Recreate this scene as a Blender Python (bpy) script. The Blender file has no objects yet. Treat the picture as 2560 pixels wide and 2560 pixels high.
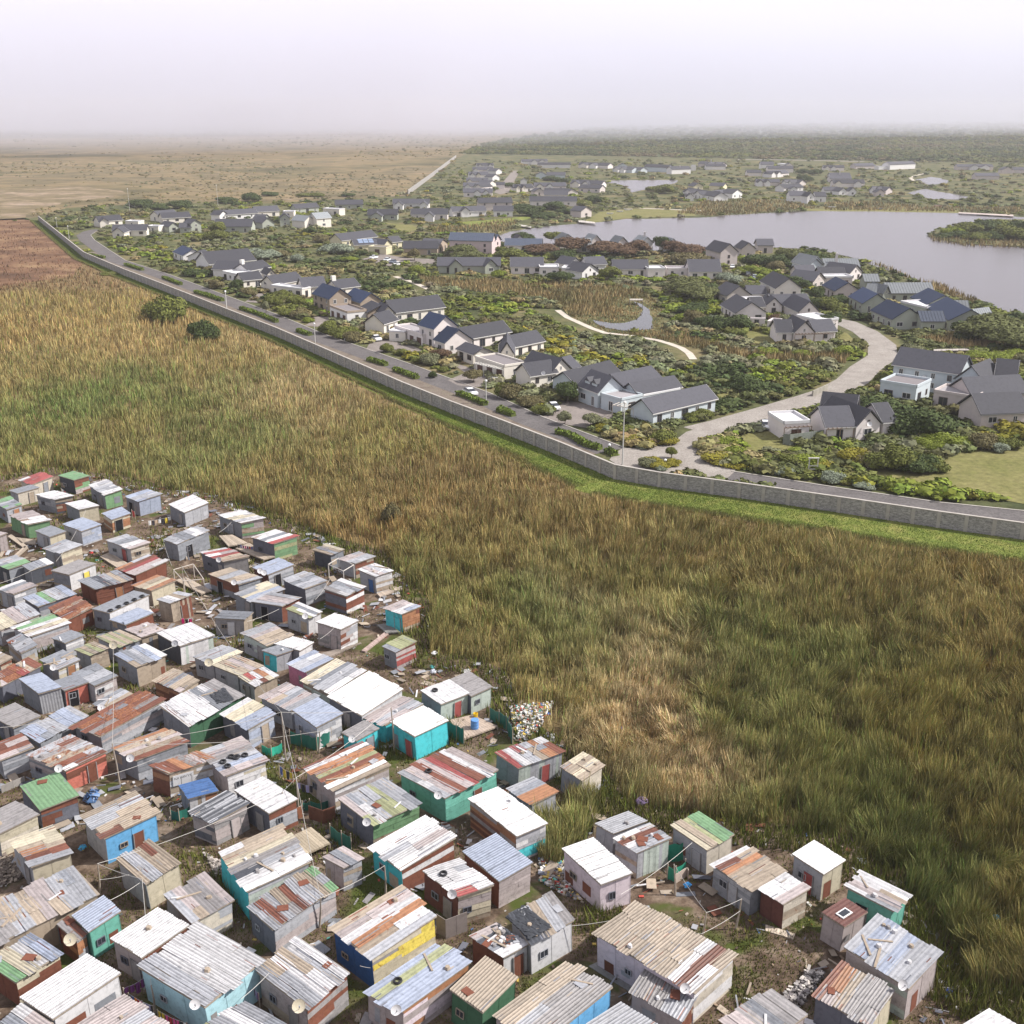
HAZE = .00012; FOG = .0013; FOGC = (.90, .90, .99, 1); CLOUD_LO = (.88, .87, 1.0); CLOUD_HI = (.98, .97, 1.05); CLOUD_K = 6.8; SUN_E = 5.2; EXPO = 0.38
import bpy, math, random
import numpy as np
R = math.radians
random.seed(7)
rng = np.random.default_rng(7)
S = bpy.context.scene
COL = S.collection
# ---------------------------------------------------------------- camera
H = 60.0; FOC = 1.079; PITCH = R(20.1)
SP, CP = math.sin(PITCH), math.cos(PITCH)
cam = bpy.data.cameras.new('camera'); cam.sensor_width = 36; cam.lens = 36*FOC; cam.clip_end = 60000; cam.clip_start = .5
co = bpy.data.objects.new('camera', cam); COL.objects.link(co)
co.location = (0, 0, H); co.rotation_euler = (R(90)-PITCH, 0, 0); S.camera = co

def px(u, v, z=0.0):
    """2560-pixel survey coordinate -> world point at height z"""
    x = (u/2560-.5)/FOC; y = (.5-v/2560)/FOC
    dy = CP + y*SP; dz = -SP + y*CP
    t = (z-H)/dz
    return np.array([x*t, dy*t, z])
def proj(P):
    P = np.asarray(P, float)
    X = P[..., 0]; Y = P[..., 1]; Z = P[..., 2]-H
    d = Y*CP - Z*SP; up = Y*SP + Z*CP
    return (X/d*FOC+.5)*2560, (.5-up/d*FOC)*2560
def tp(t, x, y, z=0.0):
    a, b, s = TILE[t]
    return px(a+x/s, b+y/s, z)

# ---------------------------------------------------------------- noise
_lat = rng.random((256, 256))
def vn(x, y):
    x = np.asarray(x, float); y = np.asarray(y, float)
    xi = np.floor(x).astype(int); yi = np.floor(y).astype(int)
    fx = x-xi; fy = y-yi; fx = fx*fx*(3-2*fx); fy = fy*fy*(3-2*fy)
    g = lambda a, b: _lat[a & 255, b & 255]
    return (g(xi, yi)*(1-fx)+g(xi+1, yi)*fx)*(1-fy)+(g(xi, yi+1)*(1-fx)+g(xi+1, yi+1)*fx)*fy
def fbm(x, y, o=3):
    s = 0; a = .5; n = 0
    for k in range(o):
        s = s+a*vn(x*2**k+17*k, y*2**k+31*k); n += a; a *= .55
    return s/n
def inpoly(x, y, poly):
    x = np.asarray(x); y = np.asarray(y); c = np.zeros(x.shape, bool); n = len(poly)
    for i in range(n):
        x1, y1 = poly[i][:2]; x2, y2 = poly[(i+1) % n][:2]
        if y1 == y2: continue
        m = ((y1 > y) != (y2 > y)) & (x < (x2-x1)*(y-y1)/(y2-y1)+x1)
        c ^= m
    return c
def segdist(x, y, pts):
    d = np.full(np.shape(x), 1e9)
    for a, b in zip(pts[:-1], pts[1:]):
        ax, ay = a[:2]; bx, by = b[:2]; L = (bx-ax)**2+(by-ay)**2+1e-9
        t = np.clip(((x-ax)*(bx-ax)+(y-ay)*(by-ay))/L, 0, 1)
        d = np.minimum(d, np.hypot(x-ax-t*(bx-ax), y-ay-t*(by-ay)))
    return d

# ---------------------------------------------------------------- materials
def mat(name, rough=.8, metal=0., spec=.3):
    m = bpy.data.materials.new(name); m.use_nodes = True
    b = m.node_tree.nodes['Principled BSDF']; b.inputs['Roughness'].default_value = rough
    b.inputs['Metallic'].default_value = metal; b.inputs['Specular IOR Level'].default_value = spec
    return m, m.node_tree, b
def N(nt, t, **k):
    n = nt.nodes.new(t)
    for a, v in k.items():
        if hasattr(n, a): setattr(n, a, v)
        else: n.inputs[a].default_value = v
    return n
def noise(nt, scale, detail=4, rough=.6, vec=None, dist=0):
    n = N(nt, 'ShaderNodeTexNoise'); n.inputs['Scale'].default_value = scale; n.inputs['Detail'].default_value = detail
    n.inputs['Roughness'].default_value = rough; n.inputs['Distortion'].default_value = dist
    if vec is not None: nt.links.new(vec, n.inputs['Vector'])
    return n.outputs['Fac']
def ramp(nt, fac, stops):
    r = N(nt, 'ShaderNodeValToRGB'); e = r.color_ramp.elements
    while len(e) < len(stops): e.new(.5)
    for el, (p, c) in zip(e, stops):
        el.position = p; el.color = (c if isinstance(c, tuple) else (c, c, c))+(1,)
    nt.links.new(fac, r.inputs['Fac']); return r.outputs['Color']
def mix(nt, fac, a, b, mode='MIX'):
    m = N(nt, 'ShaderNodeMix', data_type='RGBA', blend_type=mode)
    for s, v in ((m.inputs[0], fac), (m.inputs[6], a), (m.inputs[7], b)):
        if isinstance(v, (int, float)): s.default_value = v
        elif isinstance(v, tuple): s.default_value = v+(1,)
        else: nt.links.new(v, s)
    return m.outputs[2]
def geo(nt): return N(nt, 'ShaderNodeNewGeometry').outputs['Position']
def mapping(nt, vec, scale):
    m = N(nt, 'ShaderNodeMapping'); m.inputs['Scale'].default_value = scale; nt.links.new(vec, m.inputs['Vector']); return m.outputs[0]
def attr(nt, name='Col'): return N(nt, 'ShaderNodeAttribute', attribute_name=name)

def make_col_mat(name, rough, amt, scale, rust=False, spec=.3, bump=0):
    """base colour comes from the mesh's own face colours; noise breaks it up; alpha of the colour = how rusty"""
    m, nt, b = mat(name, rough, 0, spec); P = geo(nt); at = attr(nt)
    n1 = noise(nt, scale, 5, .65, P)
    g = ramp(nt, n1, [(.25, 1-amt), (.5, 1-amt*.1), (.75, 1+amt*.15)])
    c = mix(nt, 1., at.outputs['Color'], g, 'MULTIPLY')
    if rust:
        n2 = noise(nt, 1.3, 6, .7, mapping(nt, P, (1.6, .8, 1)), .4)
        add = N(nt, 'ShaderNodeMath', operation='ADD'); nt.links.new(n2, add.inputs[0]); nt.links.new(at.outputs['Alpha'], add.inputs[1])
        f = ramp(nt, add.outputs[0], [(.78, 0.), (.92, 1.)])
        rc = ramp(nt, noise(nt, 5, 4, .6, P), [(.3, (.10, .035, .018)), (.55, (.22, .085, .04)), (.8, (.38, .2, .11))])
        c = mix(nt, f, c, rc)
        n3 = noise(nt, 9, 3, .6, P); dk = ramp(nt, n3, [(.58, 1.), (.70, .5)]); c = mix(nt, .75, c, mix(nt, 1., c, dk, 'MULTIPLY'))
    nt.links.new(c, b.inputs['Base Color'])
    if bump:
        bp = N(nt, 'ShaderNodeBump'); bp.inputs['Strength'].default_value = bump; bp.inputs['Distance'].default_value = .05
        nt.links.new(n1, bp.inputs['Height']); nt.links.new(bp.outputs[0], b.inputs['Normal'])
    return m
M_METAL = make_col_mat('weathered_sheet', .55, .42, 2.2, True, .4, .3)
M_BOARD = make_col_mat('weathered_board', .85, .34, 2.5, False, .2, .12)
M_WALL = make_col_mat('house_plaster', .85, .12, .8, False, .25)
M_ROOF = make_col_mat('house_roof', .75, .25, 1.5, False, .25, .2)
M_PLANT = make_col_mat('plant_leaf', .8, .3, .6, False, .15)
M_REED = make_col_mat('reed_blade', .8, .25, .5, False, .12)
M_THING = make_col_mat('painted_item', .5, .12, 3.0, False, .4)
M_GLASS, nt, b = mat('window_glass', .12, 0, .6); b.inputs['Base Color'].default_value = (.03, .035, .045, 1)
M_CAR, nt, b = mat('car_paint', .25, 0, .5); nt.links.new(attr(nt).outputs['Color'], b.inputs['Base Color'])

# ---------------------------------------------------------------- mesh builder
class MB:
    def __init__(s): s.v = []; s.f = []; s.c = []
    def face(s, pts, col):
        n = len(s.v); s.v += [tuple(map(float, p)) for p in pts]; s.f.append(tuple(range(n, n+len(pts)))); s.c.append(tuple(col) if len(col) == 4 else tuple(col)+(0.,))
    def prism(s, bot, top, col, colt=None):
        n = len(bot)
        s.face(top, colt or col); s.face(bot[::-1], col)
        for i in range(n): s.face([bot[i], bot[(i+1) % n], top[(i+1) % n], top[i]], col)
    def box(s, o, a, b, c, col):
        o, a, b, c = map(np.asarray, (o, a, b, c))
        s.prism([o, o+a, o+a+b, o+b], [o+c, o+a+c, o+a+b+c, o+b+c], col)
    def cbox(s, ctr, size, rz, col, tilt=0.):
        ctr = np.asarray(ctr, float); c, sn = math.cos(rz), math.sin(rz)
        a = np.array([c, sn, 0])*size[0]; b = np.array([-sn, c, 0])*size[1]; d = np.array([0, 0, 1.])*size[2]
        if tilt: a = a+np.array([0, 0, size[0]*math.sin(tilt)])
        s.box(ctr-a/2-b/2, a, b, d, col)
    def tube(s, pts, r, col, n=5):
        pts = [np.asarray(p, float) for p in pts]; rings = []
        for i, p in enumerate(pts):
            d = pts[min(i+1, len(pts)-1)]-pts[max(i-1, 0)]; d = d/(np.linalg.norm(d)+1e-9)
            u = np.cross(d, [0, 0, 1.]); 
            if np.linalg.norm(u) < .05: u = np.array([1., 0, 0])
            u /= np.linalg.norm(u); w = np.cross(d, u); rr = r[i] if isinstance(r, (list, tuple)) else r
            rings.append([p+rr*(math.cos(2*math.pi*k/n)*u+math.sin(2*math.pi*k/n)*w) for k in range(n)])
        for A, B in zip(rings[:-1], rings[1:]):
            for k in range(n): s.face([A[k], A[(k+1) % n], B[(k+1) % n], B[k]], col)
        s.face(rings[-1], col); s.face(rings[0][::-1], col)
    def lathe(s, ctr, prof, axis, col, n=12):
        ctr = np.asarray(ctr, float); ax = np.asarray(axis, float); ax /= np.linalg.norm(ax)
        u = np.cross(ax, [0, 0, 1.]); 
        if np.linalg.norm(u) < .05: u = np.array([1., 0, 0])
        u /= np.linalg.norm(u); w = np.cross(ax, u)
        rings = [[ctr+ax*h+max(r, .001)*(math.cos(2*math.pi*k/n)*u+math.sin(2*math.pi*k/n)*w) for k in range(n)] for r, h in prof]
        for A, B in zip(rings[:-1], rings[1:]):
            for k in range(n): s.face([A[k], A[(k+1) % n], B[(k+1) % n], B[k]], col)
    def build(s, name, m, parent=None, org=None, smooth=False):
        pr = parent
        while pr is not None and '_o' not in pr.keys(): pr = pr.parent
        o0 = np.array(list(org) if org is not None else (list(pr['_o']) if pr else (0, 0, 0)), float)
        me = bpy.data.meshes.new(name); v = np.array(s.v)-o0
        me.from_pydata(v.tolist(), [], s.f)
        a = me.attributes.new('Col', 'FLOAT_COLOR', 'FACE'); a.data.foreach_set('color', np.array(s.c, dtype=np.float32).ravel())
        if smooth: me.shade_smooth()
        me.materials.append(m); ob = bpy.data.objects.new(name, me); COL.objects.link(ob)
        if parent is not None: ob.parent = parent
        else: ob.location = o0
        return ob
def big_mesh(name, V, F, C, m, kind='stuff', smooth=False):
    """numpy mesh: V (n,3), F (m,k) indices, C (m,4)"""
    me = bpy.data.meshes.new(name); k = F.shape[1]
    me.vertices.add(len(V)); me.vertices.foreach_set('co', V.astype(np.float32).ravel())
    me.loops.add(F.size); me.loops.foreach_set('vertex_index', F.astype(np.int32).ravel())
    me.polygons.add(len(F)); me.polygons.foreach_set('loop_start', np.arange(0, F.size, k, dtype=np.int32)); me.polygons.foreach_set('loop_total', np.full(len(F), k, dtype=np.int32))
    me.update(calc_edges=True)
    a = me.attributes.new('Col', 'FLOAT_COLOR', 'FACE'); a.data.foreach_set('color', C.astype(np.float32).ravel())
    if smooth: me.shade_smooth()
    me.materials.append(m); o = bpy.data.objects.new(name, me); COL.objects.link(o)
    if kind: o['kind'] = kind
    return o
def thing(name, loc, label, cat, group=None, rz=0):
    o = bpy.data.objects.new(name, None); COL.objects.link(o); o.location = [float(x) for x in loc]; o.rotation_euler = (0, 0, rz)
    o['label'] = label; o['category'] = cat; o.empty_display_size = .2
    if group: o['group'] = group
    o['_o'] = [float(x) for x in loc]
    return o
def tag(o, label, cat, group=None):
    o['label'] = label; o['category'] = cat
    if group: o['group'] = group
    return o
def copy_thing(root, loc, rz=0, scale=1., label=None):
    r = root.copy(); COL.objects.link(r); r.location = [float(x) for x in loc]; r.rotation_euler = (0, 0, rz)
    r.scale = (scale,)*3 if isinstance(scale, (int, float)) else scale
    if label: r['label'] = label
    for ch in root.children:
        c = ch.copy(); COL.objects.link(c); c.parent = r
        for g in ch.children:
            d = g.copy(); COL.objects.link(d); d.parent = c
    return r
def jit(c, a=.12):
    k = 1+random.uniform(-a, a); return tuple(min(1, x*k) for x in c[:3])
PAL = {'w': (.56, .55, .56), 'W': (.68, .67, .67), 's': (.33, .335, .36), 'g': (.215, .225, .25), 'G': (.26, .245, .245), 'd': (.07, .075, .09), 'D': (.13, .135, .165),
 'b': (.30, .335, .42), 'r': (.17, .065, .042), 'o': (.33, .16, .085), 't': (.33, .27, .21), 'n': (.16, .28, .15), 'm': (.29, .30, .17), 'y': (.47, .42, .32),
 'R': (.30, .075, .07), 'p': (.37, .32, .315), 'q': (.58, .50, .54), 'k': (.52, .2, .3), 'B': (.06, .13, .30), 'U': (.03, .09, .24), 'L': (.13, .36, .62), 'l': (.36, .56, .62),
 'T': (.07, .47, .52), 'v': (.13, .36, .29), 'u': (.40, .45, .41), 'N': (.05, .12, .07), 'c': (.50, .45, .38), 'O': (.50, .16, .12), 'Y': (.62, .50, .10), 'x': (.3, .25, .2), 'M': (.13, .055, .045)}
M_DARK, nt, b = mat('dark_lettering', .7); b.inputs['Base Color'].default_value = (.03, .03, .035, 1)
# ---------------------------------------------------------------- shack survey
TILE = {'A':(0,1150,3.864),'B':(400,1150,3.864),'C':(0,1560,3.864),'D':(400,1560,3.864),'E':(800,1380,3.864),
 'F':(700,1780,3.864),'G':(1150,1780,3.864),'H':(0,2000,3.864),'I':(400,1940,3.864),'J':(0,2060,3.864),'K':(450,2060,3.864),
 'L':(900,2060,3.864),'M':(1300,1960,3.864),'N':(1350,2060,3.864),'O':(1800,2060,3.864),'P':(2100,2100,4.2),
 'a':(80,460,3.864),'b':(400,460,3.864),'c':(800,560,3.864),'d':(1250,700,3.22),'e':(1050,380,3.22),'f':(1700,580,3.864),
 'g':(2060,700,3.864),'h':(1750,880,3.22),'i':(1080,300,3.864),'j':(1560,300,3.864),'k':(2060,300,3.864),'z':(0,0,1.0),'v':(0,0,1932/2560)}
# tile | left corner | front corner | right corner (of the roof) | wall height | roof sheets | run | rust | left wall | right wall | extras | label
SHACKS = r"""
A|190,192|312,238|517,160|2.3|R|a|.15|.c|.c|e.g|small shack with a plain red roof at the far edge of the settlement
A|558,150|712,195|868,150|2.6|n|a|.1|.d|-nrp|w|small shack with pale green roof and green and red boards by the reeds
A|85,295|165,325|385,265|2.3|g|a|.1|.s|.c|e.t|cream shack with flat grey roof and tan door behind the white roofs
A|340,335|530,385|710,345|2.5|ww|a|.2|-gs|-rdt|w|white roofed shack whose right wall is stacked dark brown boards
A|860,240|1010,340|1180,285|2.5|wsw|a|.05|.g|.n|d w|shack with white roof sheets and a plain dull green right wall
A|625,420|760,480|960,440|2.3|w|a|.0|.g|.y||plain white roofed shack with cream wall beside the orange rusty shack
A|1205,350|1340,400|1560,330|2.6|bs|a|.1|.g|.b|dK|shack clad in pale blue tin sheets with a red cloth at its door
B|80,428|235,510|475,412|2.5|w|a|.05|.g|.s|d|bright white roofed grey shack standing alone at the reeds with washing beside it
A|-60,400|60,480|215,430|2.3|ng|a|.1|.g|.s|e.o|grey shack with small orange panel at the left edge of the photo
A|88,530|270,625|490,580|2.3|pw|a|.1|.n|.n|d.t|pinkish white roofed shack with dark grey green walls
A|985,515|1075,580|1265,515|2.2|b|a|.1|-oy|-oy|eK|little shack clad in bright orange rusty tin with a wide dark doorway
A|600,620|785,690|985,620|2.4|b|a|.05|.s|-sb|w|blue grey roofed shack with silver sheet wall above the grass
A|335,685|480,745|640,690|2.3|g|a|.1|.s|.y|d|small square grey roofed shack beside wooden walkway
A|418,850|585,905|800,820|2.4|gs|a|.1|.s|-yt|d|grey roofed shack with one wall of rust stained cream sheet
A|-120,720|-10,740|75,705|2.6|p|a|.1|.p|.p||pink tan shack cut by the left edge of the photo beside walkway
A|1020,775|1260,860|1450,800|2.3|sgwp|a|.2|.s|-tc|d.R w v|lavender shack with a red door and a dark panel on its roof
B|28,770|160,815|480,680|2.7|sgws|b|.2|.g|-gs|eK v|tall silver shack with a steep roof and scrap leaning on it
A|-80,990|80,1055|300,985|2.3|sn|a|.2|.d|.g||dark grey shack with green tinted roof at left edge
A|210,1020|290,1070|520,995|2.2|gnw|b|.2|.g|.d||dark grey shack with grey and white roof beside the leaning poles
A|490,1070|665,1110|935,1000|2.5|G|a|.1|-gt|.w|ey|shack with brown grey roof, white wall and a small yellow panel
A|1120,1045|1310,1110|1620,975|2.3|orRpw|a|.6|.r|.r|w|rust walled shack with red, orange and white striped roof
A|-30,1245|130,1298|362,1210|2.4|wp|a|.2|.s|-sw|d|white roofed shack with an open dark doorway near the left edge
A|220,1335|365,1420|738,1290|2.2|bnsb|b|.1|.D|.D||long low shack with blue grey roof and one green strip
A|465,1430|640,1550|905,1420|2.3|rtrt|a|.9|.r|.r||shack entirely of brown rust with streaked tan roof
A|755,1165|910,1250|1290,1150|2.4|gdsg|b|.2|.r|-rr|e.o|dark striped roof shack with deep brown walls and an orange corner panel
A|1280,1205|1460,1265|1700,1165|2.3|otyo|a|.5|.t|.y||cream shack with orange and tan streaked roof
A|888,1440|1050,1480|1450,1300|2.5|g|a|.05|.g|.w|w v T5|grey roofed shack with a row of tyres along its edge and a white wall
A|1050,1545|1210,1595|1490,1475|1.7|b|a|.05|.g|.r||low lean to with pale blue roof in front of the row of tyres
A|1510,1350|1640,1385|1860,1300|2.7|gwtr|b|.4|^t|^tr|e.r|crooked shack of weathered grey wood with pink washing beside it
A|-150,1530|0,1645|395,1485|2.2|yps|b|.1|-sp|-sp||cream and pink roofed shack cut by the left edge
A|115,1610|300,1705|680,1575|2.3|nwyw|a|.1|-sp|-sp||long white roofed shack edged with green, walls of pale planks
C|60,160|200,285|365,205|2.1|gst|a|.3|-st|-st|B3|grey shack with a heap of planks on its roof near left edge
A|495,1720|625,1770|820,1690|2.1|g|a|.1|.D|-sw|w B1|small dark fronted shack with white cloth on its roof
C|930,130|1140,225|1365,145|2.2|mtmtmt|b|.2|.s|.g|S.y|mossy olive striped roof shack with small cream dish
C|1210,50|1370,130|1590,60|2.2|p|a|.3|.t|.t|B4|pinkish roofed shack with stones next to big white roof
D|-40,85|190,215|530,110|2.6|wwww|b|.0|.d|^wwu|S.s|big bright white roofed shack with black net on left and lime white wall
C|715,250|865,305|1060,230|2.1|mtmt|b|.2|.g|-gt||smaller olive striped roof shack below the larger olive one
C|390,345|560,440|775,345|2.1|gts|a|.4|.s|-wy|B4 e.o S.w|low grey shack with rubble on the roof and orange hatch
C|-120,520|10,605|405,400|2.2|rrRr|b|.9|.D|.D|S.y B2|deep rust red roofed shack with large cream dish at left edge
C|180,530|370,675|600,610|2.6|b|a|.0|.g|\|s||clean shack all of pale corrugated tin with ribbed silver wall
C|500,560|620,645|860,560|2.2|g|a|.1|.g|.O|eK v w|shack with salmon orange front wall, dark doorway and curtained window
C|690,480|910,600|1140,500|2.3|gsg|a|.05|.s|-wp|v|grey roofed shack with white painted marks next to the salmon shack
C|1110,300|1315,420|1610,300|2.6|bsbg|b|.05|.g|.t|w|blue grey roofed shack with plain beige wall and one small window
C|-120,870|125,1005|395,890|2.3|G|a|.05|.D|-gs|d|dull ribbed grey roofed shack at the left edge beside ribbed silver one
C|1475,545|1740,660|1930,540|2.3|tytt|a|.2|-or|.t||beige roofed shack with orange rusty left wall
C|900,770|1020,830|1280,680|2.1|gst|a|.3|.r|.r|B2 S.w|grey sheet shack with three white dishes on a rusty corner
C|700,985|960,1090|1590,740|2.3|rrrGr|a|.9|.g|-gps|w|long rust red roofed shack with patched pink and grey wall
C|195,1045|380,1150|860,880|2.1|bsbs|b|.05|.g|.g||long low lavender grey roof between two rusty roofs
C|-120,1180|0,1320|335,1190|2.2|prp|a|.5|-sg|-sg|w|pink rusty roofed shack at left edge above the rubble
C|250,1260|630,1420|1040,1230|2.5|rGtsr|a|.7|-gp|-Or|w S.w e.r B3|brown patchwork roof shack with salmon brick walls and big white dish
C|190,1565|385,1805|765,1655|2.2|nnnn|b|.0|.D|-rD|B1|bright green roofed shack with one dark stripe
C|1080,1190|1310,1320|1830,1130|2.3|otptr|a|.6|.g|-gs|S.w B3|tan and orange roofed shack with a large white dish and wheelbarrow frame
D|0,800|275,985|800,690|2.7|wwgG|b|.1|.g|.N|B3|white and dark grey roofed shack with a tall green net side wall
D|580,860|850,1020|1115,870|2.4|yyb|a|.05|.D|-sb|e.t|cream roofed shack with silver plank walls and a tan door
D|-100,1370|70,1450|560,1300|2.6|roGpw|b|.7|-ro|-wt|eK v Z|rusty patch roof shack with hand painted white sign board
D|390,1230|640,1470|1035,1320|2.7|pGsbp|a|.4|.p|-wy|v T6|pink grey roofed shack with five tyres and a cream patched wall
D|175,1560|270,1690|570,1610|2.1|B|a|.0|.g|^wto|| small hut under a flat deep blue roof with white boards
I|280,340|510,460|860,265|2.5|\|sdsdsdsdsdsd|a|.05|-pD|-Gp|e.p|shack with black and silver striped corrugated roof
I|715,140|1050,365|1335,220|2.6|w|a|.0|.D|-sr|d v|smooth white roofed shack right of the black and silver striped roof
B|560,530|785,610|1010,560|2.6|wyw|a|.1|.g|-npt|w d.s|white roofed grey shack on a plank platform at the reed edge
B|880,745|1100,810|1335,735|2.7|wwR|a|.1|.D|-wnm|w V|white roofed shack with one red sheet and purple washing on its dark wall
B|385,890|610,985|860,935|2.5|wRpRtt|a|.3|.D|.G|S.w w|shack with red and pink striped roof and white dish on its corner
B|465,1100|760,1205|980,1140|2.4|tsts|a|.2|-gr|-gt|dK S.w|beige striped roof shack with a white dish facing the blue roofed one
B|890,1040|1040,1110|1300,1010|2.3|b|a|.0|.M|-gs|S.w S.w eK|pale blue roofed shack with maroon wall and two white dishes
B|1180,1150|1400,1245|1620,1165|2.5|sgss|a|.1|.D|-gs||silver striped roof shack right of the blue roofed one
B|715,1290|890,1370|1200,1250|2.3|yybs|a|.1|.g|.g|d|cream and pale blue striped roof shack
B|900,1370|1180,1415|1362,1325|2.3|sps|b|.1|.D|.r|dK|grey pink roofed shack with brick red right wall
B|515,1530|820,1545|905,1470|2.3|\|g|b|.1|.G|.t|w d.w|little ribbed grey roof house with front window and white door
B|1215,1440|1440,1530|1570,1465|2.5|mwww|b|.0|.s|.w|S.w w|white shack with one olive roof strip and a dish at its corner
B|1505,1565|1745,1640|1925,1550|2.9|w|a|.0|-Gp|-wprws|d.p|tall white roofed shack on stilts with pink, rust and white planks
E|30,355|250,430|440,330|2.6|Gsgw|b|.1|-Dr|-rwp||dark silver roofed shack with red and white plank wall at reed edge
B|1475,870|1650,920|1785,860|2.3|tgty|b|.3|.d|.g||small dark grey hut with board strewn tan roof at reed edge
E|175,65|335,115|530,45|2.3|ps|a|.05|.s|-tr||pinkish white roofed shack behind a bare timber frame
E|365,170|530,240|710,180|2.6|wpsw|b|.3|.s|-wtG|d.B B4|white roofed shack edged in blue with crumpled sheets on top
E|610,540|790,600|975,525|2.6|pwb|a|.15|^T|-rto|d.T|lone turquoise shack with red brown board wall on the reed edge
E|595,910|725,970|935,860|2.4|wmmm|b|.0|.g|-pRpr|w|lone shack with olive green roof and pink and red boards
E|965,1335|1165,1475|1450,1365|2.4|www|b|.05|.g|.u|e.R T1|white roofed half of grey green pair with one dark roof bar
E|1235,1240|1460,1395|1670,1300|2.4|G|a|.1|.D|.u|v|grey roofed half of grey green pair with red edge board
E|70,1395|400,1585|810,1320|2.6|W|a|.0|.D|-sw|w d|widest bright white roof in the settlement
D|1360,540|1635,675|1980,460|2.5|ygsw|a|.15|-tu|.u|B2|cream and grey roofed shack behind the widest white roof
E|410,1600|630,1675|1000,1470|2.2|psp|a|.3|.T|.T|v B1|pink grey roof of turquoise shack with boards lying on it
E|205,1745|350,1825|575,1700|2.3|G|a|.05|.T|.T|v e.g S.w|bright turquoise shack with small dark grey roof
E|670,1635|910,1785|1245,1625|2.8|W|a|.0|.T|.T|d.R|bright turquoise shack with flat gleaming white roof
D|790,85|1035,215|1290,110|2.4|sptp|a|.15|-su|-su|d w|pale grey shack with pink tinged roof beside small green yard
D|1080,185|1350,260|1490,175|2.3|\|w|a|.0|.g|.w||low white ribbed roof behind the small turquoise fronted shack
D|980,255|1120,305|1290,250|2.2|g|a|.1|.T|.s|B1|small shack with turquoise panel front and crossed white boards
D|1220,380|1410,465|1665,340|2.5|bsb|a|.05|.k|-Gt|v|shack with plain pink left wall and lavender roof
D|315,315|510,390|795,275|2.3|sty|a|.1|.s|.s|w S.y|grey and beige roofed shack at the head of the lavender row
D|510,400|750,500|1000,400|2.3|tyt|b|.2|.s|.s|w|beige roofed shack in the middle of the lavender row
D|750,510|905,605|1150,500|2.3|yRwow|b|.3|.s|.t|w d|white, red and orange striped roof at the end of the lavender row
D|960,700|1270,840|1530,700|2.4|psgps|a|.25|.s|.s|w w|pink and silver roofed shack joined to the blue roofed one
D|1275,835|1510,1000|1770,865|2.7|b|a|.0|-bs|-wws|w|shack with smooth light blue roof and white lapped boards
F|235,525|520,760|1075,510|2.6|rwromroWr|a|.7|.p|-pwt|B5 w|rust and white patchwork roof shack with a mauve sloping wall
F|1145,590|1590,835|2110,560|2.8|sprpRswp|b|.3|.v|-vv|w e.r S.w T1|large sea green walled shack with a wide pink and silver roof
F|560,840|895,1095|1370,880|2.6|mwsmmss|b|.2|.D|-nnt|S.w w B3|olive and silver roofed shack with big cream dish and green wall
F|870,1300|1165,1535|1700,1215|2.6|\|w|a|.35|.T|-rwr|w|large white roof flecked with rust above brown plank walls
F|410,1400|610,1510|815,1410|2.4|pgs|b|.1|.p|-st||small grey shack with sagging pinkish roof between two big roofs
L|600,450|950,710|1295,590|2.9|\|wwwwR|a|.15|.M|-pyt|S.w T1 d w v|white ribbed roof shack with red end strip and one tyre
L|990,265|1345,560|1675,370|2.8|\|b|a|.05|.r|-pp||lavender ribbed roof shack with peach plank wall
G|335,395|560,545|1010,380|2.6|Rwstow|b|.3|.g|^su|e.R B3|shack with red, silver and orange sheets on the roof beside the rubbish heap
G|965,530|1180,665|1395,520|2.6|ytyt|a|.3|.g|-wc|B3|cream roofed lopsided shack half hidden by reeds
G|450,740|695,895|945,775|2.2|sgoo|a|.4|.D|.s||low roof half grey and half orange rust behind the long white roof
G|75,835|545,1205|850,1075|2.9|W|a|.05|-orGm|-wsT|B1|long plain white roof over a wall of brown and olive boards
M|720,385|900,480|1230,355|2.7|\|s|a|.05|.s|.s|B1|silver white roofed shack joined to the scrap covered one
M|900,520|1130,665|1465,520|2.7|wpws|a|.25|-st|^su|B6|white shack with planks and scrap strewn over its roof
M|405,625|780,975|1095,860|2.8|\|W|a|.0|.q|.q|w v|neat pinkish white shack with white ribbed roof and security grille
N|1265,20|1615,255|1880,100|2.7|ytmnn|b|.1|.s|.c|d.s|cream and green striped roof shack with pinkish white wall
N|525,1060|1500,1640|1895,1275|3.0|\|tttttww|a|.45|.q|-cw|d.o w S.w B1|biggest pink walled shack with rust flecked beige roof and barred orange door
N|865,1615|1390,1900|1550,1620|2.3|\|Gs|a|.2|.p|-tr|B2|low grey ribbed annex in front of biggest pink walled shack
N|440,1935|800,2160|1140,1935|2.4|\|s|a|.1|.s|.s||white ribbed roof cut off by the bottom edge near the low grey annex
N|-450,1850|40,2115|705,1575|2.8|\|tGGG|a|.3|.p|.L|B2|large tan ribbed roof over a bright sky blue wall at bottom edge
L|865,1600|1185,1825|1530,1480|2.8|\|t|a|.1|.N|.N|B1 w|dark green walled shack under a curved beige ribbed roof
L|50,1615|405,1815|1075,1335|2.8|bmsbb|a|.1|.p|-poq|S.w T1 B2|lavender roof shack with an olive strip, one tyre and peach wall
L|1060,1080|1390,1290|1640,1160|2.5|dgd|a|.2|.r|.w|B18 e.r|black plastic and scrap covered roof of white walled shack
L|1440,880|1640,1170|2070,930|2.9|dtoG|b|.2|.s|.w|v.B B4|white walled shack with black tarpaulin over half its roof
L|-279,1000|105,1310|745,890|3.0|tpwows|a|.5|.U|-YyG|w B2|shack with royal blue left wall and yellow right wall
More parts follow.
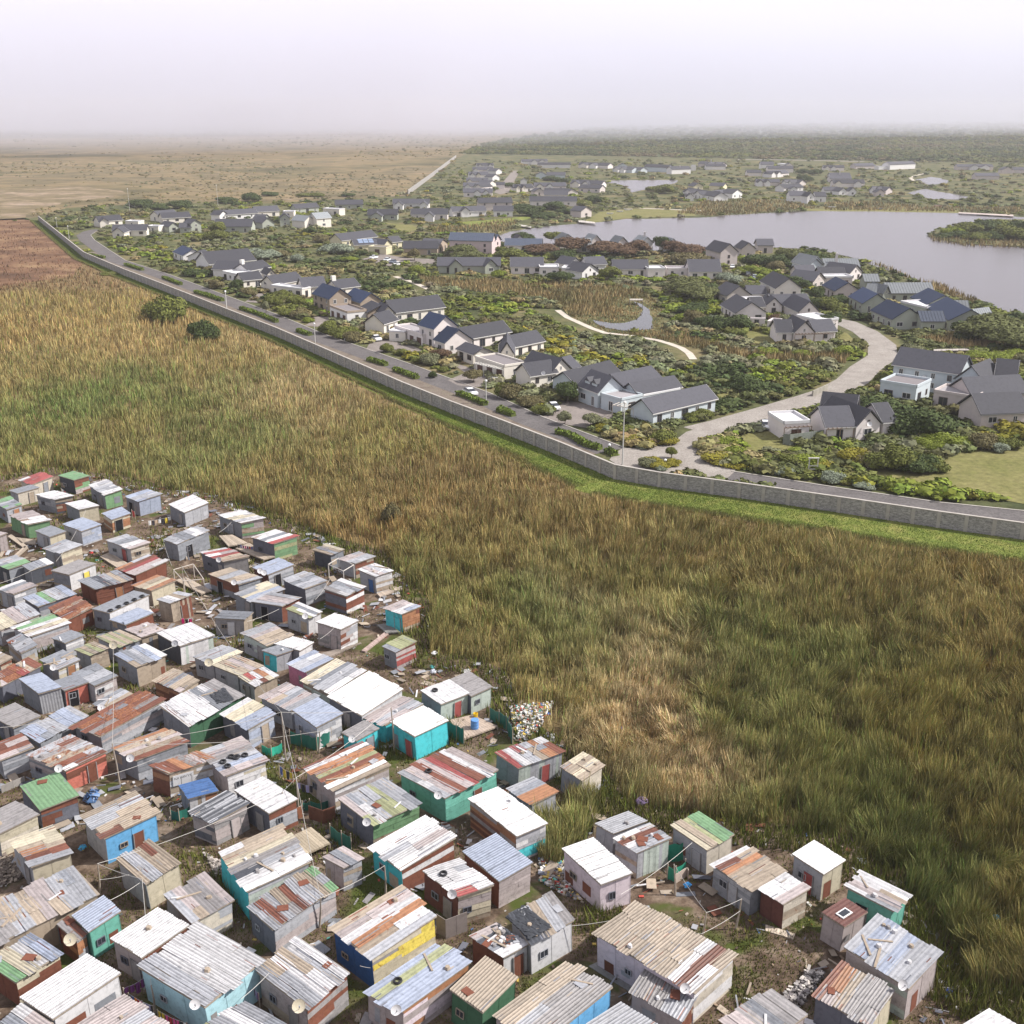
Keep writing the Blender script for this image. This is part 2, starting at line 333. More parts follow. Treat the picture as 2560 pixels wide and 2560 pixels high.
K|740,1430|1225,1795|1640,1430|2.8|\|sswtsw|b|.1|-pt|-Gr|d S.y w B1|light ribbed roof shack with dark gaps between sheets and brown wall
K|-404,1385|240,1775|825,1305|3.0|\|swww|b|.05|.l|.l|S.w w B1|very wide white ribbed roof over pale turquoise walls
I|560,735|840,1120|1460,830|2.9|tyGdwW|a|.3|.T|-su|v B7|cluttered roof of white, yellow and black sheets with a timber rack
I|845,1265|1090,1490|1720,1070|2.6|\|srsGrstrn|b|.3|.D|-sp|w B2|roof striped red, grey and green with a yellow edge line
I|40,1160|310,1430|720,1200|2.4|sGrGp|b|.5|.G|-sc|B4|grey roof with rusty end sheets and broken pink tiles
H|1065,1340|1365,1530|1830,1210|2.7|\|w|a|.0|.p|.r|d w B1|white ribbed roof with rust red edge beam
H|690,1120|855,1275|1170,1070|2.8|\|b|a|.0|.v|.v|v|sea green shack with small lavender ribbed roof
H|555,1210|740,1370|850,1280|2.3|Gr|b|.6|-or|-os|S.y B1|small rusty annex with a large cream dish beside sea green shack
H|790,145|1005,375|1530,130|2.8|\|st|a|.4|.s|.L|e.r v B1|sky blue shack with tan ribbed roof and rust red door
H|1120,580|1405,815|1745,605|2.7|\|tsstrt|b|.35|.s|.y||cream walled shack with rust and silver ribbed roof on open grass
H|100,385|300,650|700,510|2.6|yytorr|a|.3|.s|.y|d|peach and rust striped roof between the big grey roofs at left
H|-250,200|-20,335|385,135|2.5|G|a|.1|.g|-yc|B1|wide plain grey roof over cream planks at left edge
H|-265,1095|-30,1400|965,905|2.7|Gstpss|b|.3|.t|.t|B5 e.R|giant pale grey roof with pink patches at left edge
H|-150,1560|145,1765|605,1480|2.5|\|nyyb|b|.1|.r|-ry|B3|cream and blue ribbed roof with pale green corner over brown wall
J|185,1680|510,1890|1170,1445|2.7|\|w|a|.1|.s|.w||big white ribbed roof in the bottom left corner above plain white wall
J|690,1960|1150,2250|1640,1930|2.5|\|p|a|.15|.s|.s|B1|pinkish ribbed roof at the bottom edge beside hanging washing
J|-100,2000|200,2200|520,1920|2.4|\|gp|b|.3|.g|.g||grey rust streaked roof in the bottom left corner
K|150,1975|550,2200|1030,1930|2.5|\|mmww|b|.05|.g|.g||olive and white ribbed roof at the bottom edge
O|-85,385|305,655|650,465|2.5|wrotttt|a|.35|-gs|.g|w d.s|long beige roof shack with orange strip and grey plank wall
O|375,620|615,780|870,625|2.5|wwp|a|.1|.M|-tc||white roofed end room with wine red left wall and beige boards
O|695,290|1000,490|1215,350|2.7|W|a|.0|.s|.y|w d.R|neat white cubic hut with wine red door standing in the reeds
O|1215,610|1680,845|1835,680|2.7|swppww|b|.05|.v|.v|dK B3|turquoise shack with holes dotting its white roof
O|980,855|1200,1000|1430,850|2.5|M|a|.1|.p|.p|K1|mauve hut with dark brown roof and one framed skylight
O|1195,1190|1830,1600|2134,1254|2.9|sbsbss|a|.05|-pu|.p|w d.R S.w B9|lavender grey roof held down by loose yellow bricks
O|900,1650|1440,1960|1690,1610|2.7|\|rotGGG|a|.5|.D|.y|B1|ribbed roof half rust and half grey in front of the brick dotted roof
O|0,1900|350,2180|850,1850|2.5|pG|b|.2|.p|.p|B1|pink grey roof with a pointed corner at bottom edge
P|1270,1950|1600,2150|1900,1960|2.5|w|a|.0|.w|.w||plain white roof alone in the bottom right corner
C|-150,330|0,390|125,320|2.1|wtr|a|.3|-st|-rt||narrow white and brown roof at left edge below planks
"""
# ---------------------------------------------------------------- estate houses
# tile | wall colour | wings: type x1,y1 x2,y2 depth eave rise [roof letter] ... | label       (front eave line, type r/x/f)
HOUSES = """
d|a|r 1235,1078 1755,955 7 2.8 2.4;r 615,850 785,912 7.5 3.4 3.2;f 795,925 975,975 7 3.0 .4 s;r 985,862 1310,790 7.5 3.0 2.2;r 1110,925 1470,862 6 3.0 2;r 600,838 975,740 7 3.0 2.2;f 1140,945 1470,880 4 2.7 .3 w|pale blue house with two dormers nearest the road corner
d|c|r 245,778 470,745 7 2.8 2.4;x 415,742 580,712 11 3 2.8;r 590,714 655,697 7 2.8 2.2;f 455,800 610,830 5 2.6 .3|cream house with round white dish left of the pale blue dormer house
c|c|x 1725,1262 1885,1262 12 3 3.2;f 1480,1290 1775,1385 7 3 .4;r 1310,1205 1475,1262 6 2.7 1.4;r 1890,1190 2180,1130 7 2.8 2.4|cream house with a row of dark garage doors and white rafters
c|q|r 1090,1118 1200,1155 9 3 3.2 b;r 940,975 1095,1020 8 5.2 3.2 b;r 1400,1120 1855,1040 7.5 2.8 2.6;f 700,990 985,1080 6 3 .4 s|tall pinkish white house with two blue slate roofs and long garage
c|c|r 620,970 765,925 7 2.8 2.6;r 715,862 1215,802 9 3 3.2;x 590,872 735,862 8 3 2.4;f 650,1040 830,1050 5 2.6 .3 w|long roofed cream house behind the white parked hatchback
b|t|r 1465,1060 1630,1115 8 4.6 3 b;f 1625,1185 1800,1250 7 3 .5;r 1770,1100 1930,1150 8 3.4 2.8 b;r 1910,1200 2000,1245 9 2.8 2|tan gabled house with blue slate roof and white garages
b|c|r 1375,1000 1610,985 8 3 2.8;r 1720,1012 1940,985 8 3 2.4 C|cream house with a square white chimney behind the tan gable
b|c|r 1010,965 1130,962 6 2.8 2.4;r 1110,972 1390,928 8 3 2.6;f 1060,985 1370,1022 5 2.8 .4 w|grey roofed house with a long white parapet behind a driveway
b|c|r 800,935 1000,915 7 2.8 2.4;x 1030,882 1130,875 8 3 2|cream house with a small open triangular gable
b|w|x 760,832 865,800 11 3 2.6;f 590,850 800,892 8 2.8 .4 w;r 860,842 1075,800 8 3 2.4 C|white flat fronted house with a tall white chimney by silver trees
b|w|r 480,775 930,735 14 2.8 4;x 255,702 475,705 7 3 2.2;r 120,655 215,692 9 2.8 2.4 b|house with the very broad plain roof and white triangular gable
a|c|r 650,365 880,347 7 2.8 2.6;x 650,372 750,368 7 2.8 2.2;f 890,362 1025,367 6 2.8 .4 w|cream cottage at the far left end of the estate
a|c|r 770,452 1110,447 8 2.8 2.6;x 765,470 890,470 9 2.8 2.4;f 1100,412 1220,416 6 2.8 .5 w|cream bungalow with dark porch beside the curved road end
a|c|x 1130,302 1230,312 13 3 2.6;r 1260,332 1540,318 9 2.8 2.6|pale house with two windows behind the cream bungalow
a|g|x 1320,415 1425,407 10 2.8 2.2;x 1530,385 1640,378 9 4.6 2;r 1420,422 1540,420 8 2.8 2|grey green house with a deep dark veranda and small lawn
b|g|r 520,412 885,412 10 3 3.4|olive grey house under one plain deep roof beside a round bush
b|w|r 580,302 950,280 8 2.8 2.4;x 575,302 660,292 7 3 2.2|house with a white rounded gable behind the olive grey house
b|g|x 985,380 1110,372 13 3 2.8;x 1150,332 1260,330 10 4.4 2.4;r 890,342 1000,345 9 3 2.4|dark olive house with twin gables and big glass front
b|c|r 1510,337 1660,325 8 4.8 2.8 l;x 1395,362 1500,352 11 3.6 2.6 l;f 1565,240 1730,250 6 3.4 .4 w|light roofed double storey house at the top of the row
b|g|r 1310,237 1540,222 7 2.8 2.4|small grey house behind the light roofed house
c|y|r 210,162 560,122 9 3 2.8;r 330,205 560,195 8 3 2 S;x 620,202 700,192 9 3 2.2;r 700,177 800,167 7 2.8 2.2;f 455,225 640,235 6 2.8 .4|cream house with solar panels and two brown garage doors
c|t|r 800,237 1140,237 9 2.8 2.8;x 1145,215 1240,180 9 3 2.4|pinkish brown house beside the car park
c|k|r 1240,157 1665,167 8 5.6 3 m;x 1690,165 1755,152 8 5 2.6 m|tall pink double storey house with seamed metal roof
c|g|r 1130,405 1745,405 8 2.8 2.8;x 1240,412 1385,410 7 2.8 2.6;x 1590,412 1720,405 7 2.8 2.6|sage green bungalow with two front gables and porch
i|q|r 755,1417 1080,1417 10 2.8 3;f 1030,1432 1235,1432 9 3 .5 w;f 1240,1440 1400,1445 8 3 .5 w|grey bungalow with long white walled courtyard
i|w|x 1450,1472 1620,1452 10 2.8 2.8;x 1320,1402 1460,1388 9 2.8 2.6;r 1500,1402 1695,1392 8 3 2.6|white house with pointed twin gables and round topped windows
j|q|r -110,1442 240,1442 10 2.8 3;f 228,1445 410,1442 8 3.2 .5 w|grey roofed bungalow with white cube at its right end
j|q|r 630,1467 945,1467 13 2.8 3.8;f 410,1447 625,1447 8 2.8 .5 s|house with a broad dark roof below the lakeside gables
j|p|x 930,1282 1110,1275 14 5.4 3.4;x 1130,1247 1280,1245 10 4 2.6;r 1290,1212 1450,1212 8 3.4 2.4|tall pink grey gabled house with open garage at the lake
i|w|r 700,1212 1060,1215 9 2.8 2.6 m;x 800,1165 900,1162 7 3.2 2.4|metal roofed house between trees at the narrow lake arm
i|p|x 1230,1167 1395,1162 9 3.6 2.8 l;r 1400,1210 1540,1210 9 3 2.6 l|light grey gable house at the lake edge behind brown trees
i|p|x 1540,1170 1640,1165 8 3.2 2.6 l;x 1790,1190 1900,1185 8 3.4 2.6 l|pale roofed lake house between two bushy trees
j|w|x 160,1190 290,1185 9 3.4 2.6 l;x 420,1205 530,1200 9 3.4 2.6 l|lake house with a thin tall chimney and white gate posts
f|c|r 765,472 918,547 9 5.4 3.2;r 1000,620 1130,600 5 3 1|tall cream double storey house with dark roof
f|q|r 650,602 840,602 7 2.8 2.4|low grey roofed house left of the tall cream one
f|p|r 320,572 450,617 9 3 3;f 545,640 690,700 8 2.8 .5 w|house with a cream gable and black roof beside a pergola
f|q|r 385,702 530,787 10 2.8 3.2;f 650,845 835,850 2 2 .3|pinkish house with a black roof and long garden wall
f|q|x 820,717 1000,717 10 2.8 2.6;x 1140,775 1355,770 14 3 3.2;r 700,725 830,722 8 2.8 2.4;r 900,702 1270,692 9 3 2.4|wide house with two pale gables behind a red bush
f|q|x 1100,972 1310,967 10 3 3;r 930,972 1100,972 9 2.8 2.8;r 1305,967 1520,957 8.5 2.8 2.6;f 1105,812 1335,868 8 3.2 .5 w;f 830,870 940,880 6 2.6 .3 s|pinkish white bungalow with timber pergola on its own lawn
f|a|x 1240,322 1400,312 11 4 3.2 l;r 1090,300 1240,330 7 4 2.6 l|light blue grey lakeside house with glazed roof
f|q|r 1400,337 1740,337 9 3 2.6 l;x 1640,402 1770,382 12 3 2.8|pale metal roofed house with chimney on the lake shore
f|p|r 1130,392 1320,387 7 2.8 2.2;x 1290,477 1410,452 10 3 2.8|small house with peach gable below the lakeside houses
f|p|r 1340,402 1600,402 6 3 2;f 1400,445 1680,440 7 3 .5 w|house with a bright white flat roof edge and wide garage
f|p|r 1370,512 1490,572 9 3 2.8 b|blue slate house with pale gable behind a round tree
f|g|r 1625,622 1760,692 9 3 3 b;r 1785,480 1930,480 7 2.8 2.2 l|blue slate house with sage gable beside the sandy road
g|g|r 445,292 655,382 10 3 3.2 b;r 940,402 1175,402 7 3 2.4 m;f 725,215 985,278 9 3 .5 w|sage green house with blue slate roof and white french door
g|g|r 620,130 1070,127 9 3 2.8 l;x 570,135 650,130 8 3 2.6 l;r 395,120 570,132 8 3 2.4 l|pale seamed roof house on the lake bank
g|g|r 830,167 980,242 11 3 3 b;r 980,262 1200,392 12 3 3.2 b;r 1200,292 1405,297 8 3 2.4 l;x 1370,345 1480,365 7 2.8 2.2 l|house with two large blue slate roofs by the big pine
g|a|r 655,817 1310,912 9 5 3.4;f 525,988 905,1047 9 3.6 .5;x 1250,952 1560,1002 10 4 3.4;r 1640,942 1860,962 9 4.4 3.4|large white barn like house with long black roof
g|p|r 1520,1302 1990,1282 9 2.8 3.2;f 1040,1082 1470,1150 8 3 .5 s;r 1430,1122 1990,1092 9 3 3|pinkish brown house with timber posts along its lit wall
h|q|x 1258,602 1472,575 12 2.9 3;r 1012,610 1258,602 9 2.8 3;r 1472,572 1600,562 9 2.9 2.8;f 668,585 905,572 8 3.2 .5 w;r 960,470 1250,500 6 3 3.2|cream bungalow with white flat roofed garage above the green hedge
i|w|r 200,887 530,877 9 3 2.6;x 280,882 370,880 6 3.4 2.2|pale blue house with a timber gable on the lake lawn
i|w|r 590,882 785,882 9 3 2.8|pale house with open terrace right of the pale blue lake lawn house
i|p|r 450,802 780,797 9 4.6 2.8|double storey house with a row of roof windows
i|q|r -90,900 120,897 8 3 2.4|grey house half hidden behind a tree at the left of the lake lawn
i|q|r 300,702 585,702 9 3 2.6;r 480,650 590,640 6 3 2|nearest house of the long straight street beyond the lake
i|q|r 300,642 560,642 9 3 2.6|second house of the long straight street beyond the lake
i|q|r 330,592 540,592 9 3 2.6|third house of the long straight street beyond the lake
i|w|r 360,532 550,530 9 3 2.6|fourth house of the long straight street beyond the lake
i|q|r 390,482 590,482 9 3 2.6|fifth house of the long straight street beyond the lake
i|w|r 440,442 600,440 9 3 2.6|farthest house of the long straight street, faded by haze
i|w|r 805,657 985,652 8 3 2.4;x 850,590 920,590 6 3.6 2|house with broad white eaves at the street corner
i|q|r 990,642 1300,640 9 3 2.6|long dark roofed house right of the street corner
i|p|x 985,692 1090,690 8 3 2.2;r 1090,692 1290,692 7 2.8 2.2;x 1300,700 1415,695 8 3 2.2|house with white edged gables above the boathouse
i|q|r 940,785 1400,787 10 3 2.8|very long dark roof just above the boathouse trees
i|q|r 1330,612 1640,622 9 3 2.6|dark roofed house near the small far lake
i|a|x 1000,530 1110,530 7 3.4 2.4;r 1110,532 1290,532 8 3.4 2.4|pale blue gabled house in the haze
i|w|r 870,402 1120,400 8 3 2.4|faint house farthest back in the haze
i|w|r 1020,432 1340,432 8 3.4 2.2|white windowed house in the hazy back row
i|q|r 1410,432 1700,442 9 3 2.6|dark roof house in the middle of the hazy back row
i|a|r 1740,472 1932,482 9 3 2.4;x 1800,440 1890,440 7 4 2.4|blue white gabled house at the right of the hazy back row
i|p|x 1440,882 1550,872 9 3.6 2.4|timber boathouse with gable porch and jetty on the lake
j|a|r 0,472 160,482 8 3 2.4|low blue grey house on the far lake bank
j|a|r 190,452 420,462 9 4.4 2.6|blue double fronted house on the far lake bank
j|w|r 460,477 650,472 8 4.4 2.6;f 650,440 700,440 5 5 .3 w|white house with twin chimneys on the far lake bank
j|p|r 710,422 940,432 9 3 2.4|hazy house right of the twin chimneys
j|w|r 1320,432 1450,432 8 4.6 2.8;f 1480,420 1560,430 5 3 .3 w|white shop sized house behind the far cluster
j|q|r 1390,472 1640,472 9 3.4 2.6;x 1560,440 1640,440 8 3 2.4|far cluster house with white roof edges
j|q|r 1420,522 1600,512 9 3 2.6|dark roof house in the middle of the far cluster
j|p|r 1280,602 1510,602 8 2.8 2.4|long low house at the front of the far cluster
j|p|r 1515,602 1690,612 9 2.8 2.6|brown grey house right front of the far cluster
j|w|r 560,690 870,742 9 2.8 2.6;x 600,742 680,742 7 2.8 2.2|white house nearest the lake on the peninsula
j|y|x 670,642 770,640 9 3 2.4;r 820,635 960,640 8 2.8 2.2|cream gabled house at the back of the peninsula
j|w|r 900,722 1050,702 8 3 2.4;x 1050,712 1150,702 8 3.4 2.6|bright white gabled house at the right of the peninsula
j|w|r 1600,732 1770,732 9 3.8 2.8;x 1770,742 1845,740 8 4.4 2.8;r 1850,740 1960,740 9 3.6 2.8|white lakefront house with arched gable window
k|w|r 640,432 890,422 9 5 2.6;f 530,452 640,450 7 3 .4 w|long white double storey house near the two ponds
k|q|r 0,462 200,462 8 3 2.4|grey house left of the long white double storey house
k|w|r 60,542 260,542 9 3.6 2.6|house with white chimneys above the twin gables
k|q|r 90,612 400,612 9 3 2.8|dark roof house right behind the twin gables
k|w|x 145,692 230,690 8 3 2.6;x 240,690 320,690 8 3 2.6;r 0,680 140,680 7 3 2.4|white twin gabled house on the far shore
k|p|r 430,672 600,682 8 3 2.4;x 500,700 590,700 7 3 2.2|small house with pale gable beside a golden lawn
k|p|r 1290,452 1640,452 9 3 2.4|long hazy house at the right above the ponds
z|g|r 918,537 994,537 9 3 2.8;x 925,541 955,541 8 3 2.2|olive brown house left of the twin lawn houses by the lake
z|q|r 1026,536 1120,536 10 3 2.8;x 1060,541 1085,541 8 3 2.2 k !|wide grey house with pale middle gable beside the round tree
z|g|r 838,512 908,511 9 3 2.6|small grey house right of the light double storey house
z|w|r 981,509 1073,509 9 3 2.6;x 985,513 1008,513 7 3 2.2;x 1048,513 1070,513 7 3 2.2|white gabled house tucked behind the olive brown house
z|c|r 640,530 700,527 9 3 2.8;f 705,530 735,530 7 3 .4 w|cream house between the dark olive house and the solar panel house
z|q|x 1222,460 1242,458 9 3 2.4 k !;r 1240,462 1262,462 7 3 2|white gable nearest on the right side of the straight street
z|w|x 1231,443 1250,442 9 3 2.4|second white gable on the right side of the straight street
z|w|x 1240,428 1256,427 9 3 2.4|third white gable on the right side of the straight street
z|q|r 1360,487 1420,487 9 3 2.6|dark roof between the boathouse and the white edged gables
z|p|r 1445,470 1500,472 9 3 2.4|small dark house at the left end of the far small lake
z|w|r 1765,416 1815,416 9 3.4 2.4|white house right of the hazy back row
z|q|r 1868,432 1905,432 9 3 2.4|small house at the left of the far cluster
z|w|r 1960,470 2010,468 9 3 2.4;x 1975,473 1995,473 7 3 2|pale gable house below the far cluster
z|q|r 2075,447 2130,447 9 3 2.4|dark roofed house left of the two ponds
z|p|r 2140,415 2190,414 9 3 2.4|hazy low house left of the long white double storey house
z|p|r 2440,440 2500,440 9 3 2.4|low grey house below the long hazy house at the right
k|p|x 1720,482 1830,482 8 3.4 2.6;r 1835,482 1960,482 8 3 2.4|grey gabled house at the far right edge
"""
# ================================================================= SHACKS
FOOT = []          # footprints (world xy) for keeping plants clear
def lerp(a, b, t): return np.asarray(a)*(1-t)+np.asarray(b)*t
def sheet_roof(mb, L, F, Rr, B, spec, run, rust):
    """overlapping sheets; ribs run parallel to the FR edge (run a) or the LF edge (run b)"""
    rib = spec.startswith('\\|'); spec = spec.replace('\\|', '')
    if run == 'b': A0, A1, B1, B0 = F, L, B, Rr      # stack F->R , ribs along L-F
    if run == 'a': A0, A1, B1, B0 = L, B, Rr, F      # stack L->F , ribs along F-R
    # stack direction A0->B0 (near side) and A1->B1 ; ribs from A0 to A1
    W = np.linalg.norm(np.asarray(B0)-A0); Lr = np.linalg.norm(np.asarray(A1)-A0)
    n = max(len(spec), int(round(W/.82))); cols = [spec[int(i*len(spec)/n)] for i in range(n)]
    up = np.array([0, 0, 1.])
    # deck under the sheets
    mb.prism([p-up*.10 for p in (L, F, Rr, B)], [p-up*.02 for p in (L, F, Rr, B)], PAL['x'])
    plain = (set(spec) <= set('W') or len(set(spec)) == 1) and rust < .15
    amp = .028 if rib else .014; wl = .24 if rib else .32
    for i in range(n):
        s0, s1 = i/n-.02*(i > 0), (i+1)/n+(.006 if (plain or random.random() < .8) else -.016)
        ns = 1 if (plain or Lr < 2.4) else random.choice((1, 1, 2, 2, 3)) if Lr < 7 else random.choice((2, 3))
        cuts = [0]+sorted(random.uniform(.3, .7) if ns == 2 else (k+1)/ns+random.uniform(-.08, .08) for k in range(ns-1))+[1]
        for k in range(ns):
            t0, t1 = cuts[k], cuts[k+1]
            if k == 0: t0 -= random.uniform(-.015, .075 if not plain else .01)
            if k == ns-1: t1 += random.uniform(-.015, .075 if not plain else .01)
            c = PAL[cols[i]]
            if not plain and random.random() < .22: c = PAL[random.choice(spec+spec+'sgtpw'+('r' if rust > .2 else 's'))]
            c = jit(c, .03 if plain else .2); rs = rust if not plain else rust*.5
            if rust > 0: rs = max(0, rust*random.uniform(.5, 1.25))
            al = -.12 + rs*.55
            z = .01+.012*(i % 2)+.018*(k % 2)+random.uniform(0, .03)
            pst = (.012 if plain else random.choice((.02, .05, .10, .16)) if rust > .05 else .03)
            m = max(4, int((s1-s0)*W/wl*4)); prev = None; sk = random.uniform(-.02, .02)*(0 if plain else 1)
            for j in range(m+1):
                s = s0+(s1-s0)*j/m; h = z+amp*math.cos(j/4*2*math.pi)
                a = lerp(lerp(A0, B0, s+sk), lerp(A1, B1, s-sk), t0)+up*h; b = lerp(lerp(A0, B0, s+sk), lerp(A1, B1, s-sk), t1)+up*h
                if prev is not None:
                    q = c if (j % 4) in (0, 1) else tuple(x*(.70 if rib else .88) for x in c)   # faces in the ribs' valleys are coloured darker
                    K = max(1, int(Lr*(t1-t0)/.55)); e_ = 0; run_ = 0
                    while e_ < K:                                   # short rusty or scorched runs follow single ribs
                        if K > 1 and random.random() < pst: ln2 = random.choice((1, 1, 2, 3)); cq = jit(random.choice((PAL['r'], PAL['D'], PAL['G'], PAL['x'], PAL['g'])), .3)
                        else: ln2 = random.choice((2, 3, 5, 9)); cq = q
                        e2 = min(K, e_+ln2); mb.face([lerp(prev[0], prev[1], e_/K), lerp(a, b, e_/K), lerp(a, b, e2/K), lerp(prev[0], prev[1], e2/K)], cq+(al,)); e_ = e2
                prev = (a, b)
def wall(mb, P, Q, zp, zq, spec, out):
    """boarded wall from P to Q (xy at ground), heights zp,zq"""
    st, cs = spec[0], spec[1:]
    P = np.array([P[0], P[1], 0.]); Q = np.array([Q[0], Q[1], 0.]); L = np.linalg.norm(Q-P); up = np.array([0, 0, 1.]); o = np.array([out[0], out[1], 0.])
    mb.face([P, Q, Q+up*zq, P+up*zp], jit(PAL[cs[0]], .05)+(-.2,))
    if st == '.':
        n = max(2, int(L/1.6)); 
        for i in range(n):
            c = jit(PAL[cs[0]], .05); a, b = lerp(P, Q, i/n)+o*.02, lerp(P, Q, (i+1)/n)+o*.02
            za, zb = lerp(zp, zq, i/n), lerp(zp, zq, (i+1)/n)
            mb.face([a+up*.05, b+up*.05, b+up*(zb-.02), a+up*(za-.02)], c+(-.15,))
            if random.random() < .4 and L > 1.5:                    # nailed-on patch
                x0, x1 = sorted((random.uniform(0, .9), random.uniform(.1, 1))); z0, z1 = random.uniform(.05, .9), random.uniform(1.1, 1.9)
                if x1-x0 > .25: pa, pb = lerp(a, b, x0)+o*.02, lerp(a, b, x1)+o*.02; mb.face([pa+up*z0, pb+up*z0, pb+up*z1, pa+up*z1], jit(random.choice((PAL[cs[0]], PAL['g'], PAL['t'], PAL['s'], PAL['G'], PAL['r'])), .2)+(-.1,))
            mb.box(b-o*.01-(Q-P)/L*.02, (Q-P)/L*.04, o*.03, up*(zb-.05), jit(tuple(x*.85 for x in c)))
    elif st == '-':
        z = 0.
        while z < max(zp, zq)-.05:
            h = random.uniform(.22, .62); c = PAL[random.choice(cs)]; s = 0.
            while s < 1:
                e = min(1, s+random.uniform(.3, 1.)); e = 1 if e > .85 else e
                cc = jit(c if random.random() < .7 else PAL[random.choice(cs)], .14)
                za, zb = lerp(zp, zq, s), lerp(zp, zq, e); a, b = lerp(P, Q, s), lerp(P, Q, e); t1 = min(z+h+.03, za-.01); t2 = min(z+h+.03, zb-.01)
                if t1 > z+.02 and t2 > z+.02:
                    o1 = o*random.uniform(.03, .07); o2 = o*random.uniform(.01, .02); tl = random.uniform(-.02, .02)
                    rs = .22 if cc[0] > cc[2]*1.5 else -.05
                    mb.face([a+o1+up*(z+tl), b+o1+up*(z-tl), b+o2+up*t2, a+o2+up*t1], cc+(rs,))
                s = e
            z += h
    else:                                                       # vertical ribs / boards
        rib = st != '^'; w = .14 if rib else .3; n = max(3, int(L/w)); cc = jit(PAL[cs[0]], .06)
        for i in range(n):
            a, b = lerp(P, Q, i/n), lerp(P, Q, (i+1)/n); za, zb = lerp(zp, zq, i/n)-.01, lerp(zp, zq, (i+1)/n)-.01
            if not rib: cc = jit(PAL[random.choice(cs)], .15); d1 = d2 = random.uniform(.01, .04)
            else: d1, d2 = (.01, .05) if i % 2 else (.05, .01)
            q = cc if (i % 2 or not rib) else tuple(x*.85 for x in cc)
            mb.face([a+o*d1, b+o*d2, b+o*d2+up*zb, a+o*d1+up*za], q+(-.1,))
def dish(parent, ctr, face_dir, r, col):
    mb = MB(); ax = np.array([face_dir[0], face_dir[1], .55]); ax /= np.linalg.norm(ax); c = np.asarray(ctr, float)
    mb.lathe(c, [(.001, 0), (r*.5, r*.05), (r*.85, r*.16), (r, r*.24), (r*1.0, r*.21), (r*.5, -.02*r), (.001, -.05*r)], ax, PAL[col], 14)
    mb.tube([c-ax*.02, c-np.array([0, 0, r*1.1])-ax*.2], .03, PAL['g'], 5)
    mb.tube([c-np.array([0, 0, r*.8]), c+ax*r*.9], .018, PAL['g'], 4); mb.cbox(c+ax*r*.9, (.08, .08, .12), 0, PAL['s'])
    return mb.build('satellite_dish', M_THING, parent)
def make_tyre():
    mb = MB(); prof = [(.20, -.08), (.30, -.09), (.335, -.04), (.335, .04), (.30, .09), (.20, .08), (.19, 0), (.20, -.08)]
    mb.lathe((0, 0, .09), prof, (0, 0, 1), (.018, .018, .02), 14)
    o = mb.build('tyre', M_THING, None, smooth=True); return o
TYRE = []
def put_tyre(p, label, rz=0):
    if not TYRE: o = make_tyre(); TYRE.append(o)
    else: o = TYRE[0].copy(); COL.objects.link(o)
    o.location = [float(x) for x in p]; o.rotation_euler = (random.uniform(-.05, .05), random.uniform(-.05, .05), rz); tag(o, label, 'tyre', 'old tyres lying on shack roofs')
SCRAP = []
scrap_count = [0]
def scrap_protos():
    for k in range(7):
        mb = MB()
        if k < 3:                                                    # stones and bricks
            base = [(random.uniform(.16, .26)*math.cos(a), random.uniform(.13, .22)*math.sin(a)) for a in np.arange(0, 6.28, .9)]
            mb.prism([(x, y, 0) for x, y in base], [(x*.7, y*.75, .17) for x, y in base], jit(PAL['wtG'[k]], .1)); nm, ct, lb, gp = 'roof_stone', 'stone', 'stone or brick weighing down a shack roof sheet', 'stones on the shack roofs'
        elif k < 5:
            mb.cbox((0, 0, 0), (1.7 if k == 3 else 1.1, .14, .06), 0, PAL['tw'[k-3]]); nm, ct, lb, gp = 'loose_plank', 'plank', 'loose weathered plank lying across a shack roof', 'loose planks on the shack roofs'
        else:
            mb.prism([(-.4, -.25, 0), (.35, -.3, 0), (.4, .22, 0), (-.3, .28, 0)], [(-.4, -.25, .03), (.35, -.3, .05), (.4, .22, .03), (-.3, .28, .06)], PAL['sr'[k-5]]); nm, ct, lb, gp = 'scrap_sheet', 'scrap', 'offcut of metal sheet lying on a shack roof', 'scrap sheets on the shack roofs'
        SCRAP.append((mb, nm, ct, lb, gp, []))
scrap_protos()
def put_scrap(k, p, rz):
    mb, nm, ct, lb, gp, first = SCRAP[k]
    if not first: o = mb.build(nm, M_BOARD); first.append(o)
    else: o = first[0].copy(); COL.objects.link(o)
    o.location = [float(x) for x in p]; o.rotation_euler = (0, 0, rz); s = random.uniform(.8, 1.3); o.scale = (s, s, s); tag(o, lb, ct, gp); scrap_count[0] += 1

def opening(root, P, Q, out, t, zb, w, h, col, kind):
    P = np.array([P[0], P[1], 0.]); Q = np.array([Q[0], Q[1], 0.]); L = np.linalg.norm(Q-P); d = (Q-P)/L; up = np.array([0, 0, 1.]); o = np.array([out[0], out[1], 0.])
    c = lerp(P, Q, t)+up*zb+o*.06; mb = MB()
    if kind == 'door':
        mb.box(c-d*w/2, d*w, o*.05, up*h, col); f = jit(PAL['G'])
        for s in (-1, 1): mb.box(c+d*(s*(w/2+.03)-.035), d*.07, o*.08, up*(h+.05), f)
        db = mb.build('door', M_BOARD, root)
    else:
        f = random.choice((PAL['g'], PAL['x'], PAL['s'], PAL['D']))
        for s in (-1, 1):
            mb.box(c+d*(s*w/2-.03), d*.06, o*.07, up*h, f); mb.box(c-d*w/2+up*(h*(s+1)/2-.03), d*w, o*.065, up*.06, f)
        mb.box(c-d*.02, d*.04, o*.06, up*h, f)
        fr = mb.build('window', M_BOARD, root); g = MB(); g.box(c-d*w/2, d*w, o*.03, up*h, PAL['d']); g.build('pane', M_GLASS, fr, org=root['_o'])
n_shack = 0
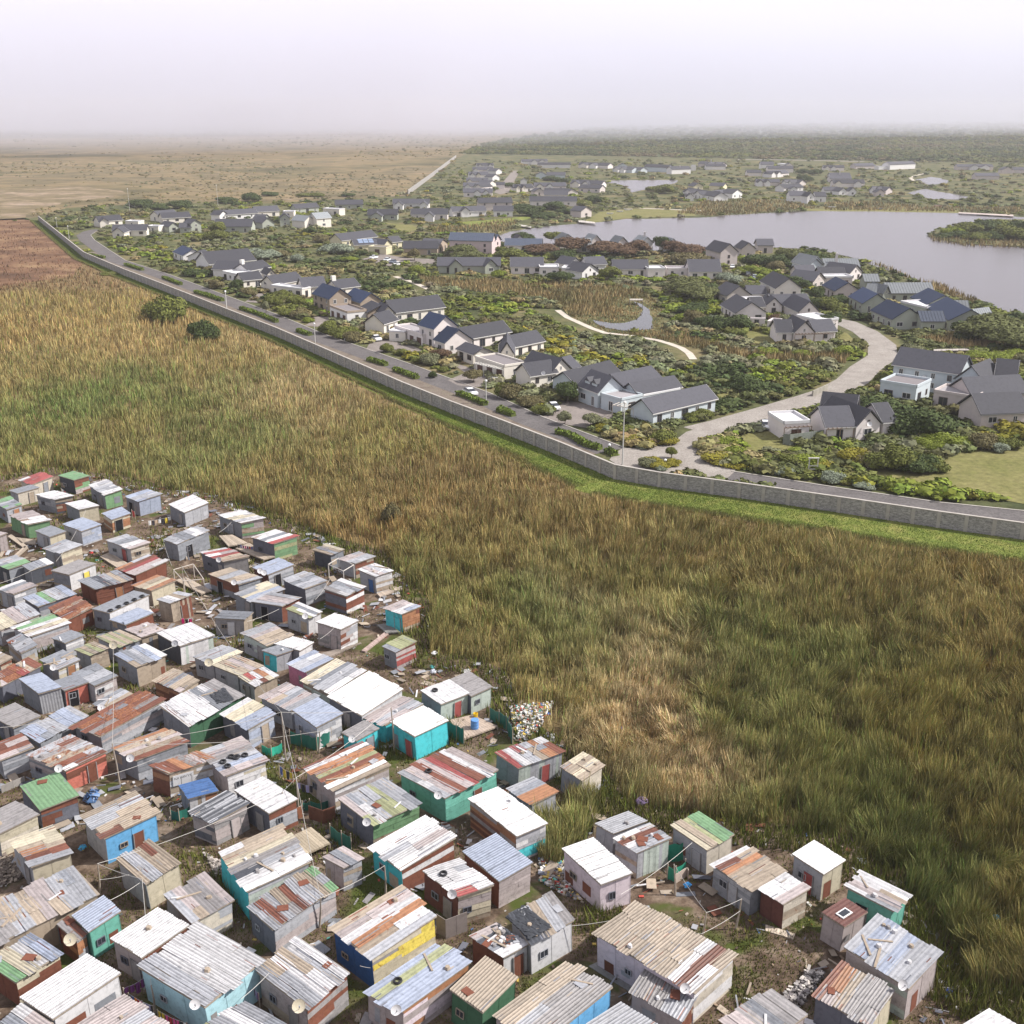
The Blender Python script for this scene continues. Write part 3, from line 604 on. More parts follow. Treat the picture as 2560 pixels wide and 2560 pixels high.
for line in SHACKS.strip().splitlines():
    ti, l_, f_, r_, h, roof, run, rust, wl, wr, extra, label = line.split('|') if '\\|' not in line else line.replace('\\|', '\x01').split('|')
    roof = roof.replace('\x01', '\\|'); wl = wl.replace('\x01', '|'); wr = wr.replace('\x01', '|')
    wl = wl if wl[0] in '.-^|' else '.'+wl
    if wr[0] not in '.-^|': wr = '.'+wr
    h = float(h); rust = float(rust); q = [tuple(map(float, p.split(','))) for p in (l_, f_, r_)]
    t1, t2 = random.uniform(-.05, .22), random.uniform(-.05, .22)
    L = tp(ti, *q[0], h+t1); F = tp(ti, *q[1], h); Rr = tp(ti, *q[2], h+t2); B = L+Rr-F
    ctr = (L+Rr)/2; org = (ctr[0], ctr[1], 0)
    root = thing('shack', org, label.strip(), 'shack', 'corrugated shacks of the settlement')
    n_shack += 1
    mb = MB(); sheet_roof(mb, L, F, Rr, B, roof, run, rust); rf = mb.build('roof', M_METAL, root)
    # walls inset under the overhang
    def ins(P, k=.045): 
        d = ctr-P; n = np.hypot(d[0], d[1]); s = (.24)/n; return P+d*s
    l, f, r, b = map(ins, (L, F, Rr, B))
    def outn(P, Q):
        d = (Q-P)[:2]; n = np.array([d[1], -d[0]])/np.hypot(*d); m = (P+Q)[:2]/2-ctr[:2]
        return n if n@m > 0 else -n
    for P, Q, sp in ((l, f, wl), (f, r, wr), (r, b, wr[0]+wr[1:2] if wr[0] != '-' else wr), (b, l, wl)):
        mb = MB(); wall(mb, P, Q, P[2]-.1, Q[2]-.1, sp, outn(P, Q)); mb.build('wall', M_METAL if sp[0] in '|' else M_BOARD if sp[0] == '.' else M_METAL, root)
    FOOT.append([(P[0], P[1]) for P in (L, F, Rr, B)])
    oL, oR = outn(l, f), outn(f, r); lenL, lenR = np.linalg.norm((f-l)[:2]), np.linalg.norm((r-f)[:2])
    nw = 0; nd = 0
    for e in extra.split():
        k, c = e[0], PAL.get(e[2:3] or 'G', PAL['G'])
        if e in ('dK', 'eK'):
            A, Bq, o, ln = (l, f, oL, lenL) if e[0] == 'd' else (f, r, oR, lenR); opening(root, A, Bq, o, .35, 0.02, min(1.5 if e[0] == 'e' and ti == 'A' else .9, ln*.4), 1.8, (.012, .012, .015), 'door')
        elif k == 'd': opening(root, l, f, oL, .72 if nw == 0 else .55, 0.02, .85, 1.85, jit(c), 'door')
        elif k == 'e': opening(root, f, r, oR, .62, 0.02, .85, 1.85, jit(PAL['o'] if e == 'ey' and 0 else PAL['Y'] if e == 'ey' else c), 'door')
        elif k == 'w': opening(root, l, f, oL, random.uniform(.25, .35) if nw == 0 else .55, 1.05, random.uniform(.5, .85), random.uniform(.45, .65), None, 'window'); nw += 1
        elif k == 'v': opening(root, f, r, oR, random.uniform(.25, .4), 1.05, random.uniform(.5, .85), random.uniform(.45, .65), None, 'window')
        elif k == 'S':
            P = lerp(F, lerp(F, L, .5), .15+.5*nd)+np.array([oL[0], oL[1], 0])*.35+np.array([0, 0, .35]); dish(root, P, (oL*.6+oR), .37 if c != PAL['y'] else .46, e[2]); nd += 1
        elif k == 'T':
            for i in range(int(e[1:])):
                if int(e[1:]) > 4 and ti == 'A': P = lerp(F, Rr, .08+.19*i)+(L-F)*.09
                else: P = lerp(lerp(L, F, random.uniform(.4, .85)), lerp(B, Rr, random.uniform(.4, .85)), random.uniform(.15, .75)) if int(e[1:]) > 1 else lerp(lerp(L, F, .3), lerp(B, Rr, .3), .3)
                put_tyre(P+np.array([0, 0, .05]), {'A': 'black tyre in the row along the grey roof edge with the white wall', 'D': 'black tyre lying on the pink grey roof with five tyres', 'E': 'single black tyre on the grey and white pair roof', 'F': 'single black tyre on the sea green walled shack', 'L': 'single black tyre on the white ribbed or lavender roof'}[ti])
        elif k == 'B':
            for i in range(int(e[1:])):
                if scrap_count[0] > 285: break
                P = lerp(lerp(L, F, random.uniform(.12, .88)), lerp(B, Rr, random.uniform(.12, .88)), random.uniform(.1, .9))
                dens = random.choice((0, 1, 2, 3, 4, 5, 6)); put_scrap(dens, P+np.array([0, 0, .045]), random.uniform(0, 6.3))
        elif k == 'Z':                                            # hand painted board, lettering on it
            d = (r-f); d[2] = 0; d = d/np.linalg.norm(d); o3 = np.array([oR[0], oR[1], 0])
            c0 = lerp(f, r, .06); c0[2] = 1.15; s = MB(); s.box(c0+o3*.1, d*1.9, o3*.04, np.array([0, 0, 1.05]), PAL['w']); sg = s.build('sign_board', M_THING, root)
            tx = bpy.data.curves.new('lettering', 'FONT'); tx.body = 'NUSPOT'; tx.size = .42; tx.extrude = .006
            tmp = bpy.data.objects.new('t', tx); COL.objects.link(tmp); bpy.context.view_layer.update(); me_ = bpy.data.meshes.new_from_object(tmp); bpy.data.objects.remove(tmp); to = bpy.data.objects.new('lettering', me_); COL.objects.link(to); me_.materials.append(M_DARK); to.parent = sg
            p = c0+o3*.15+d*.08+np.array([0, 0, .55]); to.location = (p-np.array(root['_o']))
            to.rotation_euler = (R(90), 0, math.atan2(d[1], d[0]))
        elif k == 'K':                                            # framed skylight
            s = MB(); P = lerp(lerp(L, F, .55), lerp(B, Rr, .55), .42)+np.array([0, 0, .06]); a = (Rr-F)/np.linalg.norm(Rr-F); bb = (F-L)/np.linalg.norm(F-L)
            s.box(P-a*.55-bb*.35, a*1.1, bb*.7, np.array([0, 0, .07]), PAL['W']); fr = s.build('skylight', M_THING, root); s = MB(); s.box(P-a*.42-bb*.24+np.array([0, 0, .07]), a*.84, bb*.48, np.array([0, 0, .02]), PAL['g']); s.build('pane', M_GLASS, fr)
        elif k == 'V': pass
    kx, ky = random.uniform(-.05, .05), random.uniform(-.05, .05)   # nothing here stands quite plumb
    for ch in [c for c in root.children if c.type == 'MESH']+[g for c in root.children for g in c.children if g.type == 'MESH' and g.name.split('.')[0] != 'lettering']:
        co_ = np.empty(len(ch.data.vertices)*3, np.float32); ch.data.vertices.foreach_get('co', co_); co_ = co_.reshape(-1, 3); dz = co_[:, 2]-h; co_[:, 0] += kx*dz; co_[:, 1] += ky*dz; ch.data.vertices.foreach_set('co', co_.ravel())
# ================================================================= LAND
def P2(pts, z=0.): return [px(u, v)[:2] for u, v in pts]
WALL_TOP = [(95.5, 539.7), (209.4, 629.5), (310, 672), (400, 706), (565.6, 770.6), (690, 818), (800, 865), (1007, 954.7), (1130, 1003), (1250, 1047), (1400, 1104), (1538.8, 1161), (1650, 1180), (1850, 1206), (2100, 1241), (2350, 1277.5), (2560, 1306), (2900, 1352)]
WZ = 2.7
WALLP = [px(u, v, WZ)[:2] for u, v in WALL_TOP]
far = px(20, 520)[:2]
MARSH = [px(-900, 600)[:2], px(-300, 560)[:2]]+WALLP+[px(3400, 1450)[:2], np.array([260., 20.]), np.array([-260., 20.])]
SETTLE = P2([(-700, 1230), (-60, 1200), (30, 1185), (140, 1168), (300, 1190), (430, 1225), (540, 1240), (700, 1290), (800, 1335), (960, 1385), (1010, 1450), (1075, 1500), (1075, 1640), (1180, 1650), (1270, 1690), (1300, 1790), (1400, 1850), (1440, 1910), (1530, 1950), (1560, 2010), (1700, 2030), (1860, 2060), (2050, 2080), (2130, 2110), (2230, 2190), (2330, 2290), (2400, 2390), (2420, 2470), (2700, 2500)])+[np.array([120., 18.]), np.array([-120., 18.])]
LAKE = P2([(1240, 588), (1321, 572), (1450, 559), (1520, 553.6), (1560, 548.4), (1741, 544.6), (1896, 534), (2060, 527.7), (2241, 530), (2396, 533), (2560, 543), (2900, 548), (3400, 700), (3000, 900), (2760, 850), (2560, 797), (2435, 752), (2339, 715), (2293, 704), (2236, 680), (2150, 652), (2050, 625), (1900, 617), (1700, 628), (1550, 625), (1400, 618), (1250, 606)])
ISLE = P2([(2316, 592), (2345, 574), (2420, 558), (2500, 550), (2600, 549), (2900, 560), (3000, 640), (2700, 630), (2560, 619), (2400, 609)])
LAKE2 = P2([(1500, 452), (1560, 450.5), (1702, 450.5), (1690, 458), (1640, 466), (1605, 476), (1586, 482), (1572, 479), (1566, 466)])
POND1 = P2([(2285, 450), (2330, 442.5), (2376, 452), (2362, 458), (2330, 463)])
POND2 = P2([(2270, 483), (2313, 472), (2350, 479), (2420, 492), (2400, 500), (2330, 498)])
CHANNEL = [px(1250+x/3.22, 700+y/3.22)[:2] for x, y in [(1090, 175), (1150, 195), (1215, 260), (1235, 320), (1215, 395), (1130, 400), (980, 408), (850, 385), (755, 345), (740, 325), (800, 335), (900, 350), (1020, 345), (1100, 318), (1150, 270), (1140, 230)]]
POND3 = P2([(2340, 886), (2385, 883), (2395, 894), (2350, 893)])
LAWN = P2([(2095, 1185), (2160, 1166), (2230, 1158), (2330, 1152), (2400, 1130), (2450, 1112), (2560, 1100), (2800, 1090), (2900, 1290), (2560, 1258), (2420, 1232), (2250, 1206), (2130, 1195)])
LAWN2 = [px(1750+x/3.22, 880+y/3.22)[:2] for x, y in [(250, 665), (560, 640), (700, 760), (1300, 730), (1580, 570), (1760, 590), (1760, 700), (1400, 690), (1100, 800), (700, 830), (350, 850)]]
LAWN3 = [px(1700+x/3.864, 580+y/3.864)[:2] for x, y in [(600, 960), (800, 960), (920, 1090), (740, 1130), (640, 1040)]]
LAWN4 = [px(1700+x/3.864, 580+y/3.864)[:2] for x, y in [(1510, 960), (1600, 980), (1700, 1070), (1560, 1110), (1500, 1085)]]
LAWN5 = [px(1250+x/3.22, 700+y/3.22)[:2] for x, y in [(1740, 920), (1860, 905), (1890, 950), (1730, 1010)]]
LAWN6 = [px(1080+x/3.864, 300+y/3.864)[:2] for x, y in [(280, 985), (640, 960), (960, 925), (1000, 950), (780, 985), (400, 1035)]]
LAWN7 = [px(800+x/3.864, 560+y/3.864)[:2] for x, y in [(620, -10), (900, 10), (960, 55), (800, 80)]]
LAWN8 = P2([(1440, 566), (1560, 546), (1740, 540), (1735, 528), (1600, 521), (1500, 530)])
SHORE9 = P2([(1990, 522), (2230, 522), (2400, 525), (2400, 532), (2100, 530), (1995, 526)])
ASPH = P2([(262, 574), (240, 579), (226, 588), (236, 601), (276.7, 628), (313, 651.5), (426, 688), (692, 787), (814, 838), (1027.7, 912), (1224, 984), (1358.7, 1044.7), (1560.6, 1120.8)])
KERBR = P2([(1828, 1179.7), (2100, 1222), (2350, 1258), (2560, 1279), (2900, 1320)])
GRASSY = []
def offset_line(pts, d):
    out = []
    for i, p in enumerate(pts):
        a = np.asarray(pts[max(i-1, 0)]); b = np.asarray(pts[min(i+1, len(pts)-1)]); t = (b-a)/np.linalg.norm(b-a); out.append(np.asarray(p)+np.array([-t[1], t[0]])*d)
    return out
def ribbon(name, pts, w0, w1, z, m, kind='structure'):
    A, B = offset_line(pts, w0), offset_line(pts, w1); mb = MB()
    for i in range(len(A)-1): mb.face([(*A[i], z), (*A[i+1], z), (*B[i+1], z), (*B[i], z)], (1, 1, 1))
    o = mb.build(name, m); o['kind'] = kind; return o
def poly_sheet(name, poly, z, m, rough=1.2, kind='structure', step=6.):
    """filled outline with a wavering edge"""
    import mathutils
    pts = []
    for i in range(len(poly)):
        a, b = np.asarray(poly[i]), np.asarray(poly[(i+1) % len(poly)]); n = max(1, int(np.linalg.norm(b-a)/step))
        for k in range(n):
            p = a+(b-a)*k/n; pts.append((p[0]+(vn(p[0]/7, p[1]/7)-.5)*2*rough, p[1]+(vn(p[0]/7+40, p[1]/7+9)-.5)*2*rough, z))
    tri = mathutils.geometry.tessellate_polygon([[mathutils.Vector(p) for p in pts]])
    me = bpy.data.meshes.new(name); me.from_pydata(pts, [], [tuple(t) for t in tri]); me.materials.append(m)
    import bmesh
    bm = bmesh.new(); bm.from_mesh(me); bmesh.ops.recalc_face_normals(bm, faces=bm.faces)
    if sum(f.normal.z for f in bm.faces) < 0: bmesh.ops.reverse_faces(bm, faces=bm.faces)
    bm.to_mesh(me); bm.free()
    o = bpy.data.objects.new(name, me); COL.objects.link(o); o['kind'] = kind; return o
def ground_mat(name, stops, sc, sc2=None, rough=.95, tint=None, bump=.4):
    m, nt, b = mat(name, rough, 0, .1); P = geo(nt)
    c = ramp(nt, noise(nt, sc, 6, .65, P, .3), stops)
    if sc2:
        g = ramp(nt, noise(nt, sc2, 5, .7, P), [(.3, .6), (.7, 1.2)]); c = mix(nt, 1., c, g, 'MULTIPLY')
    if tint: c = mix(nt, ramp(nt, noise(nt, tint[0], 4, .6, P, .5), [(tint[2], 0.), (tint[2]+.08, 1.)]), c, tint[1])
    nt.links.new(c, b.inputs['Base Color'])
    bp = N(nt, 'ShaderNodeBump'); bp.inputs['Strength'].default_value = bump; bp.inputs['Distance'].default_value = .15; nt.links.new(noise(nt, 2.5, 5, .7, P), bp.inputs['Height']); nt.links.new(bp.outputs[0], b.inputs['Normal'])
    return m
G_SCRUB = ground_mat('scrub_ground', [(.35, (.05, .06, .025)), (.5, (.10, .105, .045)), (.65, (.19, .155, .08))], .05, .6)
G_HEATH = ground_mat('heath_ground', [(.3, (.07, .065, .035)), (.42, (.13, .11, .055)), (.5, (.22, .165, .09)), (.57, (.13, .11, .06)), (.68, (.25, .185, .11))], .006, .05)
G_WOOD = ground_mat('far_bush_ground', [(.3, (.035, .05, .022)), (.5, (.07, .085, .035)), (.7, (.12, .115, .055))], .02, .15)
G_MARSH = ground_mat('marsh_ground', [(.35, (.13, .09, .042)), (.6, (.22, .16, .075))], .3, 2.)
G_DIRT = ground_mat('trodden_ground', [(.3, (.045, .03, .02)), (.5, (.13, .092, .066)), (.7, (.24, .185, .14))], .5, 3., tint=(.13, (.06, .075, .018), .53))
G_GRASS = ground_mat('mown_grass', [(.35, (.115, .155, .03)), (.5, (.17, .195, .045)), (.65, (.24, .23, .07))], .25, 1.5)
G_LAWN = ground_mat('lawn_grass', [(.35, (.15, .15, .05)), (.65, (.21, .19, .08))], .12, .8)
G_SAND = ground_mat('bare_sand', [(.46, (.17, .135, .075)), (.58, (.27, .205, .14)), (.72, (.38, .30, .24))], .03, .12)
G_ASPH = ground_mat('asphalt', [(.3, (.105, .095, .095)), (.7, (.15, .138, .135))], .2, 2., .85, bump=.1)
G_PAVE = ground_mat('brick_paving', [(.3, (.25, .222, .20)), (.7, (.34, .31, .28))], .25, 3., .9, bump=.1)
G_PAVE2 = ground_mat('driveway_paving', [(.3, (.19, .165, .15)), (.7, (.27, .235, .215))], .25, 3., .9, bump=.1)
G_KERB = ground_mat('kerb_concrete', [(.3, (.34, .31, .28)), (.7, (.44, .41, .38))], 1., None, .9, bump=.1)
G_PATH = ground_mat('gravel_path', [(.3, (.42, .37, .31)), (.7, (.56, .5, .43))], .6, None, .95)
G_VERGE = ground_mat('verge_soil', [(.3, (.12, .095, .075)), (.55, (.2, .165, .135)), (.75, (.10, .11, .04))], .4, 3.)
def water_mat():
    m, nt, b = mat('lake_water', .22, 0, .55); b.inputs['Base Color'].default_value = (.10, .088, .092, 1); P = geo(nt); b.inputs['IOR'].default_value = 1.33
    bp = N(nt, 'ShaderNodeBump'); bp.inputs['Strength'].default_value = .5; bp.inputs['Distance'].default_value = .12
    nt.links.new(noise(nt, .35, 6, .7, mapping(nt, P, (.5, 1., 1))), bp.inputs['Height']); nt.links.new(bp.outputs[0], b.inputs['Normal'])
    return m
G_WATER = water_mat()
G_POND, nt, b = mat('pond_water', .04, 0, .4); b.inputs['Base Color'].default_value = (.03, .03, .03, 1)
# ground: one sheet to the horizon, gently uneven far away
xs = np.concatenate([-np.geomspace(9000, 400, 22), np.linspace(-380, 380, 20), np.geomspace(400, 9000, 22)])
ys = np.concatenate([np.linspace(-60, 1500, 40), np.geomspace(1560, 13000, 26)])
X, Y = np.meshgrid(xs, ys); Z = np.where(Y > 2200, (fbm(X/900, Y/900)-.5)*np.clip((Y-2200)/3000, 0, 1)*22, 0)
V = np.stack([X, Y, Z], -1).reshape(-1, 3); nx = len(xs); ii = np.arange(len(ys)-1)[:, None]*nx+np.arange(nx-1)[None]
Fq = np.stack([ii, ii+1, ii+nx+1, ii+nx], -1).reshape(-1, 4)
g = big_mesh('ground', V, Fq, np.ones((len(Fq), 4)), G_SCRUB, 'structure')
HEATH = [px(-2500, 540)[:2], px(-400, 560)[:2], px(90, 548)[:2], px(170, 520)[:2], px(400, 508)[:2], px(700, 508)[:2], px(860, 497)[:2], px(1020, 487)[:2], px(1140, 397)[:2], px(1230, 352)[:2], px(1500, 312)[:2], px(2000, 302)[:2], px(3000, 302)[:2], px(3000, 290)[:2], np.array([9000., 12500.]), np.array([-9000., 12500.]), np.array([-9000., 600.])]
poly_sheet('heath_land', HEATH, .05, G_HEATH, 4, step=60)
WOODP = [px(1150, 385)[:2], px(1230, 355)[:2], px(1480, 322)[:2], px(2000, 306)[:2], px(3300, 306)[:2], px(3300, 420)[:2], px(2400, 405)[:2], px(1900, 398)[:2], px(1500, 390)[:2]]
poly_sheet('far_bush_land', WOODP, .10, G_WOOD, 6, step=40)
SAND = P2([(-600, 500), (-100, 480), (60, 470), (180, 466), (290, 474), (330, 485), (240, 498), (160, 508), (90, 523), (60, 545), (-400, 580)])
poly_sheet('sand_patch', SAND, .15, G_SAND, 5, step=10)
for i, t in enumerate([[(140, 478), (330, 472), (500, 515), (840, 494), (1010, 492)], ]):
    ribbon('sand_track', P2([(590, 503), (700, 500), (860, 497), (1015, 490)]), 0, 7, .16, G_SAND)
poly_sheet('marsh_ground', MARSH, .03, G_MARSH, 0, step=30)
poly_sheet('settlement_ground', SETTLE, .06, G_DIRT, 1.5, step=5)
WSTRIP = lambda y: np.interp(y, [165, 200, 230, 300, 500], [9.5, 7.5, 5, 3.5, 4])
mb = MB(); A_s = offset_line(WALLP[1:], -.2)
B_s = [offset_line(WALLP[1:], -float(WSTRIP(WALLP[1+i][1]))-.6)[i] for i in range(len(WALLP)-1)]
for i in range(len(A_s)-1): mb.face([(*A_s[i], .06), (*B_s[i], .06), (*B_s[i+1], .06), (*A_s[i+1], .06)], (1, 1, 1))
o = mb.build('grass_strip', G_GRASS); o['kind'] = 'structure'
BURNT = P2([(-500, 585), (-60, 552), (60, 544), (95, 556), (150, 600), (205, 645), (190, 690), (110, 700), (20, 712), (-400, 740)])
G_BURNT = ground_mat('burnt_ground', [(.3, (.07, .04, .025)), (.5, (.17, .095, .055)), (.7, (.28, .185, .10))], .05, .5)
poly_sheet('burnt_ground', BURNT, .05, G_BURNT, 2, step=12)
for nm, p in (('lawn', LAWN), ('lawn', LAWN2), ('lawn', LAWN3), ('lawn', LAWN4), ('lawn', LAWN5), ('lawn', LAWN7), ('lawn', LAWN8), ('shore', SHORE9)):
    poly_sheet(nm, p, .05, G_LAWN, 1.2)
poly_sheet('lawn', LAWN6, .05, G_GRASS, 1.)
poly_sheet('lake', LAKE, .10, G_WATER, 2.5, step=12)
poly_sheet('island_ground', ISLE, .3, G_SCRUB, 2, step=10)
poly_sheet('far_lake', LAKE2, .10, G_WATER, 3, step=15)
poly_sheet('pond', POND1, .10, G_WATER, 3, step=15); poly_sheet('pond', POND2, .10, G_WATER, 3, step=15); poly_sheet('pond', POND3, .1, G_POND, .6)
poly_sheet('channel_water', CHANNEL, .08, G_POND, .8, step=4)
# roads
RD = ASPH
ribbon('verge', RD[4:], -.1, -10.5, .045, G_VERGE)
ribbon('road', RD, 0, -6.6, .06, G_ASPH)
ribbon('road', KERBR, 0, -5.4, .06, G_ASPH)
JUNC = [px(1250+x/3.22, 700+y/3.22)[:2] for x, y in [(990, 1352), (1180, 1358), (1370, 1320), (1500, 1225), (1700, 1165), (1932, 1108), (2000, 1085), (1990, 1190), (1760, 1260), (1610, 1330), (1620, 1430), (1760, 1500), (1900, 1490), (1890, 1545), (1830, 1600), (1500, 1572), (1200, 1530), (960, 1500), (880, 1450), (920, 1400)]]
poly_sheet('paved_junction', JUNC, .066, G_PAVE, .1, step=3)
SANDRD = [px(1750+x/3.22, 880+y/3.22)[:2] for x, y in [(-20, 640), (200, 585), (500, 500), (900, 380), (1080, 320), (1230, 235)]]+[px(1700+x/3.864, 580+y/3.864)[:2] for x, y in []]+P2([(2163, 922), (2208, 892), (2206, 862), (2163, 829), (2112, 806), (2080, 800)])
ribbon('side_road', SANDRD, -3.6, 3.8, .062, G_PAVE)
ribbon('kerb', offset_line(RD, .25), -.25, 0, .16, G_KERB); ribbon('kerb', offset_line(KERBR, .3), -.3, 0, .16, G_KERB)
for kk in (RD, KERBR):
    mb = MB(); A = offset_line(kk, 0)
    for i in range(len(A)-1): mb.face([(*A[i], 0), (*A[i+1], 0), (*A[i+1], .16), (*A[i], .16)], (1, 1, 1))
    o = mb.build('kerb', G_KERB); o['kind'] = 'structure'
def dl(t, pts): return [tp(t, x, y)[:2] for x, y in pts]
DRIVES = [dl('d', [(330, 1105), (440, 1060), (470, 975), (620, 985), (800, 1030), (930, 1090), (900, 1150), (700, 1195), (520, 1165)]),
 dl('c', [(1230, 1510), (1400, 1440), (1250, 1330), (1480, 1400), (1640, 1490), (1700, 1530), (1560, 1580), (1330, 1560)]),
 dl('c', [(640, 1120), (900, 1180), (1000, 1230), (880, 1235), (700, 1210), (560, 1250), (440, 1215), (500, 1120)]),
 dl('b', [(1440, 1240), (1650, 1300), (1750, 1360), (1600, 1385), (1400, 1370), (1500, 1310)]),
 dl('b', [(850, 1060), (1000, 1055), (1010, 1080), (900, 1120), (960, 1150), (820, 1140), (870, 1110)]),
 dl('c', [(400, 340), (600, 290), (850, 330), (1120, 340), (1130, 385), (900, 385), (720, 420), (560, 380)]),
 dl('i', [(600, 700), (720, 560), (780, 490), (850, 490), (790, 600), (740, 700), (660, 720)])]
for p in DRIVES: poly_sheet('driveway', p, .064, G_PAVE2, .2, step=3)
for pts, w in (([(440, 245), (520, 305), (620, 350), (720, 395), (830, 432), (1000, 448), (1250, 490), (1350, 520), (1430, 550), (1490, 590), (1525, 640)], 2.0), ):
    ribbon('footpath', [px(1250+x/3.22, 700+y/3.22)[:2] for x, y in pts], 0, w, .07, G_PATH)
ribbon('footpath', dl('c', [(700, 510), (860, 560), (1020, 632)]), 0, 2.2, .07, G_PATH)
ribbon('footpath', dl('c', [(1240, 690), (1330, 705), (1430, 722)]), 0, 2., .07, G_PATH)
ribbon('footpath', dl('j', [(120, 855), (400, 865), (600, 875), (780, 880)]), 0, 4, .09, G_PATH)
ribbon('footpath', dl('k', [(960, 515), (860, 540), (815, 560), (850, 585), (940, 600)]), 0, 3, .09, G_PATH)
ribbon('access_track', dl('j', [(1100, 385), (1500, 388), (1900, 395), (2300, 405)]), 0, 14, .12, G_PAVE)

# ---------------------------------------------------------------- boundary wall
M_STONE, nt, b = mat('boundary_stone', .95, 0, .15); Pn = geo(nt)
c = ramp(nt, noise(nt, 1.6, 5, .7, mapping(nt, Pn, (1, 1, 2.6)), .2), [(.3, (.19, .18, .175)), (.5, (.33, .315, .305)), (.7, (.50, .475, .45))])
bk = N(nt, 'ShaderNodeTexVoronoi', feature='DISTANCE_TO_EDGE'); bk.inputs['Scale'].default_value = 2.2; nt.links.new(mapping(nt, Pn, (.8, .8, 2.2)), bk.inputs['Vector'])
c = mix(nt, 1., c, ramp(nt, bk.outputs['Distance'], [(.0, .62), (.09, 1.)]), 'MULTIPLY'); nt.links.new(c, b.inputs['Base Color'])
bw = thing('boundary_wall', (*WALLP[8], 0), 'long grey stone estate wall with pale coping and pillars between marsh and road', 'wall')
mb = MB(); cp = MB(); A, Bp = offset_line(WALLP, .14), offset_line(WALLP, -.14); A2, B2 = offset_line(WALLP, .22), offset_line(WALLP, -.22)
for i in range(len(A)-1):
    mb.prism([(*A[i], 0), (*Bp[i], 0), (*Bp[i+1], 0), (*A[i+1], 0)], [(*A[i], WZ-.12), (*Bp[i], WZ-.12), (*Bp[i+1], WZ-.12), (*A[i+1], WZ-.12)], (1, 1, 1))
    cp.prism([(*A2[i], WZ-.12), (*B2[i], WZ-.12), (*B2[i+1], WZ-.12), (*A2[i+1], WZ-.12)], [(*A2[i], WZ), (*B2[i], WZ), (*B2[i+1], WZ), (*A2[i+1], WZ)], (1, 1, 1))
mb.build('wall_body', M_STONE, bw); cp.build('coping', G_KERB, bw)
pil = []
for a, b_ in zip(WALLP[:-1], WALLP[1:]):
    L = np.linalg.norm(b_-a); n = max(1, round(L/3.9)); ang = math.atan2(*(b_-a)[::-1])
    for k in range(n): pil.append((a+(b_-a)*k/n, ang))
pil.sort(key=lambda q: np.hypot(*q[0])+ (400 if abs(q[0][0]) > .52*q[0][1]+8 else 0))
p0 = None; rest = MB()
for k, (p, ang) in enumerate(pil):
    if k < 100:
        if p0 is None:
            m_ = MB(); m_.cbox((0, 0, 0), (.55, .54, WZ-.125), 0, PAL['G']); p0 = m_.build('pillar', G_KERB); p0.parent = bw; o = p0
        else: o = p0.copy(); COL.objects.link(o); o.parent = bw
        o.location = (p[0]-WALLP[8][0], p[1]-WALLP[8][1], 0); o.rotation_euler = (0, 0, ang)
    else: rest.cbox((p[0], p[1], 0), (.42, .50, WZ-.125), ang, PAL['G'])
rs = rest.build('pillar', G_KERB, bw); rs['kind'] = 'stuff'
# far boundary wall on the heath side
fw = [px(1020, 487)[:2], px(1080, 442)[:2], px(1140, 395)[:2]]
mb = MB()
for a, b_ in zip(fw[:-1], fw[1:]):
    d = (b_-a)/np.linalg.norm(b_-a); n = np.array([-d[1], d[0]])*.3; mb.prism([(*(a-n), 0), (*(a+n), 0), (*(b_+n), 0), (*(b_-n), 0)], [(*(a-n), 3.4), (*(a+n), 3.4), (*(b_+n), 3.4), (*(b_-n), 3.4)], (1, 1, 1))
o = mb.build('far_boundary_wall', M_STONE, None, org=(*fw[1], 0)); tag(o, 'straight dark boundary wall between the far heath and the distant houses', 'wall')

# ================================================================= HOUSES
HFOOT = []
WC = {'a': (.52, .57, .60), 'c': (.72, .67, .60), 'q': (.72, .66, .64), 't': (.36, .29, .23), 'w': (.72, .70, .69), 'g': (.38, .40, .34), 'y': (.66, .60, .42), 'k': (.60, .48, .48), 'p': (.54, .48, .46)}
RC = {'k': (.062, .062, .074), 'b': (.03, .045, .09), 'l': (.22, .235, .25), 'm': (.07, .085, .12), 'w': (.66, .65, .66), 's': (.32, .30, .31)}
up3 = np.array([0, 0, 1.])
def hwindow(root, c, d, o, w, h, door=False):
    """c = bottom centre on the wall face, d along, o outward"""
    f = MB(); fr = (.62, .6, .58) if random.random() < .5 else (.16, .13, .12)
    for s in (-1, 1): f.box(c+d*(s*w/2-.06)-o*.01, d*.12, o*.07, up3*h, fr); f.box(c-d*(w/2+.02)+up3*(h*(s+1)/2-.06)-o*.01, d*(w+.04), o*.08, up3*.12, fr)
    if not door: f.box(c-d*.04, d*.08, o*.06, up3*h, fr)
    fo = f.build('garage_door' if door else 'window', M_WALL, root)
    g = MB(); g.box(c-d*w/2-o*.01, d*w, o*.04, up3*h, (.1, .05, .04)); g.build('door_panel' if door else 'pane', M_THING if door else M_GLASS, fo, org=root['_o'])
nh = 0
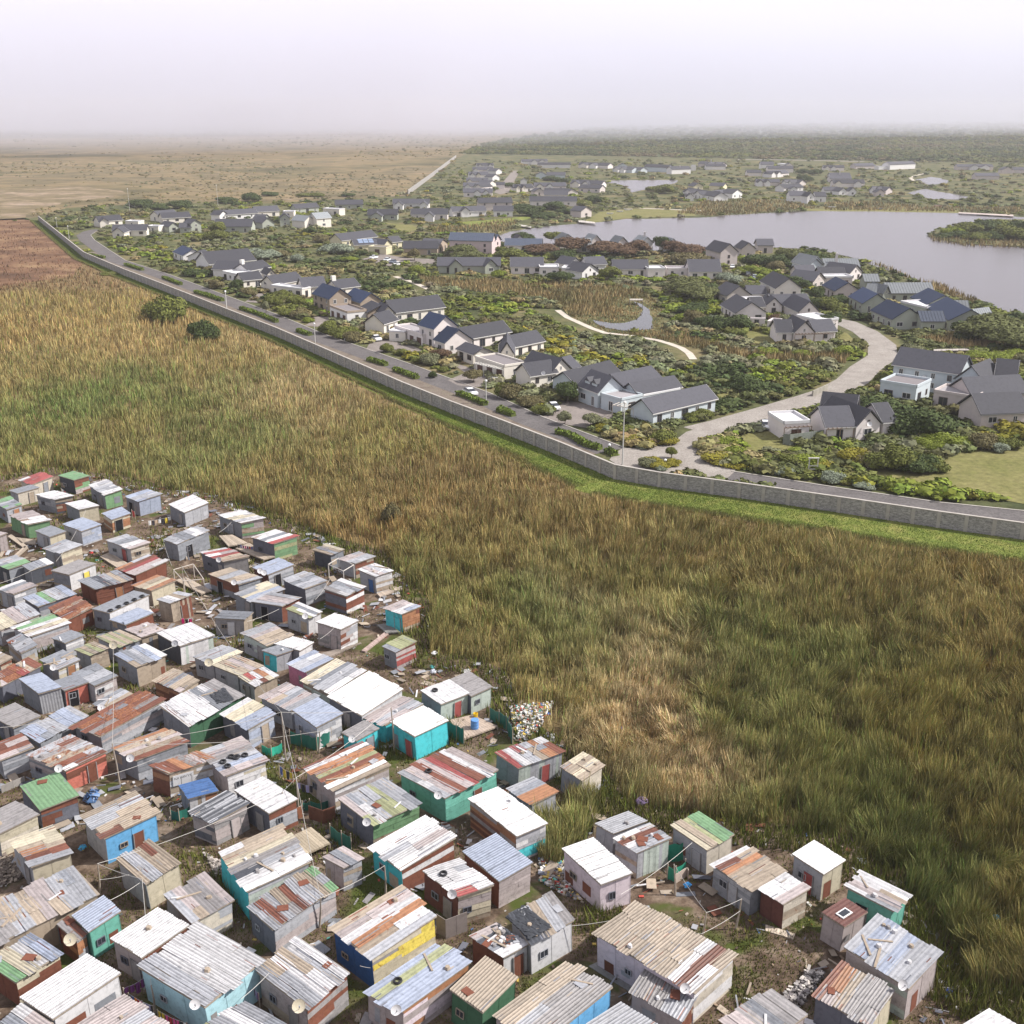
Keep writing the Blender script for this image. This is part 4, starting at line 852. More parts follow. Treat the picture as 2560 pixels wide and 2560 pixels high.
for line in HOUSES.strip().splitlines():
    ti, wc, wings, label = line.split('|'); wcol = WC[wc]; root = None
    wl_ = wings.split(';'); k0 = wl_[0].split()
    if ti in 'ijk' and k0[0] == 'r' and len(wl_) < 3:                # far houses have a pale cross gable towards the viewer
        (xa, ya), (xb, yb) = [tuple(map(float, k0[i].split(','))) for i in (1, 2)]
        if np.hypot(*tp(ti, xa, ya)[:2]) > 800:
            for t_ in random.sample((.05, .36, .66), 2): wl_.append('x %f,%f %f,%f 8 3 2.2 k !' % (xa+(xb-xa)*t_, ya+(yb-ya)*t_+2.5, xa+(xb-xa)*(t_+.24), ya+(yb-ya)*(t_+.24)+2.5))
    for wg in wl_:
        k = wg.split(); ty = k[0]; p1 = tuple(map(float, k[1].split(','))); p2 = tuple(map(float, k[2].split(','))); dep, eh, rise = map(float, k[3:6]); opt = k[6] if len(k) > 6 else 'k'
        a = tp(ti, *p1, eh); b_ = tp(ti, *p2, eh); d = (b_-a); L = np.linalg.norm(d); d /= L; n = np.array([-d[1], d[0], 0.])
        if n@np.array([a[0], a[1], 0]) < 0: n = -n
        dist = np.hypot(a[0], a[1]); near = dist < 430; far_ = dist > 800
        if far_: dep = min(dep*1.2, 14)
        a0 = a-up3*eh; b0 = b_-up3*eh
        if root is None:
            root = thing('house' if eh < 4 else 'double_storey_house', a0+(b0-a0)/2, label.strip(), 'house', 'slate roofed houses of the gated estate')
        HFOOT.append([(p[0], p[1]) for p in (a0-n*.8-d*.8, b0-n*.8+d*.8, b0+n*(dep+.8)+d*.8, a0+n*(dep+.8)-d*.8)])
        wcol = WC[wc] if k[-1] != '!' else random.choice((WC['w'], WC['w'], WC['c'])); rc = RC.get(opt if opt in RC else 'k', RC['k']); rc = jit(rc, .3); wcc = jit(wcol if not (ty == 'f' and wc == 't') else WC['w'], .05)
        mb = MB(); ov = .35; i0 = ov
        # body set back under the eaves
        A, Bq, Cc, D = a0+d*i0+n*i0, b0-d*i0+n*i0, b0-d*i0+n*(dep-i0), a0+d*i0+n*(dep-i0); e = up3*eh
        rb = MB(); rh = MB()
        if ty == 'f':
            for P, Q in ((A, Bq), (Bq, Cc), (Cc, D), (D, A)): mb.face([P, Q, Q+e, P+e], wcc)
            mb.build('wall', M_WALL, root)
            lt = RC['w'] if opt == 'w' else RC['s'] if opt == 's' else (.20, .18, .185)
            rb.prism([P+e for P in (A, Bq, Cc, D)], [P+e+up3*.12 for P in (A, Bq, Cc, D)], lt)
            for P, Q in ((A, Bq), (Bq, Cc), (Cc, D), (D, A)):
                v = (Q-P)/np.linalg.norm(Q-P); w = np.array([-v[1], v[0], 0]); rb.box(P+e-v*.12-w*.02-w*.1, v*(np.linalg.norm(Q-P)+.24), w*.24, up3*(rise+.1), jit(wcol if opt != 'w' else RC['w'], .03))
            rb.build('roof', M_WALL, root)
        else:
            if ty == 'r': g1, g2, h1 = (A+D)/2, (Bq+Cc)/2, rise*(dep-2*i0)/dep; ends = ((D, A, g1), (Bq, Cc, g2)); R1, R2 = a0+n*dep/2, b0+n*dep/2; sl = ((a0, b0, R1, R2, -n), (a0+n*dep, b0+n*dep, R1, R2, n)); ax = d
            else: g1, g2, h1 = (A+Bq)/2, (D+Cc)/2, rise*(L-2*i0)/L; ends = ((A, Bq, g1), (Cc, D, g2)); R1, R2 = (a0+b0)/2, (a0+b0)/2+n*dep; sl = ((a0, a0+n*dep, R1, R2, -d), (b0, b0+n*dep, R1, R2, d)); ax = n
            for P, Q in ((A, Bq), (Bq, Cc), (Cc, D), (D, A)): mb.face([P, Q, Q+e, P+e], wcc)
            for P, Q, gm in ends: mb.face([P+e, Q+e, gm+e+up3*h1], wcc)
            mb.build('wall', M_WALL, root)
            for (E1, E2, r1, r2, o) in sl:
                E1, E2, r1, r2 = E1+e-ax*.15, E2+e+ax*.15, r1+e+up3*rise-ax*.15, r2+e+up3*rise+ax*.15
                rb.prism([E1-up3*.10, E2-up3*.10, r2-up3*.10, r1-up3*.10], [E1+up3*.08, E2+up3*.08, r2+up3*.08, r1+up3*.08], rc if dist < 1 else rc)
                if opt in 'lm' and not far_:
                    m_ = int(np.linalg.norm(E2-E1)/.9)
                    for q in range(m_+1):
                        s = q/max(m_, 1); u = E1*(1-s)+E2*s; w = r1*(1-s)+r2*s; rb.prism([u+up3*.08, u+ax*.07+up3*.08, w+ax*.07+up3*.08, w+up3*.08], [u+up3*.16, u+ax*.07+up3*.16, w+ax*.07+up3*.16, w+up3*.16], tuple(x*.8 for x in rc))
                # fascia
                fc = (.62, .6, .58) if wc in 'acwqy' else (.2, .2, .2)
                if not far_: rh.box(E1-up3*.22+o*.02, E2-E1, o*.06, up3*.2, fc)
            for s_, (P, Q, gm) in enumerate(ends):                   # barge boards
                oo = (-ax if s_ == 0 else ax)
                if ty == 'x': oo = -n if s_ == 0 else n
                for X_ in (P, Q):
                    v = X_-gm; v = v/np.linalg.norm(v[:2]); tot = (L/2 if ty == 'x' else dep/2)
                    p0_, p1_ = gm+e+up3*(rise-.12)+oo*.36, gm+v*tot+e-up3*.12+oo*.36
                    rh.prism([p0_, p1_, p1_+oo*.06, p0_+oo*.06], [p0_+up3*.2, p1_+up3*.2, p1_+oo*.06+up3*.2, p0_+oo*.06+up3*.2], (.62, .6, .58) if wc in 'acwqy' else (.3, .3, .3))
            ro = rb.build('roof', M_ROOF, root)
            if rh.v: rh.build('fascia', M_WALL, ro, org=root['_o'])
            # skylights and dormers on the near house
            if 'dormers' in label and wg.startswith('r 615'):
                for s in (.33, .66):
                    dm = MB(); c0 = a0+d*L*s+n*1.0+up3*(eh+.6); w = .8
                    dm.prism([c0-d*w, c0+d*w, c0+d*w+n*2.2, c0-d*w+n*2.2], [c0-d*w+up3*.9, c0+d*w+up3*.9, c0+d*w+n*2.2+up3*.9, c0-d*w+n*2.2+up3*.9], wcc)
                    dm.prism([c0-d*1.0+up3*.9-n*.15, c0+d*1.0+up3*.9-n*.15, c0+d*1.0+n*2.2+up3*.9, c0-d*1.0+n*2.2+up3*.9], [c0+up3*1.75-n*.15-d*.02, c0+up3*1.75-n*.15+d*.02, c0+up3*1.75+n*2.2+d*.02, c0+up3*1.75+n*2.2-d*.02], (.09, .09, .10)); dm.build('dormer', M_WALL, root)
        if opt == 'S' :                                         # solar panels on the front slope
            for q in range(6):
                c0 = a0+d*(L*.22+q%3*2.4)+n*(1.0+(q//3)*1.5); zz = lambda t: up3*(eh+rise*t/(dep/2)+.2); s_ = MB(); s_.prism([c0+zz(1.0+(q//3)*1.5), c0+d*2.1+zz(1.0+(q//3)*1.5), c0+d*2.1+n*1.3+zz(2.3+(q//3)*1.5), c0+n*1.3+zz(2.3+(q//3)*1.5)], [p+up3*.06 for p in (c0+zz(1.0+(q//3)*1.5), c0+d*2.1+zz(1.0+(q//3)*1.5), c0+d*2.1+n*1.3+zz(2.3+(q//3)*1.5), c0+n*1.3+zz(2.3+(q//3)*1.5))], (.22, .28, .40)); s_.build('solar_panel', M_THING, root)
        if opt == 'C':
            s_ = MB(); c0 = a0+d*L*.1+n*dep*.5; s_.cbox((c0[0], c0[1], eh+rise*.4), (1.5, 1.1, rise*.6+1.4), math.atan2(d[1], d[0]), (.72, .7, .66)); s_.build('chimney', M_WALL, root)
        # windows on the camera-facing faces
        if dist < 900:
            garage = ('garage' in label and ty == 'f')
            faces = [(A, Bq, -n)]
            side = (Bq, Cc, d) if (d[0]*n[1] > 0 and a[0] < b_[0]) else (Bq, Cc, d)
            if near: faces.append(side)
            for P, Q, o in faces:
                LL = np.linalg.norm(Q-P); v = (Q-P)/LL; cnt = int(LL/(3.4 if near else 5.)); cnt = min(cnt, 5 if near else 3)
                for q in range(cnt):
                    c0 = P+v*LL*(q+.5)/cnt
                    if garage and o is faces[0][2]: hwindow(root, c0+up3*.1, v, o, 2.2, 2.0, True)
                    else:
                        tall = random.random() < .4; hwindow(root, c0+up3*(.2 if tall else .95), v, o, random.choice((.9, 1.2, 1.8)), (2.0 if tall else 1.2))
                        if eh > 4.3: hwindow(root, c0+up3*3.1, v, o, .9, 1.2)
                if ty == 'x' and near and o is faces[0][2]: hwindow(root, (P+Q)/2+up3*(eh+.1), v, o, .5, .8)
    if 'chimney' in label and ' C' not in wings:
        s_ = MB(); c0 = np.array(root['_o'])+n*3; s_.cbox((c0[0], c0[1], 2.5), (.8, .8, 5.4), 0, (.6, .56, .54)); s_.build('chimney', M_WALL, root)
    if near and ('dish' in label or 'barn' in label or 'upper' in label or 'flat roofed garage' in label):
        mbx = None; P = np.array(root['_o'])-n*.4+up3*3.2; dish(root, P, (-n)[:2]+d[:2]*.3, .5, 'W')
    nh += 1
# ================================================================= PLANTS
def allfoot(x, y, polys, mask=None):
    m = np.zeros(np.shape(x), bool)
    for p in polys:
        xs_ = [q[0] for q in p]; ys_ = [q[1] for q in p]
        s = (x > min(xs_)) & (x < max(xs_)) & (y > min(ys_)) & (y < max(ys_))
        if s.any():
            idx = np.nonzero(s)[0]; m[idx] |= inpoly(x[idx], y[idx], p)
    return m
# ---------------- reeds: one mass no one could count
CP_ = [ # survey px u, v, colour (linear), height
 (60, 560, (.14, .07, .045), .9), (110, 600, (.13, .062, .04), .9), (60, 640, (.12, .058, .04), .8), (150, 650, (.16, .075, .045), .8), (20, 690, (.13, .065, .04), .9), (120, 690, (.17, .09, .055), .9), (220, 700, (.24, .16, .09), 1.3), (60, 745, (.31, .235, .10), 2.0), (300, 770, (.32, .24, .10), 2.0),
 (60, 830, (.32, .23, .10), 2.0), (350, 850, (.33, .24, .11), 2.0), (520, 900, (.27, .21, .09), 2.0), (60, 940, (.25, .20, .085), 1.9), (300, 960, (.16, .17, .06), 1.9), (160, 1010, (.13, .15, .05), 1.8), (420, 1010, (.15, .155, .055), 1.9),
 (620, 880, (.33, .245, .125), 2.0), (700, 960, (.34, .26, .14), 2.0), (800, 1030, (.26, .20, .10), 1.9), (560, 960, (.21, .19, .08), 2.), (900, 1100, (.21, .175, .07), 2.0), (60, 1090, (.17, .155, .06), 1.9), (300, 1100, (.18, .15, .06), 2.0), (560, 1100, (.155, .15, .058), 2.),
 (780, 1180, (.19, .145, .062), 2.2), (1000, 1200, (.20, .145, .066), 2.3), (1250, 1250, (.20, .145, .066), 2.3), (1500, 1300, (.19, .14, .06), 2.3), (1400, 1170, (.19, .15, .06), 2.2), (1800, 1330, (.17, .135, .055), 2.2), (2200, 1380, (.17, .135, .055), 2.2), (2500, 1420, (.17, .13, .052), 2.2),
 (1000, 1350, (.20, .135, .058), 2.3), (1300, 1420, (.17, .13, .052), 2.3), (1100, 1500, (.155, .135, .05), 2.3), (1500, 1500, (.155, .13, .05), 2.3), (2000, 1500, (.145, .12, .045), 2.3), (2450, 1600, (.15, .115, .042), 2.3),
 (1300, 1570, (.125, .13, .046), 2.3), (1600, 1600, (.125, .125, .046), 2.3), (1900, 1650, (.125, .12, .042), 2.3), (1450, 1700, (.27, .20, .12), 1.6), (1490, 1640, (.25, .195, .115), 1.7), (1420, 1570, (.22, .18, .10), 1.9), (1590, 1900, (.27, .20, .12), 1.4), (1600, 1960, (.23, .17, .10), 1.4), (1550, 1820, (.32, .24, .15), 1.4), (1490, 1760, (.28, .21, .13), 1.4), (1700, 1800, (.12, .115, .038), 2.2), (1560, 1930, (.22, .16, .085), 1.4),
 (1900, 1900, (.12, .11, .036), 2.2), (2200, 1800, (.14, .115, .038), 2.3), (2500, 1850, (.12, .10, .034), 2.3), (1700, 2000, (.11, .11, .034), 2.0), (2100, 2050, (.10, .10, .032), 2.2), (2450, 2100, (.115, .095, .032), 2.2), (2480, 2300, (.15, .12, .045), 2.2), (2300, 2180, (.085, .095, .03), 2.2), (2450, 2420, (.07, .085, .025), 2.1), (1200, 1640, (.19, .15, .06), 1.7), (1450, 2080, (.13, .125, .042), 2.0), (2550, 2560, (.17, .12, .05), 1.5)]
cpw = np.array([px(u, v)[:2] for u, v, c, h in CP_]); cpc = np.array([c for u, v, c, h in CP_]); cph = np.array([h for u, v, c, h in CP_])
def reed_cols(x, y):
    sc = 1/np.maximum(y, 40)                                        # spread of each patch grows with distance from the hamlet
    wx = x+(fbm(x/22, y/30)-.5)*26; wy = y+(fbm(x/25+9, y/36+4)-.5)*40
    W = 0; C = 0; Hh = 0
    for p, c, h in zip(cpw, cpc, cph):
        sg = 6+p[1]*.075; d2 = ((wx-p[0])/sg)**2+((wy-p[1])/(sg*1.5))**2; w = 1/(.15+d2)**2.8
        W = W+w; C = C+w[:, None]*c; Hh = Hh+w*h
    return C/W[:, None], Hh/W
NR = 640000
u = rng.uniform(-450, 3200, NR*3); v = 520+(rng.random(NR*3)**.85)*2240
x_ = (u/2560-.5)/FOC; y_ = (.5-v/2560)/FOC; t_ = (1.0-H)/(-SP+y_*CP); wx = x_*t_; wy = (CP+y_*SP)*t_
keep = inpoly(wx, wy, MARSH) & ((np.abs(u-1280) < 1480) | (rng.random(len(u)) < .6)) & ~inpoly(wx, wy, SETTLE)
wd = segdist(wx, wy, WALLP); edge = WSTRIP(wy)+(vn(wx/6, wy/6)-.4)*4+(vn(wx/2, wy/2)-.5)*2
keep &= (wd > edge) & ~(inpoly(wx, wy, BURNT) & (rng.random(len(wx)) < .75))
# reeds standing among the outer shacks
inner = inpoly(wx, wy, P2([(1340, 2030), (1440, 1985), (1500, 2010), (1470, 2100), (1390, 2170), (1345, 2150)])) | inpoly(wx, wy, P2([(1870, 1980), (2300, 2000), (2330, 2200), (2190, 2140), (2120, 2090), (1980, 2080)]))
keep |= inner; keep &= ~allfoot(wx, wy, FOOT)
bare = inpoly(wx, wy, P2([(1245, 1790), (1330, 1745), (1420, 1790), (1390, 1850), (1290, 1860)])) | inpoly(wx, wy, P2([(1050, 1640), (1120, 1640), (1190, 1690), (1150, 1730), (1060, 1700)]))
keep &= ~(bare & (rng.random(len(wx)) < .9))
idx = np.nonzero(keep)[0][:NR]; wx, wy = wx[idx], wy[idx]; n = len(wx)
C, Hh = reed_cols(wx, wy); dist = np.hypot(wx, np.hypot(wy, H))
clump = fbm(wx/2.1, wy/2.1, 4); big = fbm(wx/14, wy/14, 3)
gaps = (clump < .42) & (rng.random(n) < .75); wx, wy, C, Hh, dist, clump, big = [a[~gaps] for a in (wx, wy, C, Hh, dist, clump, big)]; n = len(wx)
hh = Hh*(.35+1.3*clump)*rng.uniform(.75, 1.2, n); hh *= np.clip((segdist(wx, wy, WALLP)-WSTRIP(wy)+3)/11, .3, 1)
ang = rng.uniform(0, 2*np.pi, n); wdt = np.maximum(.045, dist*.0005)*rng.uniform(.6, 1.5, n)
la = fbm(wx/9+50, wy/9, 3)*2*np.pi*2.4+rng.normal(0, .5, n); lod = np.clip((wx+10)/40, 0, 1)*np.clip((190-wy)/70, .0, 1)*.35+.12; ln = hh*(.08+lod*np.clip(fbm(wx/5, wy/5+70, 3)-.42, 0, 1)*2.2)*rng.uniform(.2, 1.6, n)
ts = np.interp(wy, [60, 120, 250], [1.5, 2.0, 3.2]); ts = np.where(wy < 95, 1.2, np.where(wy < 150, 1.7, 2.6)); ci, cj = np.floor(wx/ts).astype(int), np.floor(wy/ts).astype(int)
tcx, tcy = (ci+.2+.6*_lat[ci & 255, cj & 255])*ts, (cj+.2+.6*_lat[cj & 255, ci & 255])*ts; tuft = _lat[(ci*7+3) & 255, (cj*5+11) & 255]
fan = .24*hh/ts; fbx, fby = (wx-tcx)*fan, (wy-tcy)*fan; hh = hh*(.78+.44*tuft)*np.clip(1.12-np.hypot(wx-tcx, wy-tcy)/ts*.55, .5, 1.2)
bx, by = fbx+np.cos(la)*ln+rng.normal(0, .12, n)*hh, fby+np.sin(la)*ln+rng.normal(0, .17, n)*hh
ca, sa = np.cos(ang)*wdt/2, np.sin(ang)*wdt/2
z0 = np.zeros(n)
V = np.stack([np.stack([wx-ca, wy-sa, z0], -1), np.stack([wx+ca, wy+sa, z0], -1),
 np.stack([wx+bx*.35+ca*.9, wy+by*.35+sa*.9, hh*.6], -1), np.stack([wx+bx*.35-ca*.9, wy+by*.35-sa*.9, hh*.6], -1),
 np.stack([wx+bx+ca*.25, wy+by+sa*.25, hh], -1), np.stack([wx+bx-ca*.25, wy+by-sa*.25, hh], -1)], 1).reshape(-1, 3)
b0 = np.arange(n)*6; F = np.stack([np.stack([b0, b0+1, b0+2, b0+3], -1), np.stack([b0+3, b0+2, b0+4, b0+5], -1)], 1).reshape(-1, 4)
k = ((.83+.34*tuft)*np.interp(wy, [60, 110, 170, 260, 420], [1.75, 1.75, 1.55, 1.2, .95])*rng.uniform(.7, 1.35, n)*(.62+.76*fbm(wx/2.6+20, wy/2.6, 4)))[:, None]; hue = rng.normal(-.05, .05, (n, 1))
cc = np.clip(C*np.array([1.0, .95, .85])*k*np.concatenate([1+hue, 1-hue*.3, 1-hue], 1), 0, 1)
gr = (rng.random(n) < .10); cc[gr] = cc[gr]*np.array([.62, .95, .6])
tipc = np.clip(cc*1.08+.006, 0, 1); cc2 = np.stack([cc, tipc], 1).reshape(-1, 3)
big_mesh('reeds', V, F, np.concatenate([cc2, np.zeros((len(cc2), 1))], 1), M_REED)
# ---------------- short grass: wall foot strip and the gaps of the settlement
def grass_mass(name, wx, wy, hgt, cols, wd=.05, ws=.0006):
    n = len(wx); ang = rng.uniform(0, 6.28, n); w = np.maximum(wd, np.hypot(wx, np.hypot(wy, H))*ws)*rng.uniform(.6, 1.4, n); ca, sa = np.cos(ang)*w, np.sin(ang)*w; bx, by = rng.normal(0, .25, n)*hgt, rng.normal(0, .25, n)*hgt
    V = np.stack([np.stack([wx-ca, wy-sa, np.zeros(n)], -1), np.stack([wx+ca, wy+sa, np.zeros(n)], -1), np.stack([wx+bx, wy+by, hgt], -1)], 1).reshape(-1, 3)
    F = np.arange(3*n).reshape(-1, 3); return big_mesh(name, V, F, np.concatenate([cols, np.zeros((n, 1))], 1), M_REED)
n0 = 260000; u = rng.uniform(-100, 2660, n0); v = 1150+rng.random(n0)*1500; x_ = (u/2560-.5)/FOC; y_ = (.5-v/2560)/FOC; t_ = -H/(-SP+y_*CP); wx = x_*t_; wy = (CP+y_*SP)*t_
g_ = fbm(wx/7, wy/7, 3); m = inpoly(wx, wy, SETTLE) & (g_ > .445) & ~allfoot(wx, wy, FOOT); edgeS = segdist(wx, wy, SETTLE) ; m |= (inpoly(wx, wy, SETTLE) & (edgeS < 4) & ~allfoot(wx, wy, FOOT))
wx, wy, g_, edgeS = wx[m], wy[m], g_[m], edgeS[m]; n = len(wx)
hg = np.where(edgeS < 3.5, rng.uniform(.4, 1.5, n), rng.uniform(.08, .32, n)+np.clip(g_-.56, 0, 1)*5*rng.random(n)); cA = np.array([.12, .155, .024]); cB = np.array([.19, .15, .06]); f = rng.random((n, 1))**1.2*.8
grass_mass('weeds', wx, wy, hg, (cA*(1-f)+cB*f)*rng.uniform(.6, 1.25, (n, 1)))
n0 = 150000; A_ = np.array(WALLP); sgl = np.linalg.norm(A_[1:]-A_[:-1], axis=1); pr = sgl/np.maximum(np.linalg.norm((A_[1:]+A_[:-1])/2, axis=1), 60)**1.0; pr /= pr.sum(); si = rng.choice(len(sgl), n0, p=pr); tt = rng.random(n0); dd = (A_[1:]-A_[:-1])/sgl[:, None]; nn = np.stack([dd[:, 1], -dd[:, 0]], -1)
off = rng.uniform(.2, 10.5, n0); o9 = WSTRIP(A_[si][:, 1])/9.; P = A_[si]+dd[si]*((tt*1.0+rng.normal(0, .01, n0))*sgl[si]+np.where(rng.random(n0) < .08, rng.normal(0, 5, n0), 0))[:, None]+nn[si]*(off*o9)[:, None]; f = np.clip((off-7)/4+rng.normal(0, .15, n0), 0, 1)[:, None]
grass_mass('wall_foot_grass', P[:, 0], P[:, 1], rng.uniform(.08, .3, n0)+np.clip(off-7, 0, 3)*.2, (.75+.5*fbm(P[:, 0]/3, P[:, 1]/3, 3))[:, None]*(np.array([.13, .185, .032])*(1-f)+np.array([.20, .17, .07])*f)*rng.uniform(.85, 1.12, (n0, 1)), .04, .0003)

mq = []
for w_ in WALLP[9:14]: mq.append(np.asarray(w_)+rng.uniform(-13, 13, (9000, 2)))
mq = np.concatenate(mq); dq = segdist(mq[:, 0], mq[:, 1], WALLP); mq = mq[inpoly(mq[:, 0], mq[:, 1], MARSH) & (dq > .3) & (dq < 10.)]
grass_mass('wall_foot_grass', mq[:, 0], mq[:, 1], rng.uniform(.08, .3, len(mq)), (.75+.5*fbm(mq[:, 0]/3, mq[:, 1]/3, 3))[:, None]*np.array([.13, .185, .032])*rng.uniform(.85, 1.12, (len(mq), 1)), .04, .0003)
# ---------------- bushes
def dome(seed, leaves, size, clumps=6, flat=.7, core=True, col=(1, 1, 1), leafcol=.16):
    """unit bush: radius ~1, height ~flat*1.4; returns V,F4,C"""
    r = np.random.default_rng(seed); V = []; F = []; C = []
    cs = [(0, 0, .55*flat, .62)]+[(.55*math.cos(a)*r.uniform(.7, 1.1), .55*math.sin(a)*r.uniform(.7, 1.1), flat*r.uniform(.3, .75), r.uniform(.34, .5)) for a in np.linspace(0, 6.28, clumps, endpoint=False)+r.uniform(0, 1)]
    nv = 0
    for (cx, cy, cz, rr) in cs:
        if core:
            th = np.linspace(0, 2*np.pi, 7)[:-1]; ph = np.array([-.35, .25, .75, 1.2]); g = []
            for p in ph: g += [[cx+rr*.86*math.cos(p)*math.cos(t)*r.uniform(.85, 1.1), cy+rr*.86*math.cos(p)*math.sin(t)*r.uniform(.85, 1.1), max(0, cz+rr*.86*math.sin(p)*flat*1.2)] for t in th]
            V += g
            for i in range(3):
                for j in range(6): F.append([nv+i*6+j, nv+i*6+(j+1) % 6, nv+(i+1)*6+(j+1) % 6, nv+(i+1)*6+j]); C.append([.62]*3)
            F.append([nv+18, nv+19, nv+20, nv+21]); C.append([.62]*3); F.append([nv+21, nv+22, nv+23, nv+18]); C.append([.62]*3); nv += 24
        m = int(leaves*rr**2/sum(c[3]**2 for c in cs))
        for _ in range(m):
            d = r.normal(size=3); d[2] = abs(d[2])*1.0-.15; d /= np.linalg.norm(d); p = np.array([cx, cy, cz])+d*rr*r.uniform(.82, 1.1)*np.array([1, 1, flat*1.25])
            if p[2] < 0: continue
            nrm = d+r.normal(size=3)*.45; nrm /= np.linalg.norm(nrm); a = np.cross(nrm, r.normal(size=3)); a /= np.linalg.norm(a); b = np.cross(nrm, a); s = size*r.uniform(.6, 1.3)
            V += [list(p-a*s-b*s*.6), list(p+a*s-b*s*.5), list(p+a*s*.7+b*s*.6), list(p-a*s*.6+b*s*.7)]; F.append([nv, nv+1, nv+2, nv+3]); nv += 4
            C.append([1+r.uniform(-leafcol, leafcol*1.4)]*3)
    return np.array(V, float), np.array(F), np.array(C)
VEG = {'green': (.125, .138, .032), 'dark': (.06, .082, .026), 'lime': (.17, .205, .028), 'yellow': (.23, .205, .028), 'grey': (.18, .185, .10), 'brown': (.15, .13, .06), 'straw': (.25, .21, .095), 'red': (.12, .075, .045), 'silver': (.22, .25, .18), 'pine': (.115, .125, .045)}
PROTO = {}
def crown_proto(kind, shape):
    key = (kind, shape)
    if key not in PROTO:
        V, F, C = dome(hash(shape) % 97+shape*13+3, (2400, 3000, 1900)[shape % 3], (.055, .048, .06)[shape % 3], (6, 8, 5)[shape % 3], (.7, .62, .85)[shape % 3])
        c = np.array(VEG[kind]); r = np.random.default_rng(shape+len(kind)); Cc = np.clip(C*c*np.array([1, 1, 1]), 0, 1); 
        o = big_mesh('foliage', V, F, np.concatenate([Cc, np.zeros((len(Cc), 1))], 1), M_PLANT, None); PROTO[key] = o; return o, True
    return PROTO[key], False
nbush = {}
def bush(x, y, r, kind, h=None, shape=None, label=None, group=None, tree=False, name=None):
    shape = random.randrange(3) if shape is None else shape; h = h or r*1.1
    lb = label or {'green': 'mid green rounded shrub in the estate scrub', 'dark': 'dark green dense shrub in the estate scrub', 'lime': 'bright lime green low shrub in the estate scrub', 'yellow': 'yellow green flowering shrub in the estate scrub', 'grey': 'grey green loose shrub in the estate scrub', 'brown': 'brownish dry shrub in the estate scrub', 'straw': 'straw coloured dry shrub in the estate scrub', 'red': 'red brown leaved shrub in the estate gardens', 'silver': 'silvery leaved shrub in the estate scrub', 'pine': 'olive green spreading shrub in the estate scrub'}[kind]
    src, new = crown_proto(kind, shape); z = 0.
    root = thing(name or ('tree' if tree else 'shrub'), (x, y, 0), lb, 'tree' if tree else 'shrub', group or lb.replace(' shrub', ' shrubs').replace(' tree', ' trees'))
    o = src if new else src.copy()
    if not new: COL.objects.link(o)
    o.name = 'crown'; o.parent = root; hz = h/1.15
    if tree:
        z = h*.28; mb = MB(); b0 = np.array([x, y, 0.]); mb.tube([b0, b0+up3*h*.3+np.array([.1*r, 0, 0]), b0+up3*h*.6], [.11*h/3, .08*h/3, .05*h/3], (.13, .10, .075), 6)
        for a in (.5, 2.6, 4.4): mb.tube([b0+up3*h*.28, b0+np.array([math.cos(a)*r*.45, math.sin(a)*r*.45, h*.55])], [.05*h/3, .02*h/3], (.13, .10, .075), 5)
        mb.build('trunk', M_BOARD, root); hz = (h-z)/1.0
    else:
        pass
    o.location = (0, 0, z); o.scale = (r, r*random.uniform(.85, 1.15), hz); o.rotation_euler = (0, 0, random.uniform(0, 6.28)); nbush[kind] = nbush.get(kind, 0)+1
    return root
